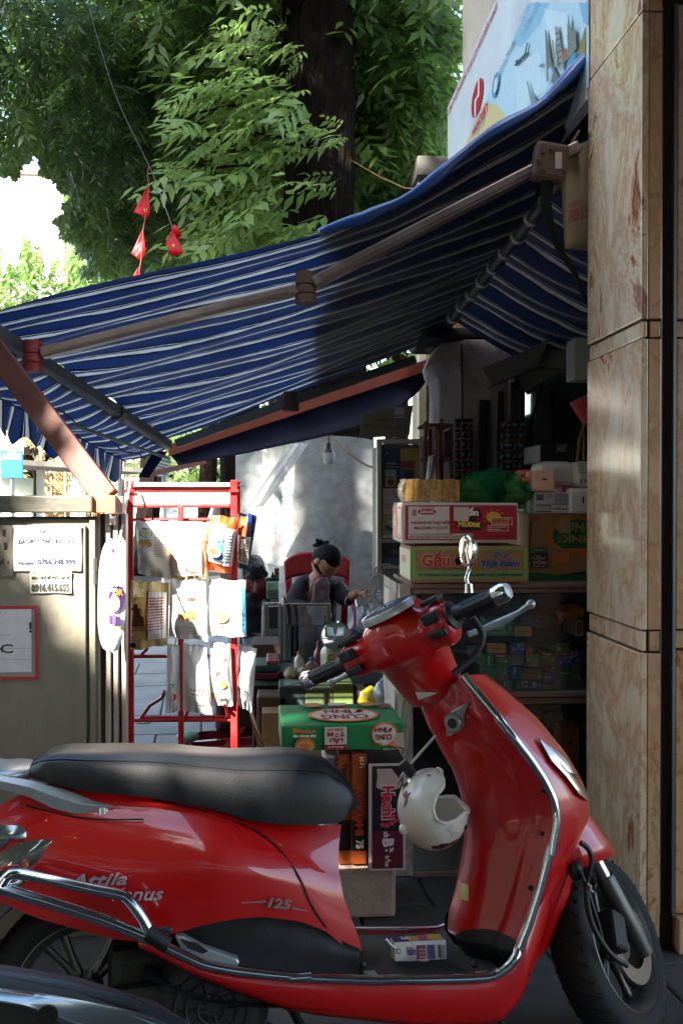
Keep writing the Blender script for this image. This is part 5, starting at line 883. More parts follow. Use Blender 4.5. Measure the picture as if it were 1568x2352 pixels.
# tail light and indicator
def lens(outline, c, depth, nm, m, par=None):
    pts = [sl(u, v, c) for u, v in outline]; cen = sum(pts, Vector())/len(pts); mb = MB(); rr = []
    for k in range(6):
        t = k/5; s_ = 1-t**2*.98 if k < 5 else .02; rr.append([cen + (p-cen)*(1-t*.98) + Vector((0, -depth*math.sin(t*math.pi/2), 0)) for p in pts])
    mb.loft(rr, cap=False); return SB(mb, nm, m, par, smooth=60)
M_lens = glass('clear_lens', (.85, .86, .86), .10, .02, .02)
tl_ = [(-30, 1998), (0, 1962), (40, 1938), (85, 1928), (122, 1929), (112, 1950), (85, 1980), (55, 2003), (20, 2025), (-30, 2035)]
lens(tl_, -.150, .002, 'lamp_reflector', mat('lamp_grey', '#7d7a70', .22, metal=.7)); ln_ = lens([(u, v) for u, v in tl_], -.156, .018, 'indicator_lamp', M_lens)
q = sl(58, 1985, -.165); SB(MB().ball((q.x, -.163, q.z), (.008, .006, .012)), 'bulb', mat('amber_bulb', '#b5642a', .3), ln_, smooth=180)
q = sl(20, 1995, -.165); SB(MB().ball((q.x, -.160, q.z), (.03, .004, .008)), 'bulb', mat('red_reflex', '#b02a20', .3), ln_, smooth=180)
tl2 = [(-30, 1892), (20, 1895), (52, 1897), (72, 1925), (62, 1935), (40, 1912), (10, 1950), (-30, 1970)]
lens(tl2, -.135, .012, 'tail_lamp', mat('tail_chrome', '#8f9494', .15, metal=.8))
# side skirt and floor
KT = slx([(318, 2165), (356, 2172), (402, 2196), (479, 2228), (560, 2240), (680, 2247), (827, 2254), (960, 2252), (1095, 2249), (1140, 2240), (1175, 2214), (1200, 2170), (1235, 2070), (1252, 2010)], -.195)
KB = slx([(322, 2176), (380, 2206), (440, 2236), (475, 2252), (560, 2284), (658, 2318), (732, 2331), (841, 2343), (960, 2354), (1080, 2357), (1150, 2345), (1190, 2300), (1230, 2215), (1275, 2100)], -.175)
def skirt(sgn):
    f = coons(KT, KB, 1, 1)
    def g(t, s):
        x, z = f(t, s); return Vector((x, sgn*(.175 + .02*s + .012*math.sin(math.pi*s) - .03*max(0, t-.85)/.15), z))
    return g
# coons: s=0 -> second polyline; so order (T=KT, B=KB)
SB(MB().grid(skirt(-1), 60, 8), 'side_skirt', M_scr, smooth=180, solid=.004); SB(MB().grid(skirt(1), 60, 8, flip=True), 'side_skirt', M_scr, smooth=180, solid=.004)
FLT = [(u, v) for u, v in [(330, 2172), (402, 2200), (479, 2228), (560, 2238), (680, 2244), (827, 2250), (960, 2249), (1095, 2245), (1150, 2225)]]; FX = slx(FLT, -.19)
def floorf(t, s):
    x, z = polyline(FX, t); q = 2*s-1; hump = .0
    return Vector((x, .19*q, z - .004 + .008*(abs(q) < .8)*math.cos(q*2) + hump))
SB(MB().grid(floorf, 40, 24), 'floor_mat', M_floor, smooth=60)
SB(MB().grid(lambda t, s: floorf(t, s) + Vector((0, 0, -.06)), 20, 8), 'underfloor', M_plb)
# dark plastic step under the body arch, with the silver footrest
AT = slx([(395, 2162), (470, 2122), (540, 2106), (603, 2101), (688, 2112), (750, 2138), (800, 2178), (835, 2192)], -.165); AB = slx([(395, 2196), (479, 2222), (560, 2234), (640, 2240), (720, 2244), (780, 2246), (820, 2247), (836, 2247)], -.185)
fa = coons(AT, AB, 1, 1)
def arch(sg): return lambda t, s: Vector((fa(t, s)[0], sg*(.178 - .055*s - .02*math.sin(math.pi*s)), fa(t, s)[1]))
SB(MB().grid(arch(-1), 30, 10), 'arch_panel', M_plb, smooth=180); SB(MB().grid(arch(1), 30, 10, flip=True), 'arch_panel', M_plb, smooth=180)
mb = MB(); fr = [sl(u, v, -.196) for u, v in ((402, 2152), (420, 2150), (470, 2176), (545, 2202), (552, 2212), (542, 2222), (450, 2208), (418, 2184))]
mb.prism(fr, (0, .03, 0)); SB(mb, 'footrest', M_silv, bevel=.004)
SB(MB().prism([sl(u, v, -.1965) for u, v in ((414, 2156), (452, 2166), (478, 2184), (466, 2190), (432, 2178))], (0, -.003, 0)), 'footrest_pad', M_plb)
# leg shield: rounded inner face, chrome edge, outer face
LR = [(968, 1627), (985, 1672), (1018, 1732), (1043, 1774), (1057, 1812), (1066, 1850), (1073, 1900), (1072, 1940), (1066, 1985), (1058, 2025), (1050, 2065), (1042, 2105), (1038, 2142)]
LT = [(1084, 1552), (1110, 1592), (1165, 1673), (1220, 1746), (1248, 1790), (1268, 1830), (1276, 1870), (1275, 1905), (1268, 1930), (1256, 1970), (1238, 2042), (1213, 2122), (1190, 2182)]
LN = [(1124, 1548), (1160, 1575), (1240, 1648), (1304, 1728), (1340, 1790), (1358, 1838), (1358, 1872), (1346, 1905), (1334, 1935), (1312, 1990), (1290, 2060), (1262, 2140), (1240, 2200)]
sR = slx(LR, 0); sT = slx(LT, -.19); sN = slx(LN, -.05)
wS = [.13, .155, .178, .188, .192, .195, .196, .196, .195, .194, .193, .192, .190]
def shield(t, q):
    """q -1..1 across the inner face; returns point"""
    r_ = polyline(sR, t); tt = polyline(sT, t); wv = float(np.interp(t, np.linspace(0, 1, 13), wS)); a = abs(q); k = a**1.75
    k2 = .5*k + .5*(1/(1+math.exp(-(a-.62)*9)) - 1/(1+math.exp(.62*9)))/(1/(1+math.exp(-.38*9)) - 1/(1+math.exp(.62*9)))
    dx = -.007*math.exp(-((a-.80)/.045)**2)*(1 if t > .06 else 0) + .006/(1+math.exp((t-.86-.10*a)*70))*(1-a*.6) - .006
    return Vector((r_[0] + (tt[0]-r_[0])*k2 + dx*(1-max(0, a-.9)*10), wv*q, r_[1] + (tt[1]-r_[1])*a**1.2))
SB(MB().grid(lambda t, s: shield(t, 2*s-1), 48, 48), 'leg_shield', M_scr, smooth=180)
def toe(s, q):
    a = abs(q); t0 = .985 - .045*math.sin(math.pi*min(1, max(0, (a-.22)/.85))); t = t0 + (1.0-t0)*min(1, s*1.6); p = shield(t, q); k = max(0, s-.62)/.38
    return p + Vector((-.006 + .035*k, -.003 if q < 0 else .003, -.055*k - .002))
SB(MB().grid(lambda s, t: toe(s, -.22-.76*t), 10, 20, flip=True), 'toe_panel', M_plb, smooth=180); SB(MB().grid(lambda s, t: toe(s, .22+.76*t), 10, 20), 'toe_panel', M_plb, smooth=180)
def nosef(t, q):
    tt = polyline(sT, t); nn_ = polyline(sN, t); wv = float(np.interp(t, np.linspace(0, 1, 13), wS)); a = abs(q); k = 1-a**2.3
    return Vector((tt[0] + (nn_[0]-tt[0])*k, wv*q, tt[1] + (nn_[1]-tt[1])*k))
SB(MB().grid(lambda t, s: nosef(t, 2*s-1), 48, 40, flip=True), 'front_fairing', M_scr, smooth=180)
cap_ = MB(); cap_.poly([shield(0, q/8) for q in range(-8, 9)] + [nosef(0, q/8) for q in range(8, -9, -1)]); SB(cap_, 'top_cap', M_scr)
def rim(pts, r_, nm, m, c=None): return SB(MB().tube(smoothline(pts, 5), r_, 10), nm, m, smooth=60)
edge = [shield(t, -1.0) + Vector((-.004, -.007, 0)) for t in [k/24 for k in range(25)]]
lower = [sl(u, v, -.205) for u, v in ((1183, 2200), (1165, 2222), (1133, 2241), (1095, 2247), (1000, 2250), (890, 2251), (827, 2251), (680, 2244), (560, 2232), (479, 2218), (440, 2203), (402, 2185), (379, 2174))]
rim(edge + lower, .0105, 'chrome_trim', M_chr)
rim([Vector((p.x, -p.y, p.z)) for p in edge + lower], .0085, 'chrome_trim', M_chr)
for u, v in ((1269, 1940), (890, 2251), (690, 2245)):
    q = sl(u, v, -.206); d = (sl(u+3, v-20, -.206)-q if u > 1200 else Vector((1, 0, 0))).normalized(); SB(MB().tube([q-d*.022, q+d*.022], .0105, 10), 'trim_joint', M_chr, smooth=60)
for u in (849, 1108): q = sl(u, 2236, -.18); SB(MB().box(q.x-.013, -.206, q.z-.012, q.x+.013, -.17, q.z+.004), 'floor_clip', M_silv, bevel=.002); SB(MB().ball((q.x-.01, -.155, q.z+.012), .008), 'floor_screw', M_plb, smooth=180)
# chrome crash rails
low_r = [sl(u, v, -.235) for u, v in ((-60, 2022), (0, 2040), (60, 2058), (132, 2079), (230, 2111), (330, 2150), (352, 2160))]
rim(low_r, .0125, 'crash_rail', M_chr)
up_r = [sl(u, v, -.235) for u, v in ((343, 2138), (325, 2106), (303, 2077), (290, 2063), (273, 2055), (200, 2040), (130, 2024), (66, 2011), (36, 2008), (18, 2016), (6, 2034), (0, 2046))]
rim(up_r, .0115, 'crash_rail', M_chr)
rim([sl(u, v, -.2) for u, v in ((8, 2030), (25, 2035), (45, 2030), (56, 2016))], .007, 'crash_rail', M_chr)
rim([sl(u, v, -.238) for u, v in ((338, 2142), (360, 2156), (386, 2172))], .017, 'rail_clamp', M_plb)
q = sl(378, 2133, -.19); SB(MB().ball((q.x, -.205, q.z), (.018, .005, .008)), 'fixing_slot', M_plb, smooth=180)
# ignition lock, stickers, screws
q = sl(1052, 1655, -.05); M_lk = mat('lock_silver', '#a5a7a8', .35, metal=.6)
def onshield(u, v):
    o = SI @ CAM; r = SI.to_3x3() @ ray(u, v); best = None
    for i in range(49):
        for j in range(33):
            p = shield(i/48, -j/32); d = p - o; t = d.dot(r)/r.dot(r); e = (d - r*t).length
            if best is None or e < best[0]: best = (e, i/48, -j/32)
    t, q_ = best[1:]; p = shield(t, q_); du = shield(min(1, t+.02), q_) - shield(max(0, t-.02), q_); dv = shield(t, q_+.03) - shield(t, q_-.03); nrm = du.cross(dv).normalized()
    if nrm.dot(o-p) < 0: nrm = -nrm
    return p, nrm, t, q_
p, nrm, t_, q_ = onshield(1045, 1660); rot = nrm.to_track_quat('Z', 'Y').to_matrix().to_4x4()
lk = SB(MB().lathe([(0, .02), (.020, .02), (.023, .016), (.024, -.01)], 24, Matrix.Translation(p) @ rot), 'ignition_lock', M_lk, smooth=35)
SB(MB().lathe([(0, .0215), (.012, .0215), (.013, .018)], 18, Matrix.Translation(p) @ rot), 'key_barrel', M_plb, lk, smooth=35)
esc = [onshield(u, v) for u, v in ((1024, 1660), (1030, 1692), (1042, 1688), (1060, 1660), (1080, 1615), (1078, 1606), (1064, 1612), (1040, 1635))]
SB(MB().poly([e[0] + e[1]*.006 for e in esc]) or MB().prism([e[0] + e[1]*.001 for e in esc], nrm*.007), 'lock_plate', M_lk, bevel=.002)
def patch(u0, v0, u1, v1, col, nm, txt):
    A, B, C, D = [onshield(*q) for q in ((u0, v1), (u1, v1), (u1, v0), (u0, v0))]
    mb = MB(); mb.poly([e[0]+e[1]*.0015 for e in (A, B, C, D)]); return SB(mb, nm, ink(col))
patch(1056, 2028, 1078, 2066, '#c9bd6a', 'warning_sticker', '')
for u, v in ((1246, 1815), (1240, 1918), (1215, 2035)): p, nr, _, _ = onshield(u, v); SB(MB().ball(p, .006), 'screw', M_plb, smooth=180)
# front turn lamp on the fairing
hl = [(1232, 1702), (1244, 1703), (1264, 1716), (1290, 1742), (1316, 1776), (1338, 1812), (1352, 1838), (1340, 1834), (1322, 1820), (1292, 1787), (1260, 1748)]
def onnose(u, v):
    o = SI @ CAM; r = SI.to_3x3() @ ray(u, v); best = None
    for i in range(49):
        for j in range(33):
            p = nosef(i/48, -j/32); d = p - o; t = d.dot(r)/r.dot(r); e = (d - r*t).length
            if best is None or e < best[0]: best = (e, p)
    return best[1]
hp = [onnose(u, v) for u, v in hl]; hc = sum(hp, Vector())/len(hp)
mb = MB(); mb.loft([[hc + (p-hc)*k + Vector((.004, -h, 0)) for p in hp] for k, h in ((1.04, .003), (1.0, .010), (.9, .011))], cap=False); SB(mb, 'lamp_rim', M_chr, smooth=50)
mb = MB(); mb.loft([[hc + (p-hc)*k + Vector((.004, -h, 0)) for p in hp] for k, h in ((.97, .007), (.5, .006), (.02, .006))], cap=False); SB(mb, 'lamp_reflector', mat('lamp_dark', '#57544c', .25, metal=.6), smooth=50)
mb = MB(); mb.loft([[hc + (p-hc)*k + Vector((.004, -h, 0)) for p in hp] for k, h in ((.96, .009), (.7, .016), (.35, .020), (.02, .021))], cap=False); SB(mb, 'indicator_lamp', M_lens, smooth=60)

# ------------------------------------------------------------------ steering: bars, cowl, mirrors, wheel
def steer(p, ang=46.0):
    k = R(26); ax = Vector((-math.sin(k), 0, math.cos(k))); o = Vector((.864, 0, .95)); v = Vector(p)-o; a = R(ang)
    return o + v*math.cos(a) + ax.cross(v)*math.sin(a) + ax*(ax.dot(v))*(1-math.cos(a))
HC = steer((.635, 0, .94)); Hr = (steer((.635, -1, .94))-HC).normalized(); Hu = Vector((-math.sin(R(26)), 0, math.cos(R(26)))); Hf = Hu.cross(Hr)
def H(a, b, c): return HC + Hr*a + Hf*b + Hu*c
hf = Matrix((Hr, Hf, Hu)).transposed()
neck = Vector((.835, 0, .825))
mb = MB()
stn = [(-.144, 0, 0, .030, .030), (-.134, .002, -.002, .037, .040), (-.11, .004, -.004, .038, .042), (-.09, .012, -.004, .040, .040), (-.075, .022, -.006, .054, .048), (-.045, .030, 0, .078, .064), (.01, .036, .004, .098, .078), (.06, .030, 0, .084, .070), (.095, .022, -.006, .056, .052), (.112, .012, -.008, .044, .048), (.13, .004, -.010, .042, .054), (.15, .002, -.008, .040, .050), (.165, 0, 0, .030, .032)]
mb.loft([[H(a, b + rb*math.copysign(abs(math.cos(t))**.75, math.cos(t)), c + rc*math.copysign(abs(math.sin(t))**.75, math.sin(t))) for t in [2*math.pi*k/24 for k in range(24)]] for a, b, c, rb, rc in stn])
hb0 = H(0, .035, -.01); ring = []
for i in range(9):
    t = i/8; c = hb0.lerp(neck, t); rr_ = .092 - .024*t; ring.append([c + Vector((1, 0, .25))*(rr_*math.cos(a)*1.02) + Vector((0, 1, 0))*(rr_*math.sin(a)*1.05) for a in [2*math.pi*k/24 for k in range(24)]])
mb.loft(ring); SB(mb, 'handlebar_cowl', M_scr, remesh=.006, smooth=180)
SB(MB().tube([neck + Vector((.02, 0, -.012)), neck + Vector((.035, 0, -.06))], .06, 20), 'steering_neck', M_plb, smooth=60)
# dash glass
mb = MB(); dg = lambda k, s_, h: H(.03 + .068*math.cos(k)*s_, -.018 + .040*math.sin(k)*s_, .073 + h + .004*math.sin(k))
mb.loft([[dg(2*math.pi*k/28, s_, h) for k in range(28)] for s_, h in ((1.06, -.012), (1.04, .004), (1, .006))], cap=False); SB(mb, 'dash_bezel', M_silv, smooth=40)
mb = MB(); mb.loft([[dg(2*math.pi*k/28, s_, h) for k in range(28)] for s_, h in ((1, .006), (.6, .010), (.02, .011))], cap=False); SB(mb, 'dash_glass', mat('dash_smoke', '#3a3a3c', .08, coat=.6), smooth=60)
# grips, bar ends, levers, switch blocks, mirrors
for sg, nm in ((1, 'R'), (-1, 'L')):
    g0 = .163 if sg > 0 else .138; pr = [(0, g0), (.033, g0), (.033, g0+.006), (.020, g0+.012), (.0175, g0+.03), (.018, g0+.10), (.0185, g0+.115)]
    Mg = Matrix.Translation(HC) @ (hf @ Matrix(((0, 0, sg), (0, 1, 0), (-sg, 0, 0)))).to_4x4()
    gp = SB(MB().lathe([(r_, z) for r_, z in pr], 20, Mg), 'grip', M_plb, smooth=50)
    for k in range(10): 
        a = 2*math.pi*k/10; SB(MB().tube([Mg @ Vector((.0182*math.cos(a), .0182*math.sin(a), z)) for z in (g0+.035, g0+.105)], .0016, 4), 'grip_rib', M_plb, gp)
    SB(MB().lathe([(.017, g0+.113), (.022, g0+.117), (.0225, g0+.140), (.017, g0+.150), (0, g0+.152)], 20, Mg), 'bar_end', M_chr, smooth=40)
    lv = [H(-.13, .045, -.022), H(-.15, .062, -.025), H(-.18, .068, -.03), H(-.22, .060, -.034), H(-.255, .055, -.034)]
    if sg > 0: lv = [H(.145, .06, -.060), H(.175, .09, -.066), H(.205, .115, -.070), H(.245, .125, -.068), H(.285, .13, -.062)]
    SB(MB().tube(smoothline(lv, 5), [.007]*4 + [.007 + .003*math.sin(k*.3) for k in range(13)] + [.007]*4, 8), 'brake_lever', M_silv, smooth=60); SB(MB().ball(lv[-1], .011), 'lever_ball', M_silv, smooth=180)
    # switch blocks on the rider side
    for dc, w_, h_ in ((.018, .022, .013), (-.020, .022, .010)):
        P = H(.132 if sg > 0 else -.112, -.036, dc); Rm = hf
        SB(MB().obox(P, (w_, .006, h_), Rm), 'switch_block', M_plb, bevel=.004); SB(MB().obox(P + Hf*-.007 + Hr*.006, (w_*.35, .003, h_*.6), Rm), 'switch_button', mat('switch_grey', '#2c2d2f', .35), bevel=.001)
    SB(MB().obox(H(.135 if sg > 0 else -.115, .0, .045 if sg < 0 else .05), (.024, .018, .006), hf), 'reservoir_cap', M_plb, bevel=.003)
def mirror(center, face, stem, nm='mirror'):
    rot = Vector(face).normalized().to_track_quat('Z', 'Y').to_matrix().to_4x4(); Mt = Matrix.Translation(center) @ rot
    o = SB(MB().lathe([(0, -.022), (.015, -.02), (.028, -.012), (.034, -.002), (.036, .004), (.033, .006)], 28, Mt), nm, M_chr, smooth=50)
    SB(MB().lathe([(0, .0075), (.02, .0068), (.033, .0055)], 28, Mt), 'mirror_glass', mat('mirror_silver', '#dfe3e6', .02, metal=1, var=0), o, smooth=60)
    SB(MB().tube(smoothline(stem, 5), .0052, 8), 'mirror_stem', M_chr, o, smooth=60); SB(MB().lathe([(0, 0), (.010, 0), (.009, .02), (0, .022)], 12, Matrix.Translation(stem[-1])), 'stem_nut', M_chr, o, smooth=40)
yR = H(.14, 0, .05).y; yL = H(-.13, 0, .04).y
mirror(sl(1073, 1264, yR), SI.to_3x3() @ Vector((-1, -.28, .0)), [sl(1078, 1272, yR), sl(1084, 1285, yR-.01), sl(1078, 1305, yR), sl(1071, 1328, yR), sl(1074, 1345, yR), sl(1077, 1362, yR)])
mirror(sl(772, 1461, yL), SI.to_3x3() @ Vector((-.16, -1, .05)), [sl(780, 1466, yL+.01), sl(805, 1470, yL), sl(822, 1474, yL), sl(830, 1485, yL), sl(833, 1502, yL)])
# brake hose and cable at the right housing
SB(MB().tube(smoothline([sl(u, v, yR-.01) for u, v in ((1085, 1418), (1100, 1440), (1108, 1462), (1100, 1490), (1084, 1510), (1062, 1530), (1040, 1548))], 4), .008, 8), 'brake_hose', M_plb, smooth=60)
# label on the cowl stem
q4 = [(955, 1588), (960, 1608), (1014, 1586), (1006, 1566)]
nk = neck.y - .088; A, B, C, D = sl(960, 1608, nk), sl(1014, 1587, nk-.004), sl(1006, 1566, nk-.004), sl(953, 1588, nk)
mb = MB(); mb.grid(lambda s, t: A.lerp(B, s).lerp(D.lerp(C, s), t) + Vector((0, -.006*math.sin(s*math.pi), 0)), 6, 3); lb = SB(mb, 'paper_label', ink('#b9b6ae'))
# front wheel, fork, fender (turned to the left)
def wheel(fn, nm_par, axle, tyre_r=.215, tw=.052, spin=0):
    wh = SB(MB().lathe([(.145, -.035), (.15, -.046), (.175, -tw*1.02), (.2, -tw*.85), (.212, -tw*.45), (.216, 0), (.212, tw*.45), (.2, tw*.85), (.175, tw*1.02), (.15, .046), (.145, .035)], 56, fn), 'tyre', M_tyre, nm_par, smooth=50)
    rim_ = SB(MB().lathe([(.152, -.042), (.156, -.046), (.150, -.048), (.136, -.034), (.130, -.02), (.130, .02), (.136, .034), (.150, .048), (.156, .046), (.152, .042)], 48, fn), 'rim', M_alw, nm_par, smooth=40)
    for k in range(5):
        a = 2*math.pi*k/5 + spin
        for d in (-.16, .16):
            SB(MB().tube([fn @ Vector((r_*math.cos(a+d*e), r_*math.sin(a+d*e), -.01)) for r_, e in ((.03, .6), (.08, .9), (.135, 1.1))], [.012, .009, .011], 8), 'spoke', M_alw, rim_, smooth=60)
    SB(MB().lathe([(0, -.05), (.032, -.05), (.036, -.03), (.036, .04), (0, .04)], 20, fn), 'hub', M_alw, rim_, smooth=40)
    for k in range(36):
        a = 2*math.pi*k/36
        for sg in (-1, 1): SB(MB().tube([fn @ Vector((.2145*math.cos(a), .2145*math.sin(a), sg*.006)), fn @ Vector((.2125*math.cos(a+.05), .2125*math.sin(a+.05), sg*.022)), fn @ Vector((.203*math.cos(a+.14), .203*math.sin(a+.14), sg*.043))], .003, 4), 'tread_groove', M_black, wh)
    return wh
def steerM():
    o = steer((0, 0, 0)); X = steer((1, 0, 0))-o; Y = steer((0, 1, 0))-o; Z = steer((0, 0, 1))-o
    m = Matrix((X, Y, Z)).transposed().to_4x4(); m.translation = o; return m
SMt = steerM(); fw = thing('front_wheel', None, None); fw.matrix_basis = Matrix(); fw.parent = sc_
bpy.data.objects.remove(fw)
AX = Vector((1.24, 0, .22))
wheel(SMt @ Matrix.Translation(AX) @ Matrix.Rotation(R(90), 4, 'X'), sc_, AX, spin=.3)
for sg in (-1, 1):
    a = AX + Vector((.0, sg*.082, .0)); d = Vector((-math.sin(R(27)), 0, math.cos(R(27))))
    SB(MB().tube([SMt @ (a + d*-.035), SMt @ (a + d*.02), SMt @ (a + d*.16), SMt @ (a + d*.17)], [.02, .024, .024, .021], 14), 'fork_leg', M_alw, smooth=40)
    SB(MB().tube([SMt @ (a + d*.16), SMt @ (a + d*.34)], .017, 12), 'fork_tube', M_chr, smooth=60)
    SB(MB().tube([SMt @ (a + d*.25), SMt @ (a + d*.30)], .030, 14), 'fork_boot', M_plb, smooth=60)
    SB(MB().lathe([(0, 0), (.014, 0), (.014, .012), (0, .012)], 8, SMt @ Matrix.Translation(AX + Vector((0, sg*.1, 0))) @ Matrix.Rotation(R(90*sg), 4, 'X')), 'axle_nut', M_plb, smooth=40)
SB(MB().lathe([(.06, -.003), (.095, -.003), (.095, .003), (.06, .003)], 32, SMt @ Matrix.Translation(AX + Vector((0, -.06, 0))) @ Matrix.Rotation(R(90), 4, 'X')), 'brake_disc', mat('disc_steel', '#8a8580', .25, metal=.9), smooth=30)
SB(MB().obox(SMt @ (AX + Vector((-.085, -.065, .03))), (.03, .025, .045), (SMt.to_3x3() @ Matrix.Rotation(R(20), 3, 'Y'))), 'brake_caliper', M_eng, bevel=.01)
# red fork cover
mb = MB(); d = Vector((-math.sin(R(27)), 0, math.cos(R(27)))); base = AX + d*.215; rg = []
for i in range(10):
    t = i/9; c = base + d*(.31*t) + Vector((.012, 0, 0)); rx = .125*(1-.45*t); ry = .122*(1-.32*t); rg.append([SMt @ (c + Vector((rx*math.cos(a), ry*math.sin(a), .0 + .02*math.cos(a)*(1-t)))) for a in [2*math.pi*k/24 for k in range(24)]])
mb.loft(rg, cap=False); SB(mb, 'fork_cover', M_scr, smooth=180, solid=.004)
SB(MB().tube(smoothline([sl(u, v, -.13) for u, v in ((1332, 1935), (1350, 1950), (1358, 1975), (1352, 2010), (1345, 2030))], 4) + smoothline([sl(u, v, -.16) for u, v in ((1345, 2030), (1348, 2080), (1362, 2130), (1385, 2170), (1410, 2200), (1440, 2218))], 4), .0065, 8), 'brake_hose', M_plb, smooth=60)
SB(MB().tube([sl(1318, 1985, -.12), sl(1335, 2010, -.14), sl(1350, 2050, -.15), sl(1372, 2120, -.15), sl(1392, 2200, -.14)], .005, 8), 'speed_cable', M_plb, smooth=60); SB(MB().ball(sl(1322, 2000, -.12), (.018, .015, .022)), 'cable_boot', M_plb, smooth=180)
SB(MB().tube([sl(1348, 2030, -.165), sl(1356, 2036, -.168), sl(1355, 2046, -.168), sl(1362, 2048, -.168)], .003, 6), 'cable_tie', mat('tie_white', '#b5a99a', .6))
# inner front cover below the fairing
LI0 = slx([(1330, 1920), (1320, 1960), (1335, 2010), (1350, 2060), (1330, 2110), (1306, 2149), (1262, 2165)], -.08); LI1 = slx([(1260, 1960), (1255, 2000), (1245, 2050), (1230, 2110), (1220, 2150), (1210, 2190), (1195, 2240)], -.08)
def innerf(t, q): a = polyline(LI0, t); b = polyline(LI1, t); k = 1-abs(q)**2; return Vector((b[0]+(a[0]-b[0])*k, .125*q, b[1]+(a[1]-b[1])*k))
SB(MB().grid(lambda t, s: innerf(t, 2*s-1), 24, 20, flip=True), 'front_mudguard', M_scr, smooth=180)
# rear wheel, mudguard, engine cover, stand
RX_ = Vector((0, 0, .22)); wheel(Matrix.Translation(RX_) @ Matrix.Rotation(R(90), 4, 'X'), sc_, RX_, tw=.055, spin=.9)
SB(MB().grid(lambda t, s: Vector((.255*math.cos(R(20+150*t)), -.075+.15*s, .22+.25*math.sin(R(20+150*t)))), 24, 4), 'mudguard', M_plb, smooth=180, solid=.004)
mb = MB(); mb.loft([[Vector((x + r_*math.cos(a)*1.0, y, .23 + z + r_*math.sin(a))) for a in [2*math.pi*k/20 for k in range(20)]] for x, y, z, r_ in ((.27, -.16, -.02, .10), (.27, -.13, -.02, .125), (.27, .1, -.02, .13))]); eg = SB(mb, 'engine_cover', M_eng, smooth=40)
cF = Vector((.27, -.165, .21))
for r_ in (.03, .055, .078): SB(MB().tube([cF + Vector((r_*math.cos(a), 0, r_*math.sin(a))) for a in [2*math.pi*k/24 for k in range(24)]], .0025, 5, closed=True), 'fan_ring', M_plb, eg)
for k in range(10): a = 2*math.pi*k/10; SB(MB().tube([cF + Vector((.015*math.cos(a), 0, .015*math.sin(a))), cF + Vector((.08*math.cos(a), 0, .08*math.sin(a)))], .0022, 4), 'fan_spoke', M_plb, eg)
SB(MB().box(.05, -.1, .2, .55, .1, .33), 'engine_block', M_eng, bevel=.03); SB(MB().beam((.0, -.12, .22), (.28, -.13, .24), .04, .06), 'swing_arm', M_eng, bevel=.01)
SB(MB().tube([(.42, .12, .2), (.50, .22, .035), (.53, .24, .0)], .012, 8), 'side_stand', M_plb, smooth=60)
SB(MB().tube([(.40, -.1, .15), (.36, -.13, .05), (.30, -.13, .03)], .011, 8), 'centre_stand', M_plb, smooth=60)
# panel seams
def onbod(u, v, h=.001):
    o = SI @ CAM; r = SI.to_3x3() @ ray(u, v); best = None
    for i in range(85):
        for j in range(31):
            x, y, z = body(i/84, j/30); p = Vector((x, -y, z)); d = p-o; e = (d - r*(d.dot(r)/r.dot(r))).length
            if best is None or e < best[0]: best = (e, y)
    return sl(u, v, -best[1]-h)
M_seam = mat('panel_gap', '#1a0606', .7)
for pts in (((352, 1838), (440, 1856), (540, 1888), (600, 1915), (650, 1960), (690, 2020), (716, 2080), (750, 2132)), ((60, 1850), (140, 1870), (230, 1882), (330, 1882))):
    SB(MB().tube(smoothline([onbod(u, v, .0035) for u, v in pts], 5), .0018, 5), 'panel_seam', M_seam)
SB(MB().tube([onnose(u, v) + Vector((0, -.001, 0)) for u, v in ((1278, 1948), (1300, 1962), (1322, 1985))], .0016, 5), 'panel_seam', M_seam)
q = onbod(560, 1895, .003); 
# badges
def badge(u0, v0, u1, v1, hpx, txt, col, bold, shear, c=-.2, nm='badge', met=None):
    def onbody(u, v):
        o = SI @ CAM; r = SI.to_3x3() @ ray(u, v); best = None
        for i in range(85):
            for j in range(31):
                x, y, z = body(i/84, j/30); p = Vector((x, -y, z)); d = p-o; t = d.dot(r)/r.dot(r); e = (d-r*t).length
                if best is None or e < best[0]: best = (e, y)
        return sl(u, v, -best[1]-.014)
    A = onbody(u0, v0); B = onbody(u1, v1); Tp = onbody(u0, v0-hpx); v, f = text_geo(txt, bold, shear); mb = MB()
    for x, y in v: mb.av(A + (B-A)*x + (Tp-A)*y)
    for q in f: mb.face(q)
    return SB(mb, nm, met or mat('badge_chrome', '#c9ccd0', .3, metal=.55), solid=.004)
badge(156, 2038, 292, 2032, 28, 'Attila', None, .012, .35); badge(256, 2070, 376, 2067, 30, 'Venus', None, .008, .35); badge(614, 2083, 670, 2090, 22, '125', None, .03, .3, met=mat('badge_grey', '#8a7d78', .4))
for uv4 in (((552, 2073), (612, 2068), (611, 2073), (560, 2075)), ((672, 2083), (712, 2094), (694, 2092), (672, 2089))):
    mb = MB()
    for u, v in uv4:
        o_ = SI @ CAM; r_ = SI.to_3x3() @ ray(u, v); bb = None
        for i in range(60, 85):
            for j in range(0, 16):
                x, y, z = body(i/84, j/30); p = Vector((x, -y, z)); d = p-o_; e = (d - r_*(d.dot(r_)/r_.dot(r_))).length
                if bb is None or e < bb[0]: bb = (e, y)
        mb.av(sl(u, v, -bb[1]-.006))
    mb.face((0, 1, 2, 3)); SB(mb, 'badge_line', mat('badge_grey', ''))
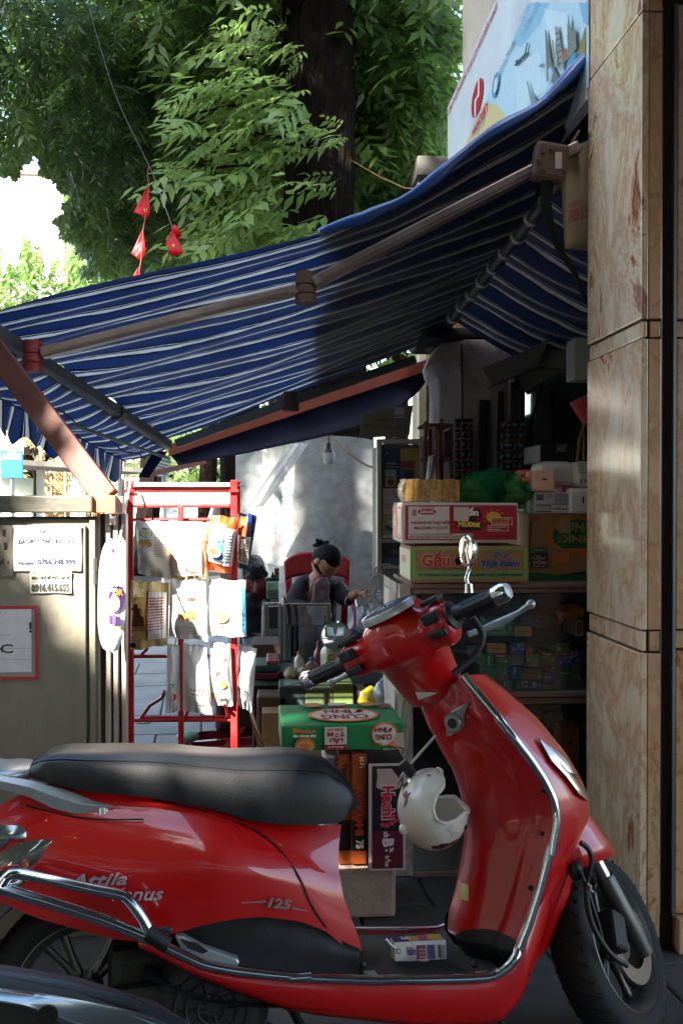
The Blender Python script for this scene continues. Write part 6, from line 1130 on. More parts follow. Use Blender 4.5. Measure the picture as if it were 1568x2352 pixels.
# ------------------------------------------------------------------ helmet hanging on the scooter, drink carton on the floor
def seg_helmet():
    Yh = 2.30; c = at(993, 1858, Yh); s = Yh/2287.0
    notch = [(1012, 1772), (1010, 1790), (990, 1804), (979, 1828), (986, 1852), (1004, 1861), (1030, 1856), (1057, 1846), (1082, 1862), (1160, 1800), (1080, 1700)]
    cut2 = [(994, 1752), (1014, 1776), (1080, 1700), (1000, 1660), (940, 1700)]
    def inside(u, v, P):
        r = False; j = len(P)-1
        for i in range(len(P)):
            if (P[i][1] > v) != (P[j][1] > v) and u < (P[j][0]-P[i][0])*(v-P[i][1])/(P[j][1]-P[i][1]) + P[i][0]: r = not r
            j = i
        return r
    bm = bmesh.new(); bmesh.ops.create_uvsphere(bm, u_segments=128, v_segments=96, radius=1, matrix=Matrix.Rotation(R(90), 4, 'X'))
    rx, ry, rz = 82*s, .098, 92*s; tilt = Matrix.Rotation(R(35), 3, 'Y')
    dele = []
    for v in bm.verts:
        p = v.co.copy(); a = 1
        p = Vector((p.x*rx, p.y*ry, p.z*rz)); v.co = p; u = 993 + p.x/s; w = 1858 - p.z/s
        if inside(u, w, notch): dele.append(v)
    bmesh.ops.delete(bm, geom=dele, context='VERTS')
    for _ in range(8):
        bnd = {e for e in bm.edges if e.is_boundary}; bv = {v for e in bnd for v in e.verts}; new = {}
        for v in bv:
            nb = [e.other_vert(v).co for e in v.link_edges if e in bnd]
            if len(nb) == 2: new[v] = v.co*.5 + (nb[0]+nb[1])*.25
        for v, q in new.items(): v.co = q
    me = bpy.data.meshes.new('shell'); bm.to_mesh(me); bnd = [[tuple(e.verts[0].co), tuple(e.verts[1].co)] for e in bm.edges if e.is_boundary]; bm.free()
    M_h = mat('helmet_ivory', '#e0d8c8', .26, var=.06, scale=9, coat=.4, dirt='#9a8a72', dirt_scale=4, dirt_amt=.3); me.materials.append(M_h); me.polygons.foreach_set('use_smooth', [True]*len(me.polygons))
    h = thing('helmet', 'ivory open-face helmet with brown patches hanging upside down from the scooter', 'helmet', c)
    o = bpy.data.objects.new('shell', me); COL.objects.link(o); o.parent = h; md = o.modifiers.new('t', 'SOLIDIFY'); md.thickness = .007; md.offset = -1
    mb = MB()
    for a, b in bnd: mb.tube([a, b], .004, 6, cap=False)
    mb.build('edge_trim', mat('trim_cream', '#d6cfc0', .5), h, local=True, smooth=180)
    def onsh(u, v): x = (u-993)*s; z = (1858-v)*s; k = max(0, 1-(x/rx)**2-(z/rz)**2); return Vector((x, -ry*math.sqrt(k)-.0012, z))
    def deco(items):
        for pts, col in items:
            mb = MB(); n = len(pts); cu = sum(p[0] for p in pts)/n; cv = sum(p[1] for p in pts)/n
            mb.loft([[onsh(cu+(u-cu)*k, cv+(v-cv)*k) for u, v in pts] for k in (1, .66, .33, .01)], cap=False); mb.build('printed_patch', ink(col), h, local=True)
    deco([([(978, 1920), (1000, 1912), (1020, 1914), (1040, 1908), (1046, 1914), (1032, 1926), (1005, 1936), (985, 1932)], '#3b2220'), ([(924, 1800), (934, 1790), (936, 1806), (926, 1830), (920, 1842), (920, 1820)], '#6a3a30'), ([(1004, 1873), (1023, 1865), (1042, 1890), (1024, 1902)], '#b5b2ac')])
    MB().ball(onsh(1059, 1885), (.006, .003, .005), 10, 8).build('vent_hole', M_black, h, local=True); MB().ball(onsh(979, 1772) + Vector((0, .0, 0)), .004, 10, 8).build('rivet', M_chr, h, local=True)
    q = onsh(930, 1893); MB().ball(q + Vector((-.008, .02, 0)), (.012, .02, .012), 14, 10).build('rear_knob', M_h, h, local=True, smooth=180)
    st = [at(u, v, Yh+.01) - c for u, v in ((1000, 1690), (975, 1718), (952, 1744), (935, 1765), (922, 1782), (914, 1800))]
    MB().tube(st, .012, 8, flat=.15, up=(0, 1, 0)).build('chin_strap', M_plb, h, local=True); p = st[3]; MB().obox(p, (.02, .008, .012), Matrix.Rotation(R(50), 3, 'Y')).build('buckle', M_plb, h, local=True, bevel=.003)
seg_helmet()
pA = SM @ sl(906, 2212, -.10); pB = SM @ sl(1026, 2206, -.10); dxc = pB - pA; L = dxc.length; ex = dxc.normalized(); ez = (SM.to_3x3() @ Vector((0, 0, 1))).normalized(); ey = ez.cross(ex).normalized()
mc = MB(); hh, dd = .042, .044; rotm = Matrix((ex, ey, ez)).transposed(); rotm = rotm
cen = pA + ex*(L/2) + ez*(hh/2+.002) + ey*(dd/2); mc.obox(cen, (L/2, dd/2, hh/2), rotm)
mco = mc.build('drink_carton', mat('carton_gloss', '#cfcac6', .35, var=.04, coat=.3), bevel=.003); prop(mco, 'small crumpled milk drink carton with straw lying on the scooter floor', 'drink carton')
fO = pA + ez*.002
printed(mco, fO, ex*L, ez*hh, [('r', .42, .08, .60, .8, '#7a3a4a'), ('r', .62, .08, .76, .8, '#4c4270'), ('t', .24, .3, .40, .75, 'PediaSure', '#4a3f6a', .04), ('e', .08, .55, .04, .14, '#3b4a6a'), ('e', .08, .55, .025, .09, '#cfcac6'), ('r', .78, .1, .82, .8, '#b5aea8')] + barcode(.83, .12, .97, .8) + lines(.24, .08, .4, .26, 3, '#6a6a80') + lines(.43, .1, .59, .78, 4, '#b58a94'))
printed(mco, fO + ez*hh, ex*L, ey*dd, [('r', 0, 0, .35, 1, '#2c2360'), ('p', [(.35, 0), (.55, .5), (.4, 1), (.3, 1), (.3, 0)], '#d9a03a'), ('r', .5, 0, .72, 1, '#c94a7a'), ('p', [(.66, .2), (.9, .1), (.98, 1), (.7, 1)], '#d9b24a'), ('t', .18, .2, .34, .8, 'Pedia', '#efeae6', .04)], name='printed_top')
MB().tube([fO + ex*.004 + ez*.03, fO - ex*.006 + ez*.036, fO - ex*.018 + ez*.05], .0028, 8).build('straw', mat('straw_white', '#dcd9d4', .4), mco, smooth=60)
# dark scooter in the very near left corner: chrome exhaust shield
s2 = thing('second_scooter', 'dark scooter close to the camera showing only its chrome exhaust shield and black muffler', 'scooter', (-.75, 1.6, 0))
Y2 = 1.62; M_ex = mat('shield_chrome', '#9aa5a6', .16, metal=.9, var=.15, scale=6, dirt='#4a4c48', dirt_amt=.35)
top = [(-120, 2228), (0, 2270), (100, 2283), (200, 2300), (300, 2322), (380, 2350), (430, 2390), (450, 2440)]; bot = [(-120, 2262), (0, 2284), (45, 2292), (90, 2320), (140, 2352), (185, 2395), (240, 2440), (300, 2470)]
def shl(t, s): u, v = polyline(bot, t); u2, v2 = polyline(top, t); return at(u+(u2-u)*s, v+(v2-v)*s, Y2) + Vector((0, -.03*math.sin(math.pi*min(1, s*1.1)), 0))
MB().grid(shl, 30, 12).build('exhaust_shield', M_ex, s2, smooth=180, solid=.003)
MB().lathe([(0, 0), (.016, 0), (.016, .004), (0, .004)], 20, Matrix.Translation(at(111, 2330, Y2-.033)) @ Matrix.Rotation(R(90), 4, 'X')).build('shield_hole', M_black, s2)
mx_ = [at(u, v, Y2+.06) for u, v in ((-200, 2290), (0, 2310), (150, 2335), (330, 2385), (480, 2450))]; MB().tube(mx_, [.06, .062, .062, .058, .04], 20).build('muffler', M_eng, s2, smooth=60)
MB().tube([at(u, v, Y2+.05) for u, v in ((-150, 2240), (0, 2252), (140, 2272), (300, 2312), (420, 2370))], [.016]*5, 12).build('heat_cover', mat('cover_navy', '#131a20', .4), s2, smooth=60)
Mw2 = Matrix.Translation((-.55, 1.85, .21)) @ Matrix.Rotation(R(90), 4, 'X')
MB().lathe([(.145, -.035), (.175, -.05), (.21, -.02), (.213, 0), (.21, .02), (.175, .05), (.145, .035)], 40, Mw2 @ Matrix.Translation((-.35, -.1, .1))).build('tyre', M_tyre, s2, smooth=50)
# ------------------------------------------------------------------ back of the stall: seller, chairs, case, fan, plastic sheet
M_skin = mat('skin', '#a5765c', .55, var=.08, scale=20); M_hair = mat('hair_black', '#0f0d0c', .7, var=.3, scale=40, stretch=(1, 1, .2), spec=.15, bump=.5, bscale=120); M_jack = mat('black_jacket', '#0c0c0f', .75, var=.2, scale=14, bump=.2, bscale=30); M_shirt = mat('print_shirt', '#6d5a62', .8, var=.5, scale=28)
PY = 6.2
def pw(u, v, dy=0): return at(u, v, PY+dy)
def skin_chain(name, m, parent, chains, sub=2):
    """chains: list of lists of (point, radius[, radius2]); joined where points coincide"""
    vs = []; es = []; rd = []; key = {}
    for ch in chains:
        prev = None
        for q in ch:
            k = tuple(round(c, 4) for c in q[0])
            if k not in key: key[k] = len(vs); vs.append(q[0]); rd.append((q[1], q[2] if len(q) > 2 else q[1]))
            if prev is not None: es.append((prev, key[k]))
            prev = key[k]
    me = bpy.data.meshes.new(name); me.from_pydata([Vector(p) for p in vs], es, []); me.materials.append(m)
    o = bpy.data.objects.new(name, me); COL.objects.link(o)
    sk = o.modifiers.new('k', 'SKIN'); sk.use_smooth_shade = True; sk.branch_smoothing = .6
    for i, sv in enumerate(me.skin_vertices[0].data): sv.radius = rd[i]; sv.use_root = (i == 0)
    s = o.modifiers.new('u', 'SUBSURF'); s.levels = sub; s.render_levels = sub
    if parent is not None: attach(o, parent)
    return o
pe = thing('person', 'seated stall keeper in black jacket with bun and glasses bending over her lap', 'person', (pw(730, 1470).x, PY, 0))
hip = pw(722, 1468, .12); hip.z = .47; chest = pw(722, 1352, .02); neck_ = pw(735, 1318, -.05); head = pw(748, 1290, -.10)
shL = pw(694, 1342, -.02); shR = pw(776, 1348, .02)
elL = pw(672, 1396, -.12); wrL = pw(716, 1400, -.28); elR = pw(793, 1378, -.10); wrR = pw(815, 1364, -.18)
knL = pw(700, 1440, -.42); knL.z = .50; knR = pw(760, 1440, -.42); knR.z = .50; ftL = pw(700, 1440, -.38); ftL.z = .06; ftR = pw(762, 1440, -.36); ftR.z = .06
body_ = skin_chain('person', M_skin, None, [[(hip, .13, .10), (hip.lerp(chest, .5), .13, .09), (chest, .11, .07), (neck_, .048), (head + Vector((0, .02, -.02)), .055)], [(chest, .14, .09), (shL, .05), (elL, .04), (wrL, .028)], [(chest, .14, .09), (shR, .05), (elR, .04), (wrR, .028), (wrR.lerp(pw(832, 1362, -.2), .6), .03)], [(hip, .13, .10), (knL, .07), (ftL, .045), (ftL + Vector((0, -.14, -.02)), .035)], [(hip, .13, .10), (knR, .07), (ftR, .045), (ftR + Vector((0, -.14, -.02)), .035)]])
body_.name = 'body'; attach(body_, pe)
# head: looking down to the right
hr = Matrix.Rotation(R(32), 3, 'X') @ Matrix.Rotation(R(-22), 3, 'Z') 
hr = Matrix.Rotation(R(46), 3, 'Z') @ Matrix.Rotation(R(60), 3, 'X')
def hd(p): return head + hr @ Vector(p)
def headf(s, t):
    th = math.pi*(t-.5); ph = -2*math.pi*s; d = Vector((math.cos(th)*math.cos(ph), math.cos(th)*math.sin(ph), math.sin(th)))
    x, y, z = d.x*.073, d.y*.092, d.z*.112
    if z < 0: k = 1 - .28*(-z/.112); x *= k; y *= (1 - .12*(-z/.112))
    if y < 0 and abs(d.x) < .25 and -.5 < d.z < .15: y -= .018*(1-abs(d.x)/.25)*max(0, 1-abs(d.z+.18)/.32)       # nose
    if y < 0 and abs(d.z-.12) < .14 and .2 < abs(d.x) < .6: y += .006
    return hd((x, y, z))
MB().grid(headf, 36, 26).build('face', M_skin, body_, smooth=180)
for sg in (-1, 1):
    MB().ball(hd((sg*.074, .008, -.005)), (.010, .018, .028), 10, 8, rot=hr).build('ear', M_skin, body_, smooth=180); MB().ball(hd((sg*.030, -.080, .012)), (.012, .006, .0025), 10, 8, rot=hr).build('eye', mat('eyelid', '#4a2f24', .6), body_, smooth=180)
    MB().tube([hd((sg*.032 + .022*math.cos(a), -.097, .012 + .016*math.sin(a))) for a in [2*math.pi*k/16 for k in range(16)]], .0007, 5, closed=True).build('glasses', M_black, body_)
    MB().tube([hd((sg*.054, -.094, .014)), hd((sg*.074, .0, .014))], .0016, 5).build('glasses', M_black, body_)
MB().ball(hd((0, -.088, -.055)), (.02, .007, .006), 10, 6, rot=hr).build('mouth', mat('lips', '#84483f', .5), body_, smooth=180)
def hairf(s, t):
    th = math.pi*(t-.5); ph = -2*math.pi*s; d = Vector((math.cos(th)*math.cos(ph), math.cos(th)*math.sin(ph), math.sin(th))); k = 1.09 + .01*math.sin(ph*23)
    fr = -.35 if d.y > -.1 else .52
    z = max(d.z, fr + .0*d.x); q = math.sqrt(max(0, 1-z*z))/max(1e-6, math.sqrt(max(1e-9, 1-d.z*d.z))) if d.z < z else 1
    return hd((d.x*.071*k*q, d.y*.088*k*q + .006, z*.110*k))
MB().grid(hairf, 40, 26).build('hair', M_hair, body_, smooth=180)
bn = head + Vector((-.035, .0, .135)); bn = pw(737, 1252, .0); MB().grid(blob(bn, (.045, .04, .032), amp=.25, seed=4), 20, 14).build('hair_bun', M_hair, body_, smooth=180)
MB().tube([bn + Vector((.03*math.cos(a), .02*math.sin(a), -.02)) for a in [2*math.pi*k/12 for k in range(12)]], .008, 6, closed=True).build('hair_tie', mat('pearl_tie', '#8c8a88', .4), body_)
# clothes
skin_chain('jacket', M_jack, body_, [[(hip + Vector((0, 0, .04)), .165, .13), (hip.lerp(chest, .5), .17, .125), (chest, .165, .115), (neck_.lerp(chest, .15), .07)], [(chest, .165, .115), (shL, .075), (elL, .065), (wrL.lerp(elL, .12), .048)], [(chest, .165, .115), (shR, .072), (elR, .06), (wrR.lerp(elR, .2), .045)]])
skin_chain('trousers', mat('grey_trousers', '#3a3a3d', .8), body_, [[(hip, .145, .12), (knL, .085), (ftL.lerp(knL, .1), .06)], [(hip, .145, .12), (knR, .085), (ftR.lerp(knR, .1), .06)]])
sp = [pw(u, v, -.155) for u, v in ((722, 1340), (734, 1326), (748, 1326), (758, 1342), (756, 1368), (762, 1398), (708, 1400), (718, 1370))]; MB().prism(sp, (0, .04, 0)).build('shirt', M_shirt, body_, bevel=.012)
for a, b in (((713, 1345), (722, 1335)), ((678, 1400), (688, 1378)), ((792, 1388), (797, 1370))): MB().tube([pw(*a, -.17), pw((a[0]+b[0])/2-2, (a[1]+b[1])/2, -.18), pw(*b, -.17)], .004, 5).build('piping', mat('white_piping', '#b5b2ac', .6), body_)
def hand(wr, fdir, updir, name='hand'):
    f = Vector(fdir).normalized(); u = Vector(updir).normalized(); s_ = f.cross(u).normalized(); u = s_.cross(f)
    ch = [[(wr, .026, .016), (wr + f*.05, .036, .014)]]; pk_ = wr + f*.05
    for k, (o_, L) in enumerate(((-.030, .062), (-.010, .072), (.010, .068), (.028, .052))):
        b0 = wr + f*.075 + s_*o_; ch.append([(pk_, .036, .014), (b0, .010), (b0 + f*L*.45 - u*.012, .009), (b0 + f*L*.6 - u*.035, .0085), (b0 + f*L*.4 - u*.052, .008)])
    t0 = wr + f*.03 - s_*.035; ch.append([(wr, .026, .016), (t0, .012), (t0 + f*.03 - s_*.012 - u*.012, .011), (t0 + f*.055 - u*.022, .009)])
    return skin_chain(name, M_skin, body_, ch, 1)
hand(wrR + Vector((.0, 0, 0)), (pw(845, 1362, -.22)-wrR), (0, -.6, .8)); hand(wrL, pw(738, 1404, -.3)-wrL, (0, -.3, .9))
# plastic chairs
M_rc = mat('red_chair', '#8e1c22', .35, var=.08, coat=.2, dirt='#5a1418'); M_gc = mat('grey_chair', '#55555a', .4, var=.08, coat=.2)
def chair(label, u0, u1, vtop, Y, m, seat=.44, slots=5):
    a = at(u0, vtop, Y); b = at(u1, vtop, Y); cxx = (a.x+b.x)/2; hw = (b.x-a.x)/2; t = thing('plastic_chair', label, 'chair', (cxx, Y-.2, 0)); top = a.z
    def bk(s, tt): w_ = hw*(.86+.14*tt)*(1 - .0*tt); q = 2*s-1; rz = top - .06*abs(q)**3.5*tt; return Vector((cxx + w_*q, Y - .05*q*q + .06*tt, seat + (rz-seat)*tt))
    mb = MB(); mb.grid(lambda s, tt: bk(s, .72+.28*tt), 16, 6)
    for k in range(slots+1):
        s0 = .06+.88*k/slots; mb.grid(lambda s, tt: bk(s0-.035+.07*s, .12+.62*tt), 3, 8)
    mb.grid(lambda s, tt: bk(s, .0+.14*tt), 12, 3); mb.grid(lambda s, tt: bk(.0+.1*s, tt*.95), 3, 14); mb.grid(lambda s, tt: bk(.9+.1*s, tt*.95), 3, 14)
    mb.build('backrest', m, t, smooth=180, solid=.012)
    MB().box(cxx-hw, Y-.42, seat-.02, cxx+hw, Y+.0, seat).build('seat', m, t, bevel=.02)
    for sx in (-1, 1):
        for yy in (-.40, -.02): MB().tube([(cxx+sx*hw*.88, Y+yy, seat-.02), (cxx+sx*hw*1.0, Y+yy*1.05, 0)], [.025, .018], 8).build('leg', m, t, smooth=60)
        MB().tube([(cxx+sx*hw, Y, seat+.24), (cxx+sx*hw*1.03, Y-.2, seat+.25), (cxx+sx*hw*1.0, Y-.38, seat+.22), (cxx+sx*hw*.98, Y-.40, seat)], .02, 8, flat=.6).build('armrest', m, t, smooth=60)
    return t
chair('dark red plastic armchair behind the seated woman', 652, 805, 1268, PY+.16, M_rc); chair('grey plastic chair beside the rack, black bags hung on it', 556, 606, 1275, 6.35, M_gc, slots=3)
for k, (u, v, s, c, lb) in enumerate(((588, 1325, .085, '#131316', 'black cloth bundle hung on the grey chair'), (592, 1350, .09, '#5e1620', 'dark red bag hanging below the black bundle'), (575, 1410, .13, '#2a2a30', 'dark jacket draped over the grey chair'))):
    prop(MB().grid(blob(at(u, v, 6.15), (s*.8, s*.5, s*1.0), amp=.25, seed=30+k), 20, 14).build('hung_bag', mat('hung_%d' % k, c, .5, var=.3, bump=.3), smooth=180), lb, 'bag')
# small glass case on aluminium frame in front of the woman
fc = thing('display_case', 'small aluminium-framed glass display case in front of the seller', 'display case', (at(680, 1500, 5.5).x, 5.5, 0)); M_fr = mat('case_alu', '#a5a29a', .4, metal=.5, var=.1)
def fbar(u0, v0, u1, v1, Y=5.5, m=M_fr, d=.03): a = at(u0, v1, Y); b = at(u1, v0, Y); return MB().box(a.x, Y, a.z, b.x, Y+d, b.z).build('frame_bar', m, fc, bevel=.003)
for (u0, u1) in ((605, 612), (640, 647), (652, 657), (751, 759)): fbar(u0, 1386, u1, 1600, d=.03)
fbar(613, 1386, 639, 1392, m=mat('case_pink', '#b58a80', .4)); fbar(658, 1386, 750, 1393, 5.498); 
a = at(605, 1560, 5.5); b = at(759, 1390, 5.5); MB().box(a.x, 5.515, .15, b.x, 5.52, b.z).build('pane', glass('case_glass', refl=.10, dust=.12), fc); MB().box(a.x, 5.9, .15, b.x, 5.92, b.z-.05).build('back_panel', mat('case_grey', '#6a6a6a', .5), fc); MB().box(a.x, 5.5, .12, b.x, 5.92, .15).build('base', M_fr, fc)
a = at(612, 1470, 5.51); b = at(640, 1470, 5.51); printed(fc, Vector((a.x, 5.512, at(0, 1490, 5.51).z)), (b.x-a.x, 0, 0), (0, 0, .12), [('t', .1, .3, .95, .6, 'TINH DON', '#6a665c', .05), ('r', .2, .8, .9, 1.8, '#3a3a3c')])
o = MB().grid(lambda s, t: at(718+26*s, 1436-38*t, 5.485) + Vector((0, .006*math.sin(s*4+t*3), 0)), 6, 6).build('paper_sheet', mat('paper_bluish', '#bfbfcc', .8), smooth=180); prop(o, 'pale printed sheet clipped to the glass case front', 'paper'); printed(o, at(718, 1436, 5.47), at(744, 1436, 5.47)-at(718, 1436, 5.47), (0, 0, .09), [('e', .1, .92, .04, .04, '#b33a3a')] + lines(.15, .35, .85, .9, 7, '#8c8aa0'))
o = MB().grid(lambda s, t: at(659+24*s+2*math.sin(t*5), 1437-50*t, 5.47) + Vector((0, .01*math.sin(s*6), 0)), 8, 8).build('grey_cloth', mat('grey_cloth', '#55524e', .85, bump=.2), smooth=180, solid=.008); prop(o, 'grey cloth flap hanging over the glass case corner', 'cloth')
o = MB().grid(lambda s, t: at(668+16*s, 1508-70*t, 5.49) + Vector((0, .01*math.sin(s*6), 0)), 6, 8).build('dark_trouser_leg', mat('dark_cloth', '#26252a', .85), smooth=180, solid=.01); prop(o, 'long dark cloth hanging down the case front', 'cloth')
jr = thing('plastic_jar', 'square clear jar of gum with green lid on the glass case', 'jar', at(627, 1384, 5.55)); a = at(612, 1384, 5.5); b = at(640, 1330, 5.5)
MB().box(a.x, 5.5, a.z, b.x, 5.6, b.z-.012).build('jar_body', film('jar_film', '#aebfae', .45, .1, .4), jr, bevel=.006); MB().box(a.x-.003, 5.497, b.z-.011, b.x+.003, 5.603, b.z+.006).build('lid', mat('lid_green', '#1f4a38', .4), jr, bevel=.004)
MB().box(a.x+.004, 5.504, a.z+.004, b.x-.004, 5.596, a.z+.07).build('contents', mat('gum_mix', '#8a9a86', .7, var=.5, scale=40), jr); printed(jr, Vector((a.x, 5.499, a.z)), (b.x-a.x, 0, 0), (0, 0, b.z-a.z), [('r', .0, .02, 1, .17, '#27463a'), ('t', .32, .05, .9, .14, 'XYLITOL', '#c9d0c9', .05), ('t', .15, .62, .85, .78, 'XYLITOL', '#5f8a62', .03)])
o = MB().prism([at(621, 1329, 5.52), at(633, 1329, 5.52), at(626, 1312, 5.52)], (0, .03, 0)).build('paper_cone', mat('dark_green_paper', '#1f3a30', .5)); prop(o, 'little dark green paper cone on the jar lid', 'cone')
cpx = at(630, 1330, 5.56); cpy = at(641, 1305, 5.56); o = MB().box(cpx.x, 5.56, cpx.z, cpy.x, 5.60, cpy.z); prop(o.build('thread_box', mat('copper_box', '#a2674c', .5), bevel=.003), 'small copper-coloured box standing behind the jar', 'box')
# low shelf of goods between rack and counter
ls = thing('goods_table', 'low dark table crowded with stacked packs and bottles', 'table', (at(720, 1600, 4.7).x, 4.7, 0)); a = at(575, 1570, 4.55); b = at(905, 1570, 4.55)
MB().box(a.x, 4.5, a.z-.03, b.x, 5.2, a.z).build('tabletop', M_dark, ls, bevel=.004)
for x in (a.x+.04, b.x-.04):
    for y in (4.54, 5.15): MB().box(x-.02, y-.02, 0, x+.02, y+.02, a.z-.031).build('leg', M_dark, ls)
TZ = a.z
_pk = [(582, 1562, 640, 1545, '#6a2430', 'dark red flat pack'), (584, 1544, 642, 1528, '#1f4a4a', 'teal flat pack'), (648, 1566, 700, 1552, '#1d2438', 'navy flat pack'), (702, 1566, 760, 1554, '#5a2a2a', 'brown-red flat pack'), (612, 1527, 640, 1518, '#7c3030', 'small red flat pack'), (645, 1551, 690, 1542, '#26303f', 'slate flat pack')]
for k, (u0, v1, u1, v0, c, lb) in enumerate(_pk):
    a = at(u0, v1, 4.6); b = at(u1, v0, 4.6); prop(MB().box(a.x, 4.6, max(a.z, TZ+.001) if k in (0, 2, 3) else a.z, b.x, 4.85, b.z).build('flat_pack', mat('pack_c%d' % k, c, .45, var=.15), bevel=.006), lb + (' at the bottom of the pile by the rack' if k == 0 else ' on the goods table near the rack' if k in (1, 4) else ' on the goods table before the bottles'), 'pack')
_fr = [(590, 1622, 660, 1600, '#5a3a28', 'brown open carton edge under the table goods'), (640, 1592, 700, 1576, '#2c3a3a', 'dark teal pack below the table'), (700, 1596, 770, 1582, '#3c4a2a', 'olive pack below the table'), (760, 1590, 812, 1572, '#53642f', 'green crinkly pack by the left grip')]
for k, (u0, v1, u1, v0, c, lb) in enumerate(_fr):
    a = at(u0, v1, 4.3); b = at(u1, v0, 4.3); prop(MB().box(a.x, 4.3, 0 if k == 0 else .2, b.x, 4.48, b.z).build('low_pack', mat('lowpack_%d' % k, c, .6, var=.2), bevel=.008), lb, 'pack')
def bottle(label, u, vb, vt, r_, body_c, cap_c, Y=4.6, shape='bottle', cap='round', txt=None):
    p = at(u, vb, Y); t_ = at(u, vt, Y); h = t_.z-p.z; t = thing('bottle', label, 'bottle', p, 'bottles on the goods table'); Mx = Matrix.Translation(p)
    pr = [(0, 0), (r_*.95, 0), (r_, h*.06), (r_, h*.5), (r_*.8, h*.66), (r_*.36, h*.78), (r_*.32, h*.84)] if shape == 'bottle' else [(0, 0), (r_*.9, 0), (r_, h*.2), (r_*1.02, h*.5), (r_*.8, h*.75), (r_*.35, h*.85)]
    MB().lathe(pr, 20, Mx).build('bottle_body', mat('bt_' + body_c.lstrip('#'), body_c, .3, var=.08, coat=.3), t, smooth=50); z0 = pr[-1][1]
    MB().lathe([(r_*.36, z0), (r_*.4, z0+h*.06), (r_*.12, h), (0, h)], 16, Mx).build('cap', mat('cap_' + cap_c.lstrip('#'), cap_c, .4), t, smooth=50); return t
bottle('white squeeze bottle with orange pointed cap on the goods table', 686, 1545, 1494, .022, '#c9c2b8', '#b8562a'); bottle('red-capped sauce bottle behind the blue one', 731, 1545, 1472, .024, '#8c2a2a', '#9c2024', Y=4.75); bottle('short blue-capped bottle beside the white bag', 716, 1560, 1508, .032, '#7a5a4a', '#274a8a')
for k, (u, v, rx, rz, lb) in enumerate(((668, 1556, .032, .03, 'small knotted clear bag of flour at the left of the bottles'), (697, 1556, .035, .04, 'small clear bag of white powder next to the orange-capped bottle'))):
    prop(MB().grid(blob(at(u, v-8, 4.58), (rx, .03, rz), amp=.1, seed=60+k), 16, 12).build('powder_bag', mat('powder_bag', '#b9a88e', .5, var=.1, bump=.2), smooth=180), lb, 'bag')
kb_ = MB().grid(blob(at(768, 1520, 4.55), (.068, .05, .10), amp=.08, seed=70), 24, 18).build('seasoning_bag', mat('seasoning_bag', '#aeb09a', .35, var=.15, scale=8, bump=.2, coat=.3), smooth=180); prop(kb_, 'large white bag lettered KORENO in black behind the left mirror', 'bag')
printed(kb_, at(760, 1556, 4.49), Vector((.02, 0, .10)), Vector((-.04, 0, .008)), [('t', 0, 0, 1, .9, 'KORENO', '#1c1a18', .1), ('t', .03, .08, .97, .82, 'KORENO', '#c9b53a', .02)], lift=.002)
prop(MB().grid(blob(at(800, 1500, 4.6), (.03, .03, .04), amp=.2, seed=71), 14, 10).build('gold_packet', mat('gold_packet', '#a5822f', .25, metal=.6, var=.5, scale=60), smooth=180), 'gold glittery packet between white bag and mirror stem', 'packet')
prop(MB().grid(blob(at(805, 1478, 5.4), (.13, .1, .08), amp=.15, seed=72), 20, 14).build('blue_sack', mat('blue_sack', '#1f2f4a', .6, var=.3, bump=.4), smooth=180), 'dark blue sack on the ground behind the left mirror', 'sack')
prop(MB().grid(blob(at(856, 1606, 4.0), (.055, .05, .045), amp=.2, seed=73), 18, 12).build('yellow_bag', mat('yellow_bag', '#b5a02a', .35, var=.2, bump=.3, coat=.3), smooth=180), 'crumpled yellow plastic bag behind the green noodle carton', 'bag')
prop(MB().grid(blob(at(888, 1596, 3.9), (.05, .05, .06), amp=.2, seed=74), 18, 12).build('clear_bag', mat('clear_bag_grey', '#8c8f90', .3, var=.2, bump=.4, coat=.3), smooth=180), 'crumpled grey clear plastic bag next to the yellow one', 'bag')
oc2 = thing('open_carton', 'open brown carton with a lifted flap behind the rack', 'carton', at(600, 1720, 4.2)); a = at(575, 1700, 4.2); b = at(640, 1480, 5.2)
MB().prism([at(573, 1640, 4.1), at(579, 1634, 4.1), at(600, 1700, 4.0), at(622, 1716, 4.0), at(616, 1726, 4.0), at(590, 1706, 4.0)], (0, .05, 0)).build('flap', M_card, oc2); MB().box(a.x+.05, 4.15, 0.05, a.x+.42, 4.28, .42).build('carton_wall', M_card, oc2, bevel=.003)
oc3 = thing('brown_carton', 'tall open brown carton standing beside the glass case', 'carton', at(610, 1560, 5.0)); a = at(580, 1545, 5.0); b = at(642, 1480, 5.0); MB().box(a.x, 5.0, .05, b.x, 5.3, b.z).build('carton_wall', mat('dark_card', '#5a4034', .8, var=.15), oc3, bevel=.004); MB().prism([at(628, 1482, 4.99), at(642, 1478, 4.99), at(644, 1498, 4.95), at(636, 1510, 4.95)], (0, .004, 0)).build('flap', M_card, oc3)
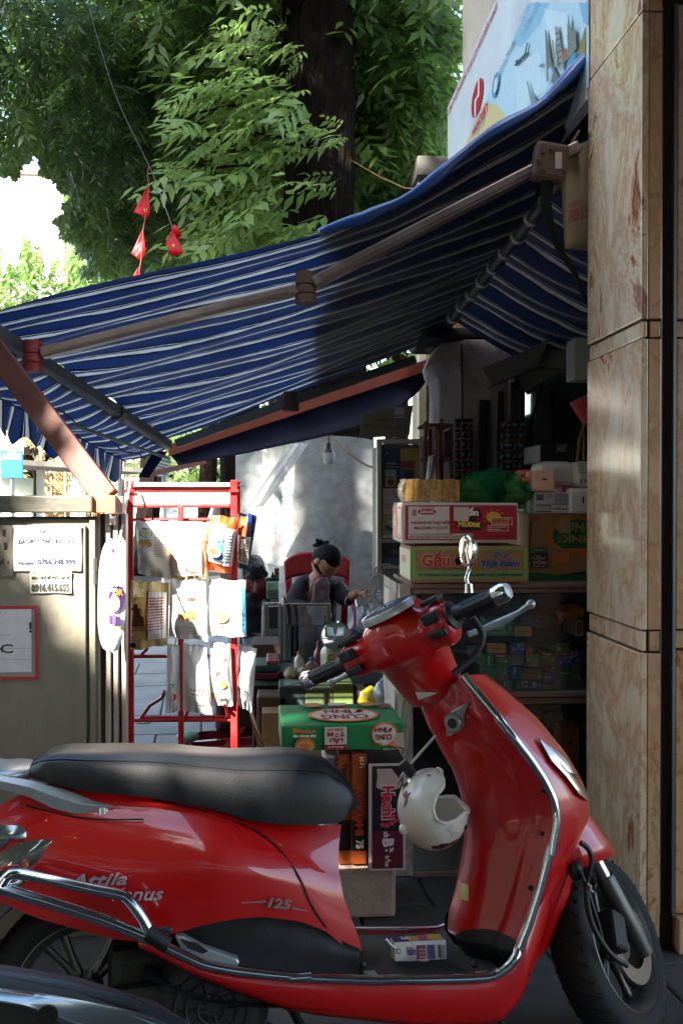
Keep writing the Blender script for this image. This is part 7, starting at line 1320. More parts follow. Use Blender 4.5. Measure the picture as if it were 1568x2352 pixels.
# plastic sheet hung in front of the tree trunk
M_ts = film('sheet_film', '#d8d9d7', .52, .35, .7)
def sheet(s, t):
    u = 541 + 330*s; vt = [1030, 1018, 1005, 998, 1000, 1004, 1012]; v0 = float(np.interp(s, np.linspace(0, 1, 7), vt)); v1 = 1520; v = v0 + (v1-v0)*t
    fold = .05*math.sin(s*19 + 2*t) + .03*math.sin(s*41+t*3) + .02*math.sin(s*9-t*7)*t
    return at(u + 10*math.sin(t*3)*s, v, 6.98 - .06*math.exp(-((s-.63)/.2)**2) + fold*.5*(.3+t)*(1-.8*math.exp(-((s-.63)/.25)**2)))
shO = MB().grid(sheet, 90, 50).build('plastic_sheet', M_ts, smooth=180); prop(shO, 'big milky plastic sheet hung before the tree behind the seller', 'plastic sheet')
prop(MB().grid(lambda s, t: at(668+40*s-100*t + 0*s, 1018+145*t, 6.55) + Vector((.0, .02*math.sin(s*9), .0)), 8, 20).build('sheet_fold', film('fold_film', '#d2d3d2', .8, .3, .5), smooth=180), 'diagonal folded strip of clear plastic across the hung sheet', 'plastic strip')
prop(MB().grid(lambda s, t: at(795+95*s, 1400+110*t, 6.5) + Vector((0, -.4*t + .08*math.sin(s*14+t*9), .03*math.sin(s*23+t*15))), 40, 24).build('ground_tarp', mat('grey_tarp', '#8b9296', .45, var=.25, bump=.4, scale=8), smooth=180), 'crumpled grey tarpaulin heap on the ground right of the woman', 'tarpaulin')
prop(MB().grid(blob(at(878, 1450, 5.6), (.14, .12, .13), amp=.18, seed=80), 22, 16).build('dark_sack', mat('dark_sack', '#4a4b45', .8, var=.25, bump=.4), smooth=180), 'dull grey-green sack beside the fan foot', 'sack')
# poster cabinet
pc = thing('poster_cabinet', 'aluminium glass cabinet plastered with filter and promotion posters', 'cabinet', at(920, 1300, 4.7)); PYc = 4.7
def pbar(u0, v0, u1, v1, m=M_fr, dy=0, d=.05): a = at(u0, v1, PYc+dy); b = at(u1, v0, PYc+dy); return MB().box(a.x, PYc+dy, a.z, b.x, PYc+dy+d, b.z).build('frame_bar', m, pc, bevel=.003)
pbar(866, 1008, 876, 1320); pbar(964, 1010, 974, 1320); pbar(877, 1008, 963, 1019, dy=-.002); pbar(872, 1238, 963, 1247, dy=-.004); a = at(877, 1560, PYc); b = at(963, 1020, PYc); MB().box(a.x, PYc+.03, .0, b.x, PYc+.45, b.z).build('back_board', mat('poster_board', '#4b4a50', .6), pc)
def poster(u0, v0, u1, v1, base, items, dy=.026): a = at(u0, v1, PYc+dy); b = at(u1, v0, PYc+dy); o = MB().box(a.x, PYc+dy-.002, a.z, b.x, PYc+dy, b.z).build('poster', ink(base), pc); printed(o, Vector((a.x, PYc+dy-.002, a.z)), (b.x-a.x, 0, 0), (0, 0, b.z-a.z), items, lift=.001)
poster(880, 1030, 917, 1120, '#182647', [('e', .2, .88, .08, .04, '#8a7a3a'), ('t', .2, .58, .8, .64, 'ĐỊNH', '#9aa5b8', .03), ('t', .2, .50, .9, .56, 'CHUẨN VỊ', '#9aa5b8', .03), ('r', .1, .28, .8, .46, '#7c8898'), ('r', .1, .02, .8, .26, '#9a7c50'), ('e', .45, .14, .2, .08, '#3a3430')]); poster(919, 1030, 960, 1104, '#8c7a3c', [('r', .0, .38, .8, .62, '#7a2430'), ('r', .0, .02, .8, .36, '#2a4a64'), ('e', .42, .19, .25, .13, '#16202c')]); poster(879, 1122, 962, 1182, '#a8a8ac', [('t', .04, .34, .3, .46, 'ĐẦU LỌC', '#38383c', .04), ('t', .04, .2, .5, .32, 'THAN HOẠT TÍNH', '#7a3038', .04), ('l', [(.25, .9), (.5, .4)], .02, '#6a6a70')]); poster(878, 1184, 962, 1236, '#c2a23c', [('r', .08, .18, .9, .92, '#4f9ab8'), ('t', .12, .62, .6, .82, 'GIẢM', '#d6b83a', .06), ('t', .26, .44, .7, .62, 'BẤN', '#d6b83a', .06), ('p', [(.08, .6), (.5, .25), (.4, .2), (.08, .4)], '#2c3440'), ('r', 0, .0, 1, .14, '#c9c5c0')]); poster(878, 1250, 962, 1280, '#25262a', [('r', .2, .2, .7, .6, '#3a3b40'), ('r', .6, .8, .8, .95, '#a5283a'), ('t', .28, .35, .6, .45, 'SERVICE', '#8a8a8c', .02)]); poster(878, 1282, 962, 1306, '#3a4a78', [('r', .0, .0, 1, .3, '#b5b0ac'), ('r', .5, .4, 1, .9, '#8c3040')])
hw_ = thing('hand_lettered_board', 'grey-green board with faded hand lettering and a small label under the canopy', 'board', at(890, 1010, 4.85)); a = at(826, 1008, 4.85); b = at(948, 930, 4.85); MB().prism([at(826, 1006, 4.85), at(940, 1000, 4.85), at(948, 930, 4.85), at(832, 948, 4.85)], (0, .02, 0)).build('board', mat('board_sage', '#6c6a58', .8, dirt='#3a3428'), hw_); printed(hw_, at(828, 1004, 4.848), at(945, 1000, 4.848)-at(828, 1004, 4.848), (0, 0, .14), [('t', .08, .3, .45, .5, 'tạm nghỉ', '#454235', .02, .2), ('t', .3, .5, .85, .7, 'NGÀY 1 CHỢ', '#3f4a3a', .03), ('t', .48, .2, .9, .42, 'VỢ. ĐÂY', '#3f4a3a', .03), ('r', .66, .62, .86, 1.0, '#9a9aa2'), ('t', .67, .66, .85, .76, 'L/A/61:6A', '#2a3a6a', .03)])
# standing fan
fn_ = thing('standing_fan', 'dusty white pedestal fan turned sideways beside the counter', 'fan', at(895, 1470, 4.4)); M_fan = mat('fan_white', '#8f8c86', .4, var=.1, dirt='#5a564e'); fcx = at(888, 1365, 4.4); Mf = Matrix.Translation(fcx) @ Vector((-.75, -.6, .05)).to_track_quat('Z', 'Y').to_matrix().to_4x4()
gd = MB()
for k in range(40): a = 2*math.pi*k/40; gd.tube([Mf @ Vector((r_*math.cos(a), r_*math.sin(a), z)) for r_, z in ((.02, .05), (.09, .045), (.13, .02), (.135, 0), (.12, -.04), (.04, -.06))], .0016, 4)
for r_, z in ((.135, 0), (.09, .045), (.03, .052)): gd.tube([Mf @ Vector((r_*math.cos(a), r_*math.sin(a), z)) for a in [2*math.pi*k/32 for k in range(32)]], .0025, 5, closed=True)
prop(gd.build('guard', M_fan, fn_, smooth=60), kind='stuff')
for k in range(3):
    a = 2*math.pi*k/3; MB().grid(lambda s, t: Mf @ Vector(((.02+.095*s)*math.cos(a+.7*t), (.02+.095*s)*math.sin(a+.7*t), .015*(t-.5))), 6, 6).build('blade', mat('fan_blade', '#5a5a58', .4), fn_, smooth=180)
MB().tube([Mf @ Vector((0, 0, -.05)), Mf @ Vector((0, 0, -.14))], .05, 14).build('motor', M_fan, fn_, smooth=60); p = Mf @ Vector((0, 0, -.1)); MB().tube([p, Vector((p.x, p.y, .62)), Vector((p.x-.02, p.y, .45))], [.02, .022, .03], 12).build('pole', M_fan, fn_, smooth=60); MB().lathe([(0, .47), (.05, .46), (.11, .42), (.12, .40), (0, .40)], 24, Matrix.Translation((p.x-.03, p.y, 0))).build('base', mat('fan_base', '#3c3e42', .4), fn_, smooth=40)
MB().box(p.x-.02-.035, p.y-.03, .0, p.x-.02+.035, p.y+.03, .40).build('stand_block', M_dark, fn_)
# bulb on cord and drooping cable
lb = thing('light_bulb', 'white LED bulb hanging unlit on a cord under the blue canopy', 'bulb', at(755, 1060, 5.8)); p = at(755, 1040, 5.8); MB().lathe([(0, -.072), (.022, -.070), (.033, -.05), (.035, -.012), (.030, 0), (0, .0)], 20, Matrix.Translation(p)).build('globe', mat('bulb_white', '#cfd2d4', .4, trans=.3), lb, smooth=50); MB().lathe([(.031, .001), (.022, .016), (.016, .03), (.016, .055), (0, .055)], 16, Matrix.Translation(p)).build('socket', mat('socket_grey', '#7a7470', .5), lb, smooth=40); MB().tube([p + Vector((0, 0, .05)), at(755, 1005, 5.8), at(757, 985, 5.8), at(750, 978, 5.8)], .004, 6).build('cord', mat('cord_tan', '#6a5a44', .7), lb)
o = MB().tube(smoothline([at(u, v, 5.6 - .9*i/8) for i, (u, v) in enumerate(((770, 1010), (800, 1040), (840, 1068), (870, 1074), (900, 1062), (930, 1040), (950, 1022), (970, 1005)))], 3), .006, 6).build('cable', mat('ochre_cable', '#7a6236', .6), smooth=60); prop(o, 'ochre cable drooping from the bulb cord to the poster cabinet', 'cable')
# shelving with red packets, sachet strips
rs = thing('side_shelf', 'narrow dark red wooden shelf holding packets beside the column', 'shelf', at(990, 1100, 4.6)); M_rw = mat('red_wood', '#5a2c28', .6, var=.2)
for (u0, v0, u1, v1) in ((976, 968, 982, 1150), (1012, 962, 1018, 1150), (1036, 975, 1041, 1150)): a = at(u0, v1, 4.55); b = at(u1, v0, 4.55); MB().box(a.x, 4.55, a.z, b.x, 4.6, b.z).build('upright', M_rw, rs)
for v in (972, 1052): a = at(976, v+5, 4.551); b = at(1041, v, 4.551); MB().box(a.x, 4.556, a.z, b.x, 4.8, b.z).build('board', M_rw, rs)
for k, (u0, v0, u1, v1, c, lb_) in enumerate(((984, 985, 990, 1050, '#8c2a26', 'red packet spine at the left of the side shelf'), (992, 978, 1002, 1050, '#9a928c', 'white and brown packet on the side shelf'), (1004, 984, 1010, 1050, '#a5362e', 'bright red packet on the side shelf'), (1020, 990, 1034, 1050, '#3c3c40', 'dark packet on the side shelf right part'))): a = at(u0, v1, 4.6); b = at(u1, v0, 4.6); prop(MB().box(a.x, 4.6, a.z, b.x, 4.7, b.z).build('packet', mat('shelfp_%d' % k, c, .4, var=.2), bevel=.004), lb_, 'packet')
prop(MB().grid(lambda s, t: at(975+16*s+8*t, 1122-75*t, 4.5) + Vector((0, -.03*math.sin(math.pi*s), 0)), 6, 14).build('foil_packet', mat('foil_white_red', '#a59a98', .3, metal=.3, var=.5, scale=15), smooth=180), 'white and dark foil packet hanging in front of the side shelf', 'packet')
prop(MB().grid(lambda s, t: at(990+26*s+2*math.sin(t*5), 1124-70*t, 4.53) + Vector((0, -.04*math.sin(math.pi*s), 0)), 6, 14).build('red_packet', mat('foil_red', '#6e1418', .3, var=.3, coat=.3), smooth=180), 'shiny dark red bag hanging below the side shelf', 'packet')
def sach(name, label, u0, v0, v1, du, nc, Y, tilt=0):
    t = thing('sachet_strip', label, 'sachet strip', at(u0, v0, Y), 'hanging strips of coffee sachets'); n = int((v1-v0)/24); ms = mat('sachet_dark', '#1f2a22', .25, metal=.35, var=.6, scale=30, bump=.3, bscale=25, coat=.4)
    for i in range(n):
        for j in range(nc):
            u = u0+du*j+tilt*i; v = v0+24*i
            MB().grid(lambda s, tt: at(u+(du-1.2)*s, v+19*tt, Y) + Vector((0, -.012*math.sin(math.pi*s)*math.sin(math.pi*tt) + .002*math.sin(i*7+j*3+s*9), 0)), 4, 4).build('sachet', ms, t, smooth=180)
            MB().grid(lambda s, tt: at(u+1+(du-3)*s, v+19+4*tt, Y-.004), 1, 1).build('sachet_band', mat('sachet_red', '#7c2620', .4), t)
    return t
sach('a', 'strip three sachets wide hanging on the white column', 1044, 962, 1150, 14.2, 3, 4.5); sach('b', 'strip four sachets wide hanging in front of the barred window', 1150, 966, 1130, 14, 4, 4.4, -.6)
prop(MB().box(at(1240, 1060, 4.3).x, 4.3, at(0, 1060, 4.3).z, at(1315, 1000, 4.3).x, 4.6, at(0, 1015, 4.3).z).build('black_box', mat('black_box', '#141416', .5), bevel=.006), 'black box lettered in grey deep on the stall shelf', 'box')
bx_ = [o for o in COL.objects if o.name == 'black_box'][0]; printed(bx_, at(1276, 1038, 4.298), at(1298, 1038, 4.298)-at(1276, 1038, 4.298), (0, 0, .035), [('t', 0, 0, 1, 1, 'AMI', '#77777a', .05)])
cu = thing('noodle_cup_pack', 'hanging bundle of red noodle cups beside the pillar', 'cup pack', at(1340, 950, 3.6)); p = at(1345, 930, 3.6); Mx = Matrix.Translation(p) @ Matrix.Rotation(R(-25), 4, 'Y'); MB().lathe([(.050, .03), (.052, .028), (.040, -.06), (0, -.06)], 20, Mx).build('cup', mat('cup_red', '#a5283a', .4, var=.4, scale=25), cu, smooth=40); MB().lathe([(0, .032), (.05, .032), (.05, .028)], 20, Mx).build('lid', mat('cup_lid', '#8c6a6c', .35), cu, smooth=40)
prop(MB().tube([at(1345, 960, 3.62), at(1330, 1010, 3.62), at(1325, 1058, 3.62)], .006, 6).build('orange_strap', mat('orange_strap', '#8a5a20', .5)), 'thin orange strap hanging below the noodle cups', 'strap')
prop(MB().grid(lambda s, t: at(1325+35*s, 970+90*t, 3.65) + Vector((0, .02*math.sin(s*12), 0)), 10, 8).build('black_bag_bundle', mat('black_film', '#101214', .2, var=.3, bump=.5, coat=.4), smooth=180), 'bundle of shiny black plastic bags by the pillar', 'bag bundle')
# bright gap post left of the column
prop(MB().box(at(962, 1000, 6.1).x, 6.1, 0, at(978, 1000, 6.1).x, 6.2, 2.35).build('white_post', mat('white_post', '#c9c0ac', .6, dirt='#8a7a60')), 'narrow sunlit white post in the gap between canopy and column', 'post')
# ------------------------------------------------------------------ trees
def leafmat(name, c0, c1, trans=.45, rough=.4):
    m, n, l, b, out = nodes(name); tc = n.new('ShaderNodeTexCoord'); nz = n.new('ShaderNodeTexNoise'); nz.inputs['Scale'].default_value = 1.6; nz.inputs['Detail'].default_value = 3; l.new(tc.outputs['Object'], nz.inputs[0])
    n2 = n.new('ShaderNodeTexNoise'); n2.inputs['Scale'].default_value = 14; l.new(tc.outputs['Object'], n2.inputs[0]); ad = n.new('ShaderNodeMath'); ad.operation = 'ADD'; l.new(nz.outputs[0], ad.inputs[0]); l.new(n2.outputs[0], ad.inputs[1])
    r = n.new('ShaderNodeMapRange'); r.inputs[1].default_value = .75; r.inputs[2].default_value = 1.25; l.new(ad.outputs[0], r.inputs[0]); mx = n.new('ShaderNodeMix'); mx.data_type = 'RGBA'; l.new(r.outputs[0], mx.inputs[0]); mx.inputs[6].default_value = rgba(c0); mx.inputs[7].default_value = rgba(c1)
    l.new(mx.outputs[2], b.inputs['Base Color']); b.inputs['Roughness'].default_value = rough
    t = n.new('ShaderNodeBsdfTranslucent'); hs = n.new('ShaderNodeHueSaturation'); hs.inputs['Value'].default_value = 2.0; hs.inputs['Hue'].default_value = .475; l.new(mx.outputs[2], hs.inputs['Color']); l.new(hs.outputs[0], t.inputs[0])
    ms = n.new('ShaderNodeMixShader'); ms.inputs[0].default_value = trans; l.new(b.outputs[0], ms.inputs[1]); l.new(t.outputs[0], ms.inputs[2]); l.new(ms.outputs[0], out.inputs[0]); return m
M_lfd = leafmat('leaf_deep', (.034, .075, .026), (.075, .135, .036), rough=.32, trans=.5); M_lfm = leafmat('leaf_mid', (.050, .11, .022), (.11, .19, .045), trans=.5); M_lfl = leafmat('leaf_young', (.08, .16, .04), (.15, .24, .07)); M_lff = leafmat('leaf_far', (.09, .17, .05), (.15, .24, .08))
M_bark = mat('bark', '#15110d', .95, spec=.05, var=.35, scale=7, stretch=(1, 1, .25), bump=1.0, bscale=22, dirt='#1c1712', dirt_scale=9, dirt_amt=.7)
for _n in M_bark.node_tree.nodes:
    if _n.type == 'BUMP': _n.inputs['Distance'].default_value = .08
def leaf_cloud(P, D, size, pairs=5, rng=RNG, wide=.30):
    """compound leaves: P points (N,3), D rachis directions (N,3); returns vertex array and quads"""
    N = len(P); D = D/np.linalg.norm(D, axis=1, keepdims=True); up = np.array([0, 0, 1.0]); S = np.cross(D, up + rng.normal(size=(N, 3))*.35); S /= np.linalg.norm(S, axis=1, keepdims=True)+1e-9; Nn = np.cross(S, D)
    V = []; L = size*(rng.uniform(.55, 1.35, (N, 1)))
    for k in range(pairs*2+1):
        if k == pairs*2: base = P + D*L*1.0; d = D + np.array([0, 0, -.35]); ll = L*.42
        else:
            sg = 1 if k % 2 else -1; t = (k//2+.6)/pairs; base = P + D*L*t - up*(L*.22*t*t); d = D*.55 + S*sg*.85 + np.array([0, 0, -.38]) + rng.normal(size=(N, 3))*.13; ll = L*(.46 - .12*abs(t-.55))
        d = d/np.linalg.norm(d, axis=1, keepdims=True); sd = np.cross(d, Nn + rng.normal(size=(N, 3))*.25); sd /= np.linalg.norm(sd, axis=1, keepdims=True)+1e-9; wv = ll*wide/2; nn_ = np.cross(sd, d)
        V.append(np.stack([base, base + d*ll*.42 + sd*wv + nn_*wv*.3, base + d*ll, base + d*ll*.42 - sd*wv + nn_*wv*.3], axis=1))
    return np.concatenate(V, axis=0).reshape(-1, 3)
def np_mesh(name, V, m, parent=None, kind=None):
    nq = len(V)//4; me = bpy.data.meshes.new(name); me.vertices.add(len(V)); me.vertices.foreach_set('co', V.astype(np.float32).ravel()); me.loops.add(nq*4); me.loops.foreach_set('vertex_index', np.arange(nq*4, dtype=np.int32)); me.polygons.add(nq); me.polygons.foreach_set('loop_start', np.arange(0, nq*4, 4, dtype=np.int32)); me.polygons.foreach_set('loop_total', np.full(nq, 4, dtype=np.int32)); me.update(calc_edges=True); me.materials.append(m)
    o = bpy.data.objects.new(name, me); COL.objects.link(o)
    if parent is not None: attach(o, parent)
    return prop(o, kind=kind)
def crown_points(c, r, n, clumps, sig, rng=RNG, shell=.55):
    """clumped points through an ellipsoid crown"""
    d = rng.normal(size=(clumps, 3)); d /= np.linalg.norm(d, axis=1, keepdims=True); k = rng.uniform(shell, 1.0, (clumps, 1))**.6
    C = np.array(c) + d*k*np.array(r); i = rng.integers(0, clumps, n); off = rng.normal(size=(n, 3))*np.array([sig, sig, sig*.55]); P = C[i] + off
    D = d[i]*.7 + rng.normal(size=(n, 3))*.55 + np.array([0, 0, -.35]); return P, D
def uvY(P):
    """pixel position of world points"""
    q = P - np.array(CAM); f = q @ np.array(_fw); return CX + FPX*(q @ np.array(_rt))/f, CY - FPX*(q @ np.array(_up))/f, f
def tree(name, label, trunk, limbs, crowns, size, m, group=None, keepfn=None, pairs=5, quadfn=None):
    base = trunk[0][0]; t = thing(name, label, 'tree', base, group)
    tr_ = smoothline([p for p, _ in trunk], 8); rs = np.interp(np.linspace(0, 1, len(tr_)), np.linspace(0, 1, len(trunk)), [r_ for _, r_ in trunk]); rg_ = []
    mb = MB(); ph = random.uniform(0, 6)
    for i, p in enumerate(tr_): rg_.append([p + Vector((math.cos(a), math.sin(a), 0))*rs[i]*(1 + .06*math.sin(a*5+ph+i*.12) + .045*math.sin(a*11+i*.25) + .035*math.sin(a*19+ph*2+.4*math.sin(i*.6)) + .03*math.sin(i*1.3+a*3)) for a in [2*math.pi*k/64 for k in range(64)]])
    mb.loft(rg_); mb.build('trunk', M_bark, t, smooth=180)
    for pts, r0, r1 in limbs:
        pp = smoothline(pts, 4); MB().tube(pp, [r0 + (r1-r0)*i/(len(pp)-1) for i in range(len(pp))], 9).build('limb', M_bark, t, smooth=180)
    VS = []
    for c, r_, n, cl, sg in crowns:
        P, D = crown_points(c, r_, n, cl, sg)
        if keepfn is not None: k = keepfn(P); P, D = P[k], D[k]
        VS.append(leaf_cloud(P, D, size, pairs))
    if VS:
        Q = np.concatenate(VS)
        if quadfn is not None: k = quadfn(Q.reshape(-1, 4, 3).mean(1)); Q = Q.reshape(-1, 4, 3)[k].reshape(-1, 3)
        np_mesh('crown', Q, m, t, 'stuff')
    return t
# --- main street tree behind the stall
TY = 7.3
def tp_(u, v, Y=TY): return at(u, v, Y)
g0 = tp_(790, 1300); g0.z = 0
trk = [(g0, .34), (tp_(775, 1200), .30), (tp_(762, 950), .275), (tp_(742, 700), .25), (tp_(732, 500), .245), (tp_(736, 250), .235), (tp_(734, 0), .24), (tp_(730, -300), .22), (tp_(720, -700), .18)]
def gap(P):
    u, v, f = uvY(P); ok = f > .5
    # open sky at the left, the sunlit street under the awning and the view to the signboard stay clear
    sky = ((u < 118 + .28*(v-400) + 22*np.sin(v*.045) + 9*np.sin(v*.17)) & (v > 385 + 26*np.sin(u*.06) + 10*np.sin(u*.21)) & (v < 1200)) | ((v > 640) & (v < 1200) & (u < 640))
    sig = (u > 1005 + 10*np.sin(v*.08)) & (v > -200)
    tr2 = (np.abs(u-735) < 84) & (v > -50) & (f < 7.6) & (RNG.random(len(u)) < .93)
    return ok & ~sky & ~sig & ~tr2
tm = tree('street_tree', 'big dark-trunked street tree rising behind the awning with feathery leaves', trk,
   [([tp_(735, 60), tp_(640, -60, 7.0), tp_(520, -180, 6.6)], .12, .05), ([tp_(720, 120), tp_(560, 20, 8.2), tp_(430, -30, 9)], .10, .04), ([tp_(745, 40), tp_(880, -60, 7.5), tp_(980, -120, 8)], .10, .04)],
   [((tp_(880, 180, 8.6)), (1.0, 1.2, 1.1), 1500, 60, .2), ((tp_(900, 420, 9.6)), (1.1, 1.3, .7), 1100, 46, .2), ((tp_(600, 330, 8.6)), (.8, 1.0, 1.6), 1000, 50, .2), ((tp_(560, 60, 8.4)), (1.2, 1.4, .8), 800, 40, .22), ((tp_(950, 40, 7.8)), (.8, 1.0, .6), 500, 26, .2)], .34, M_lfm, keepfn=gap)
# young pale sprays sprouting from the trunk: every leaf its own object
def spray_leaf(seed):
    rr = np.random.default_rng(seed); V = leaf_cloud(np.zeros((1, 3)), np.array([[0, -1.0, -.12]]), .30, 5, rr, wide=.36); me_o = np_mesh('leaf', V, M_lfl); me = me_o.data; bpy.data.objects.remove(me_o); return me
LM = [spray_leaf(k) for k in range(5)]; rr_ = random.Random(5)
cl_ = [(560, 60), (585, 95), (610, 40), (540, 120), (600, 150), (630, 110), (645, 60), (520, 200), (480, 215), (455, 240), (500, 235), (540, 215), (570, 205), (590, 240), (440, 285), (470, 300), (505, 310), (430, 390), (460, 400), (490, 380), (520, 420), (540, 360), (560, 300), (600, 300), (620, 350), (585, 400), (640, 200), (650, 260), (655, 330), (640, 420), (600, 460), (560, 470), (530, 500), (500, 540), (620, 500), (660, 480), (555, 530), (590, 250), (615, 215), (570, 150)]
cl_ = [(700, 250), (760, 420), (775, 300), (690, 200), (725, 520), (765, 510), (680, 120)] + cl_
cl_ += [(700, 330), (740, 300), (690, 400), (720, 430), (700, 470), (670, 440), (760, 350), (715, 360), (690, 500), (735, 470)]
nl = 0
for (u, v) in cl_:
    for k in range(3 if u < 665 else 5):
        if nl >= 165: break
        p = at(u + rr_.uniform(-22, 22), v + rr_.uniform(-20, 20), 6.75 + rr_.uniform(-.25, .25)); o = bpy.data.objects.new('leaf', LM[nl % 5]); COL.objects.link(o); nl += 1
        o.location = p; d = Vector((-.8 + rr_.uniform(-.35, .5), -.35 + rr_.uniform(-.4, .4), -.05 + rr_.uniform(-.35, .25))); o.rotation_euler = (d.to_track_quat('-Y', 'Z').to_matrix() @ Matrix.Rotation(rr_.uniform(-.5, .5), 3, 'Y')).to_euler(); s = rr_.uniform(.75, 1.15); o.scale = (s, s, s); attach(o, tm)
for a, b, c in (((668, 150), (600, 130), (540, 130)), ((660, 260), (560, 240), (450, 260)), ((660, 400), (560, 380), (440, 395)), ((655, 470), (600, 470), (530, 510)), ((668, 90), (630, 60), (600, 40)), ((670, 320), (620, 310), (560, 300))):
    MB().tube(smoothline([at(*a, 7.05), at(*b, 6.85), at(*c, 6.7)], 4), .008, 6).build('twig', M_bark, tm, smooth=180)
# --- older tree at the left whose dark foliage fills the upper left
g1 = at(560, 1300, 11.5); g1.z = 0
tree('broad_tree', 'broad dark-leaved tree with leaning limbs filling the upper left', [(g1, .26), (at(550, 1000, 11.5), .22), (at(545, 620, 11.5), .17), (at(530, 430, 11.4), .16), (at(490, 330, 11.2), .15)],
   [([at(490, 330, 11.2), at(430, 290, 11), at(370, 230, 10.8), at(300, 190, 10.5)], .14, .07), ([at(500, 350, 11.2), at(480, 180, 11.5), at(478, 30, 11.6), at(470, -150, 11.8)], .11, .05), ([at(478, 60, 11.6), at(400, 30, 11), at(300, 15, 10.5)], .06, .03), ([at(530, 430, 11.4), at(500, 430, 11), at(420, 310, 10.8)], .08, .04)],
   [((at(150, 60, 8.4)), (1.7, 1.7, 1.0), 2400, 110, .17), ((at(60, 250, 9.0)), (1.4, 1.5, .75), 1800, 70, .20), ((at(290, 330, 10.5)), (1.4, 1.6, 1.5), 2000, 90, .19), ((at(420, 150, 11)), (1.6, 1.6, 1.4), 1400, 66, .19), ((at(470, 430, 12)), (1.5, 1.6, 1.0), 1200, 60, .19), ((at(330, 560, 12)), (1.2, 1.4, .8), 1200, 60, .19), ((at(180, 420, 10.5)), (.75, 1.2, .6), 1200, 50, .22)], .21, M_lfd, quadfn=gap)
# --- sunlit trees further down the street
def fartree(label, u, v, Y, rx, rz, n, m=M_lff, size=.5, gr='trees further down the street', keep=True, hgt=None):
    c = at(u, v, Y); b = Vector((c.x, Y, 0)); tree('far_tree', label, [(b, .22), (b.lerp(c, .5) + Vector((.15, 0, 0)), .17), (c, .10)], [([b.lerp(c, .6), c + Vector((-.5*rx, 0, .3*rz))], .08, .03), ([b.lerp(c, .7), c + Vector((.5*rx, 0, .4*rz))], .08, .03)], [(tuple(c), (rx, rx, rz), n, max(20, n//14), .35)], size, m, group=gr, pairs=4, quadfn=(lambda P: ~((uvY(P)[0] < 125 + .28*(uvY(P)[1]-400)) & (uvY(P)[1] < 590 + 40*np.sin(uvY(P)[0]*.07) + 25*np.sin(uvY(P)[0]*.19)) & (uvY(P)[1] > 360))) if keep else None)
fartree('pale sunlit tree lowest at the left edge under the sky gap', 60, 680, 26, 3.0, 1.5, 900); fartree('sunlit green tree behind the red flags', 330, 610, 18, 2.6, 1.5, 1300, M_lfm); fartree('bright green tree right of the main trunk', 890, 470, 16, 2.2, 2.2, 1300, M_lfm); fartree('sunlit tree with thin trunk above the rack', 440, 1060, 30, 3.0, 1.4, 700, M_lff); fartree('thin roadside tree above the rack right end', 520, 1040, 27, 1.8, 1.6, 500, M_lfm); fartree('far hazy tree behind the broad dark tree', 470, 300, 24, 5, 4.5, 900, M_lff); fartree('far pale tree seen between trunk and flags', 620, 520, 22, 2.8, 2.4, 900, M_lff); fartree('tall far tree behind the signboard edge', 960, 180, 22, 3.2, 4.0, 1300, M_lfd); fartree('scrubby yellowing tree beside the bus sign', 60, 1045, 19, 1.2, .8, 260, leafmat('leaf_dry', (.16, .14, .06), (.25, .2, .1)), .35)
# --- unseen street tree: crowns placed to block sun, gaps cut for lit spots
SUNP = [(Vector((at(455, 1420, 3.33))), .24, .42), (at(430, 1145, 3.33), .28, .12), (at(420, 1712, 2.25), .26, .13), (at(105, 1245, 2.98), .07, .06), (at(125, 1155, 2.97), .035, .02), (at(60, 1345, 2.98), .035, .02), (at(852, 1130, 6.85), .11, .45), (at(605, 1140, 6.85), .20, .42), (at(922, 1125, 3.42), .05, .06), (at(650, 1640, 3.1), .10, .05), (at(20, 1765, 2.2), .06, .04), (at(545, 1560, 3.4), .05, .2)]  # spots kept sunlit: leaves on their sun rays are dropped
def shade_keep(P):
    ok = np.ones(len(P), bool); s = np.array(TOSUN); a = np.cross(s, [0, 0, 1]); a /= np.linalg.norm(a); b = np.cross(a, s)
    for c, rx, rz in SUNP:
        q = P - np.array(c); x = q @ a; y = q @ b; w1 = rx + .03; w2 = rz*.9 + .03; ok &= ~((x/w1)**2 + (y/w2)**2 < 1)
    u, v, f = uvY(P); vis = (f > .3) & (u > -10) & (u < 1600) & (v > 0) & (v < 2400); return ok & ~vis
sc0 = Vector((-.1, 3.9, 1.0)); cc = sc0 + TOSUN*9.5; b = Vector((cc.x-3.4, cc.y-1.0, 0))
tree('unseen_shade_tree', 'unseen leafy street tree behind the camera, crowns and gaps shaped to shade and light the stall', [(b, .3), (b + Vector((.2, 0, 3)), .26), (b + Vector((.5, 0.1, 6)), .2), (b + Vector((1, .2, 9)), .1)], [([b + Vector((.4, .1, 5)), b + Vector((1.6, -2.0, 7))], .1, .04), ([b + Vector((.4, .1, 5)), b + Vector((-1.6, 1.0, 7))], .1, .04)], [(tuple(cc), (3.6, 4.2, 1.8), 5200, 260, .42), (tuple(cc + TOSUN*1.2 + Vector((.3, 1.2, 0))), (3.0, 3.4, 1.4), 3600, 200, .42), (tuple(at(735, 230, 7.1) + TOSUN*9.5), (2.2, 2.2, 1.6), 1800, 100, .42), (tuple(Vector((.2, -.6, .3)) + TOSUN*8.5), (3.6, 3.0, 1.6), 4200, 200, .42)], .62, M_lfm, quadfn=shade_keep, pairs=4)
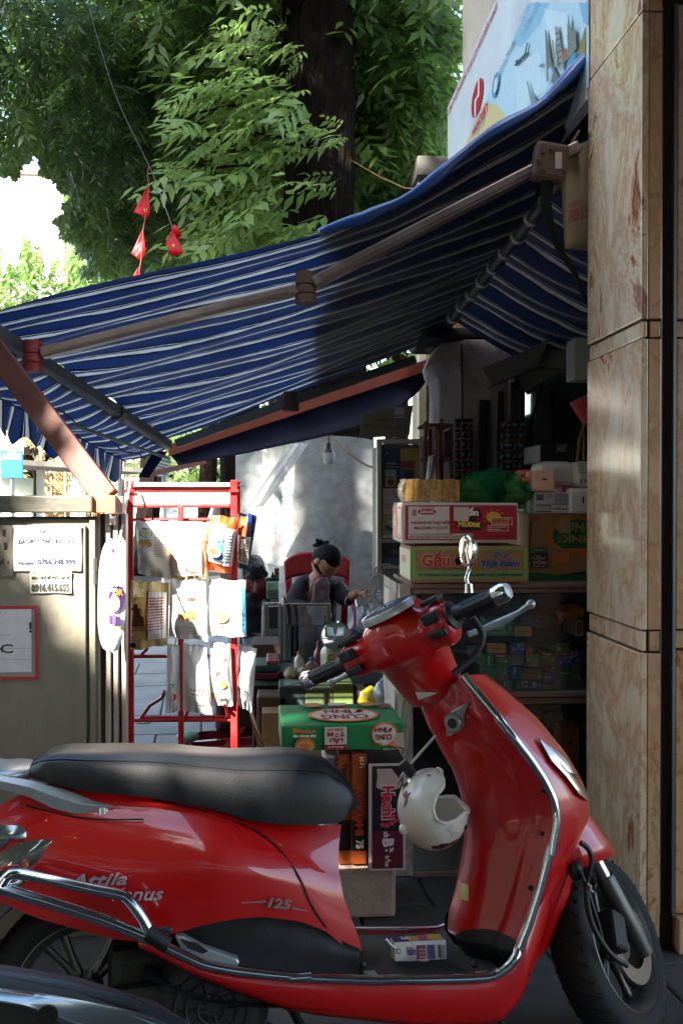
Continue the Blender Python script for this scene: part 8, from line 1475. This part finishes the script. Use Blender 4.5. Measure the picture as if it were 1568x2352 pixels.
# ------------------------------------------------------------------ street beyond the stall
M_cream = mat('cream_wall', '#cdbb98', .85, var=.1, dirt='#8a7658'); M_white = mat('white_wall', '#cfcfca', .8, var=.06); M_bam = mat('bamboo', '#9a8258', .7, var=.3, scale=9)
def bld(name, label, u0, u1, vtop, Y, m, dep=6, wins=0):
    a = at(u0, vtop, Y); b = at(u1, vtop, Y); t = thing(name, label, 'building', ((a.x+b.x)/2, Y, 0)); MB().box(a.x, Y, 0, b.x, Y+dep, a.z).build('wall', m, t); MB().box(a.x-.2, Y-.2, a.z+.002, b.x+.2, Y+dep, a.z+.25).build('roof', M_conc, t)
    W = b.x-a.x
    for r_ in range(max(1, int(a.z/3.2))):
        for k in range(wins):
            x = a.x + W*(k+.5)/wins; z = 1.1 + r_*3.2
            if z+1.5 > a.z: continue
            wf = MB().box(x-.55, Y-.05, z, x+.55, Y-.002, z+1.4).build('window', mat('win_frame', '#8a8478', .6), t); MB().box(x-.46, Y-.06, z+.08, x+.46, Y-.052, z+1.32).build('pane', mat('win_pane', '#8fa0a8', .1), wf)
    return t
bld('far_building', 'pale sunlit house block seen through the sky gap at the left edge', -260, 150, 395, 46, M_white, 8, 3)
bld('cream_house', 'low cream wall and house front beyond the street under the valance', 120, 330, 1064, 34, M_cream, 8, 4); bld('far_row', 'long pale row of houses closing the street view', -500, 720, 1010, 60, M_cream, 8, 10)
oh = thing('opposite_row', 'row of three storey shop houses across the road behind the photographer', 'building', (-13, -4, 0)); MB().box(-19, -22, 0, -12, 4, 9.5).build('wall', M_cream, oh)
for r_ in range(3):
    for k in range(6):
        y = -20 + k*4; wf = MB().box(-12, y-.8, .9+r_*3.1, -11.94, y+.8, 2.7+r_*3.1).build('window', mat('win_frame', ''), oh); MB().box(-11.938, y-.7, 1.0+r_*3.1, -11.92, y+.7, 2.6+r_*3.1).build('pane', mat('win_pane', ''), wf)
rb = thing('rear_reflection_block', 'wide dark block added unseen behind the camera to darken paint reflections', 'building', (2, -13, 0)); MB().box(-7, -20, 0, 12, -13, 8.5).build('wall', mat('rear_block_dark', '#4f4a42', .85, dirt='#5a5348'), rb)  # unseen, added so the glossy paint mirrors something darker than sky
for r_ in range(2):
    for k in range(6): x = -5.5 + k*3; wf = MB().box(x-.9, -12.999, .6+r_*3.4, x+.9, -12.95, 2.8+r_*3.4).build('window', mat('win_frame', ''), rb); MB().box(x-.8, -12.948, .7+r_*3.4, x+.8, -12.93, 2.7+r_*3.4).build('pane', mat('win_pane', ''), wf)  # windows on the added unseen reflection block
# bamboo fences
for (u0, u1, Y, lb) in ((108, 158, 20, 'bamboo pole fence behind the blue bus sign'), (200, 240, 21, 'second bamboo pole fence near the timber brace')):
    a = at(u0, 1138, Y); b = at(u1, 1078, Y); t = thing('bamboo_fence', lb, 'fence', (a.x, Y, 0), 'bamboo fences across the street'); n = 16
    for k in range(n): x = a.x + (b.x-a.x)*k/(n-1); MB().tube([(x, Y, 0), (x+random.uniform(-.03, .03), Y, b.z + random.uniform(-.12, .1))], .022, 6).build('pole', M_bam, t, smooth=60)
    MB().box(a.x, Y+.03, .5, b.x, Y+.06, .56).build('rail', M_bam, t)
a = at(272, 1138, 26); b = at(372, 1098, 26); t = thing('picket_fence', 'white picket railing in front of the cream house', 'fence', (a.x, 26, 0))
for k in range(15): x = a.x + (b.x-a.x)*k/14; MB().box(x-.03, 26, 0, x+.03, 26.04, b.z).build('picket', M_white, t)
MB().box(a.x, 26.042, b.z-.2, b.x, 26.07, b.z-.12).build('rail', M_white, t)
# bus shelter roof and posts, blue stop sign
t = thing('bus_shelter', 'bus shelter with thin flat roof and grey posts behind the blue sign', 'shelter', (at(150, 1100, 15).x, 15, 0)); a = at(40, 1066, 15); b = at(292, 1072, 15)
MB().beam(at(-40, 1062, 14.5), at(304, 1084, 16.5), 1.2, .07).build('roof', M_conc, t)
for u in (172, 92): p = at(u, 1100, 15); q = at(u, 1076, 15); MB().box(p.x-.05, 15, 0, p.x+.05, 15.1, q.z-.02).build('post', M_white, t)
p = at(30, 1110, 14.6); MB().box(p.x-.22, 14.8, 0, p.x+.22, 14.9, at(30, 1098, 14.8).z).build('panel', mat('pale_green_panel', '#b9c5b4', .6), t)
bs = thing('bus_sign', 'bright blue bus-stop sign with white lettering at the left edge', 'sign', (at(25, 1100, 13).x, 13, 0)); a = at(1, 1098, 13); b = at(53, 1034, 13); MB().box(a.x, 13, a.z, b.x, 13.03, b.z).build('plate', mat('sign_blue', '#0f62c4', .4, var=.05), bs, bevel=.01); MB().tube([((a.x+b.x)/2, 13.05, 0), ((a.x+b.x)/2, 13.05, b.z)], .03, 8).build('pole', M_steel, bs)
printed(bs, Vector((a.x, 13, a.z)), (b.x-a.x, 0, 0), (0, 0, b.z-a.z), [('t', .36, .90, .66, .96, 'LỘ TRÌNH', '#dfe6ee', .05)] + lines(.1, .66, .92, .87, 4, '#dfe6ee', .55), lift=.004)
gs = thing('green_sign', 'tilted green and white advertising panel above the rack', 'sign', (at(372, 1070, 12).x, 12, 0)); P = [at(355, 1092, 12), at(387, 1100, 12.2), at(392, 1050, 12.2), at(360, 1040, 12)]; MB().prism(P, (0, .05, 0)).build('plate', mat('sign_sage', '#55705f', .6), gs); printed(gs, P[0], P[1]-P[0], P[3]-P[0], [('r', .05, .02, .95, .68, '#b5b9ae')] + lines(.1, .1, .9, .64, 4, '#3c463f', .6) + [('t', .3, .78, .7, .92, 'IN', '#c9d0c9', .06)], lift=.004); MB().tube([(P[0].x+.1, 12.12, 0), (P[0].x+.1, 12.12, P[0].z)], .03, 8).build('pole', M_steel, gs)
for u, lb in ((268, 'thin concrete street pole left of the rack, nearer the brace'), (281, 'thin concrete street pole left of the rack, nearer the rack')):
    p = at(u, 1130, 18 if u < 275 else 17); q = at(u, 1060 if u < 275 else 1040, 18); o = MB().tube([(p.x, p.y, 0), (p.x, p.y, q.z)], .05, 8).build('street_pole', M_conc, smooth=60); prop(o, lb, 'pole')
# parked vehicles seen through the rack
def car(label, u, vroof, Y, m, W=1.75, Hh=1.5):
    p = at(u, vroof, Y); x = p.x; t = thing('parked_car', label, 'car', (x, Y, 0)); prof = [(-W/2, .25), (-W/2, .75), (-W/2*.96, .95), (-W/2*.78, Hh-.05), (-W/2*.6, Hh), (W/2*.6, Hh), (W/2*.78, Hh-.05), (W/2*.96, .95), (W/2, .75), (W/2, .25)]
    MB().loft([[Vector((x+a*s, y, (z-.25)*zs+.25)) for a, z in prof] for y, s, zs in ((Y, .94, .46), (Y+.25, 1, .55), (Y+1.0, 1, .62), (Y+1.6, .98, 1.0), (Y+3.4, .98, 1.0), (Y+4.1, .95, .6))]).build('body', m, t, bevel=.05)
    MB().prism([Vector((x-.6, Y+1.02, .98)), Vector((x+.6, Y+1.02, .98)), Vector((x+.52, Y+1.5, Hh-.12)), Vector((x-.52, Y+1.5, Hh-.12))], (0, -.03, .02)).build('windscreen', mat('win_pane', ''), t)
    for s in (-1, 1): MB().ball((x+s*.62, Y+.02, .66), (.16, .05, .09)).build('headlight', M_chr, t, smooth=180); MB().lathe([(0, -.1), (.3, -.1), (.32, 0), (.3, .1), (0, .1)], 20, Matrix.Translation((x+s*.78, Y+.9, .32)) @ Matrix.Rotation(R(90), 4, 'Y')).build('wheel', M_tyre, t)
    MB().box(x-.45, Y-.03, .5, x+.45, Y+.01, .68).build('grille', M_black, t)
    for k in range(4): MB().box(x-.44, Y-.04, .52+.04*k, x+.44, Y-.031, .535+.04*k).build('grille_bar', M_chr, t)
car('white car facing the stall seen above the top row of snack bags', 478, 1158, 24, mat('car_white', '#c9cacc', .25, coat=.6, var=.03)); car('silver car behind the left of the rack', 345, 1172, 30, mat('car_silver', '#8f9498', .3, metal=.4, coat=.6)); car('dark maroon car behind the rack right half', 560, 1150, 20, mat('car_maroon', '#3a1a1e', .3, coat=.6))
# flags on a string, power line
M_flag = mat('flag_red', '#de1416', .4, var=.08, scale=6, trans=.5)
def flag(label, pts, emblem, Y=5.6):
    t = thing('small_flag', label, 'flag', at(*pts[0], Y), 'little red flags on a string'); c = [at(u, v, Y) for u, v in pts]      # tip, right, bottom, left
    def f(s, q): p = c[0].lerp(c[1], s).lerp(c[3].lerp(c[2], s), q); return p + Vector((0, .010*math.sin(s*5+q*2) - .02*q, 0))
    MB().grid(f, 12, 12).build('cloth', M_flag, t, smooth=180, solid=.002)
    if emblem == 'star': printed(t, (0,0,0), (1, 0, 0), (0, 0, 1), [('p', star(.5, .5, .24)[::-1], '#d9b83a')], lift=.004, warp=lambda x, y: f(.30+.5*x, .72-.5*y+.05))
    elif emblem == 'sickle':
        arc = [(.5+.26*math.cos(a), .5+.26*math.sin(a)) for a in [math.radians(d) for d in range(-140, 100, 20)]]; printed(t, (0,0,0), (1, 0, 0), (0, 0, 1), [('l', arc, .035, '#d9b83a'), ('l', [(.22, .2), (.62, .66)], .035, '#d9b83a'), ('p', [(.5, .68), (.7, .5), (.78, .58), (.58, .78)], '#d9b83a')], lift=.004, warp=lambda x, y: f(.42+.5*x, .75-.5*y))
flag('red flag with yellow hammer and sickle, highest on the string', [(341, 424), (345, 490), (337, 505), (309, 487)], 'sickle'); flag('red flag with yellow star directly under the highest one', [(329, 524), (335, 580), (326, 602), (302, 583)], 'star'); flag('red flag tip just above the awning edge', [(319, 612), (326, 648), (318, 664), (303, 640)], None)
flag('crumpled red flag with yellow star hanging separately to the right', [(397, 520), (422, 582), (395, 592), (381, 560)], 'star', 5.5); prop(MB().tube([at(397, 522, 5.52), at(405, 530, 5.5), at(412, 545, 5.5)], .02, 6, flat=.2).build('flag_fold', M_flag, smooth=180), 'folded red strip at the top of the separate flag', 'flag')
prop(MB().tube(smoothline([at(u, v, Y) for u, v, Y in ((188, -40, 4.6), (222, 80, 4.8), (270, 230, 5.1), (342, 380, 5.5), (372, 455, 5.52), (396, 522, 5.5))], 4), .0022, 5).build('string_line', mat('grey_string', '#7a7a78', .6), smooth=60), 'thin grey string running from the treetop down to the flags', 'string')
prop(MB().tube([at(u, v, 5.55) for u, v in ((342, 380), (339, 402), (341, 426), (333, 505), (329, 526), (324, 600), (319, 628))], .0028, 5).build('flag_string', mat('red_string', '#8a2a26', .6), smooth=60), 'dark red string tying the three left flags together', 'string')
prop(MB().tube([at(806, 368, 7.0), at(870, 405, 6.5), at(930, 432, 6.0), at(1000, 436, 5.6)], .004, 5).build('overhead_wire', mat('tan_wire', '#8a6a3a', .6), smooth=60), 'thin tan wire running from the tree trunk to the shop', 'wire')
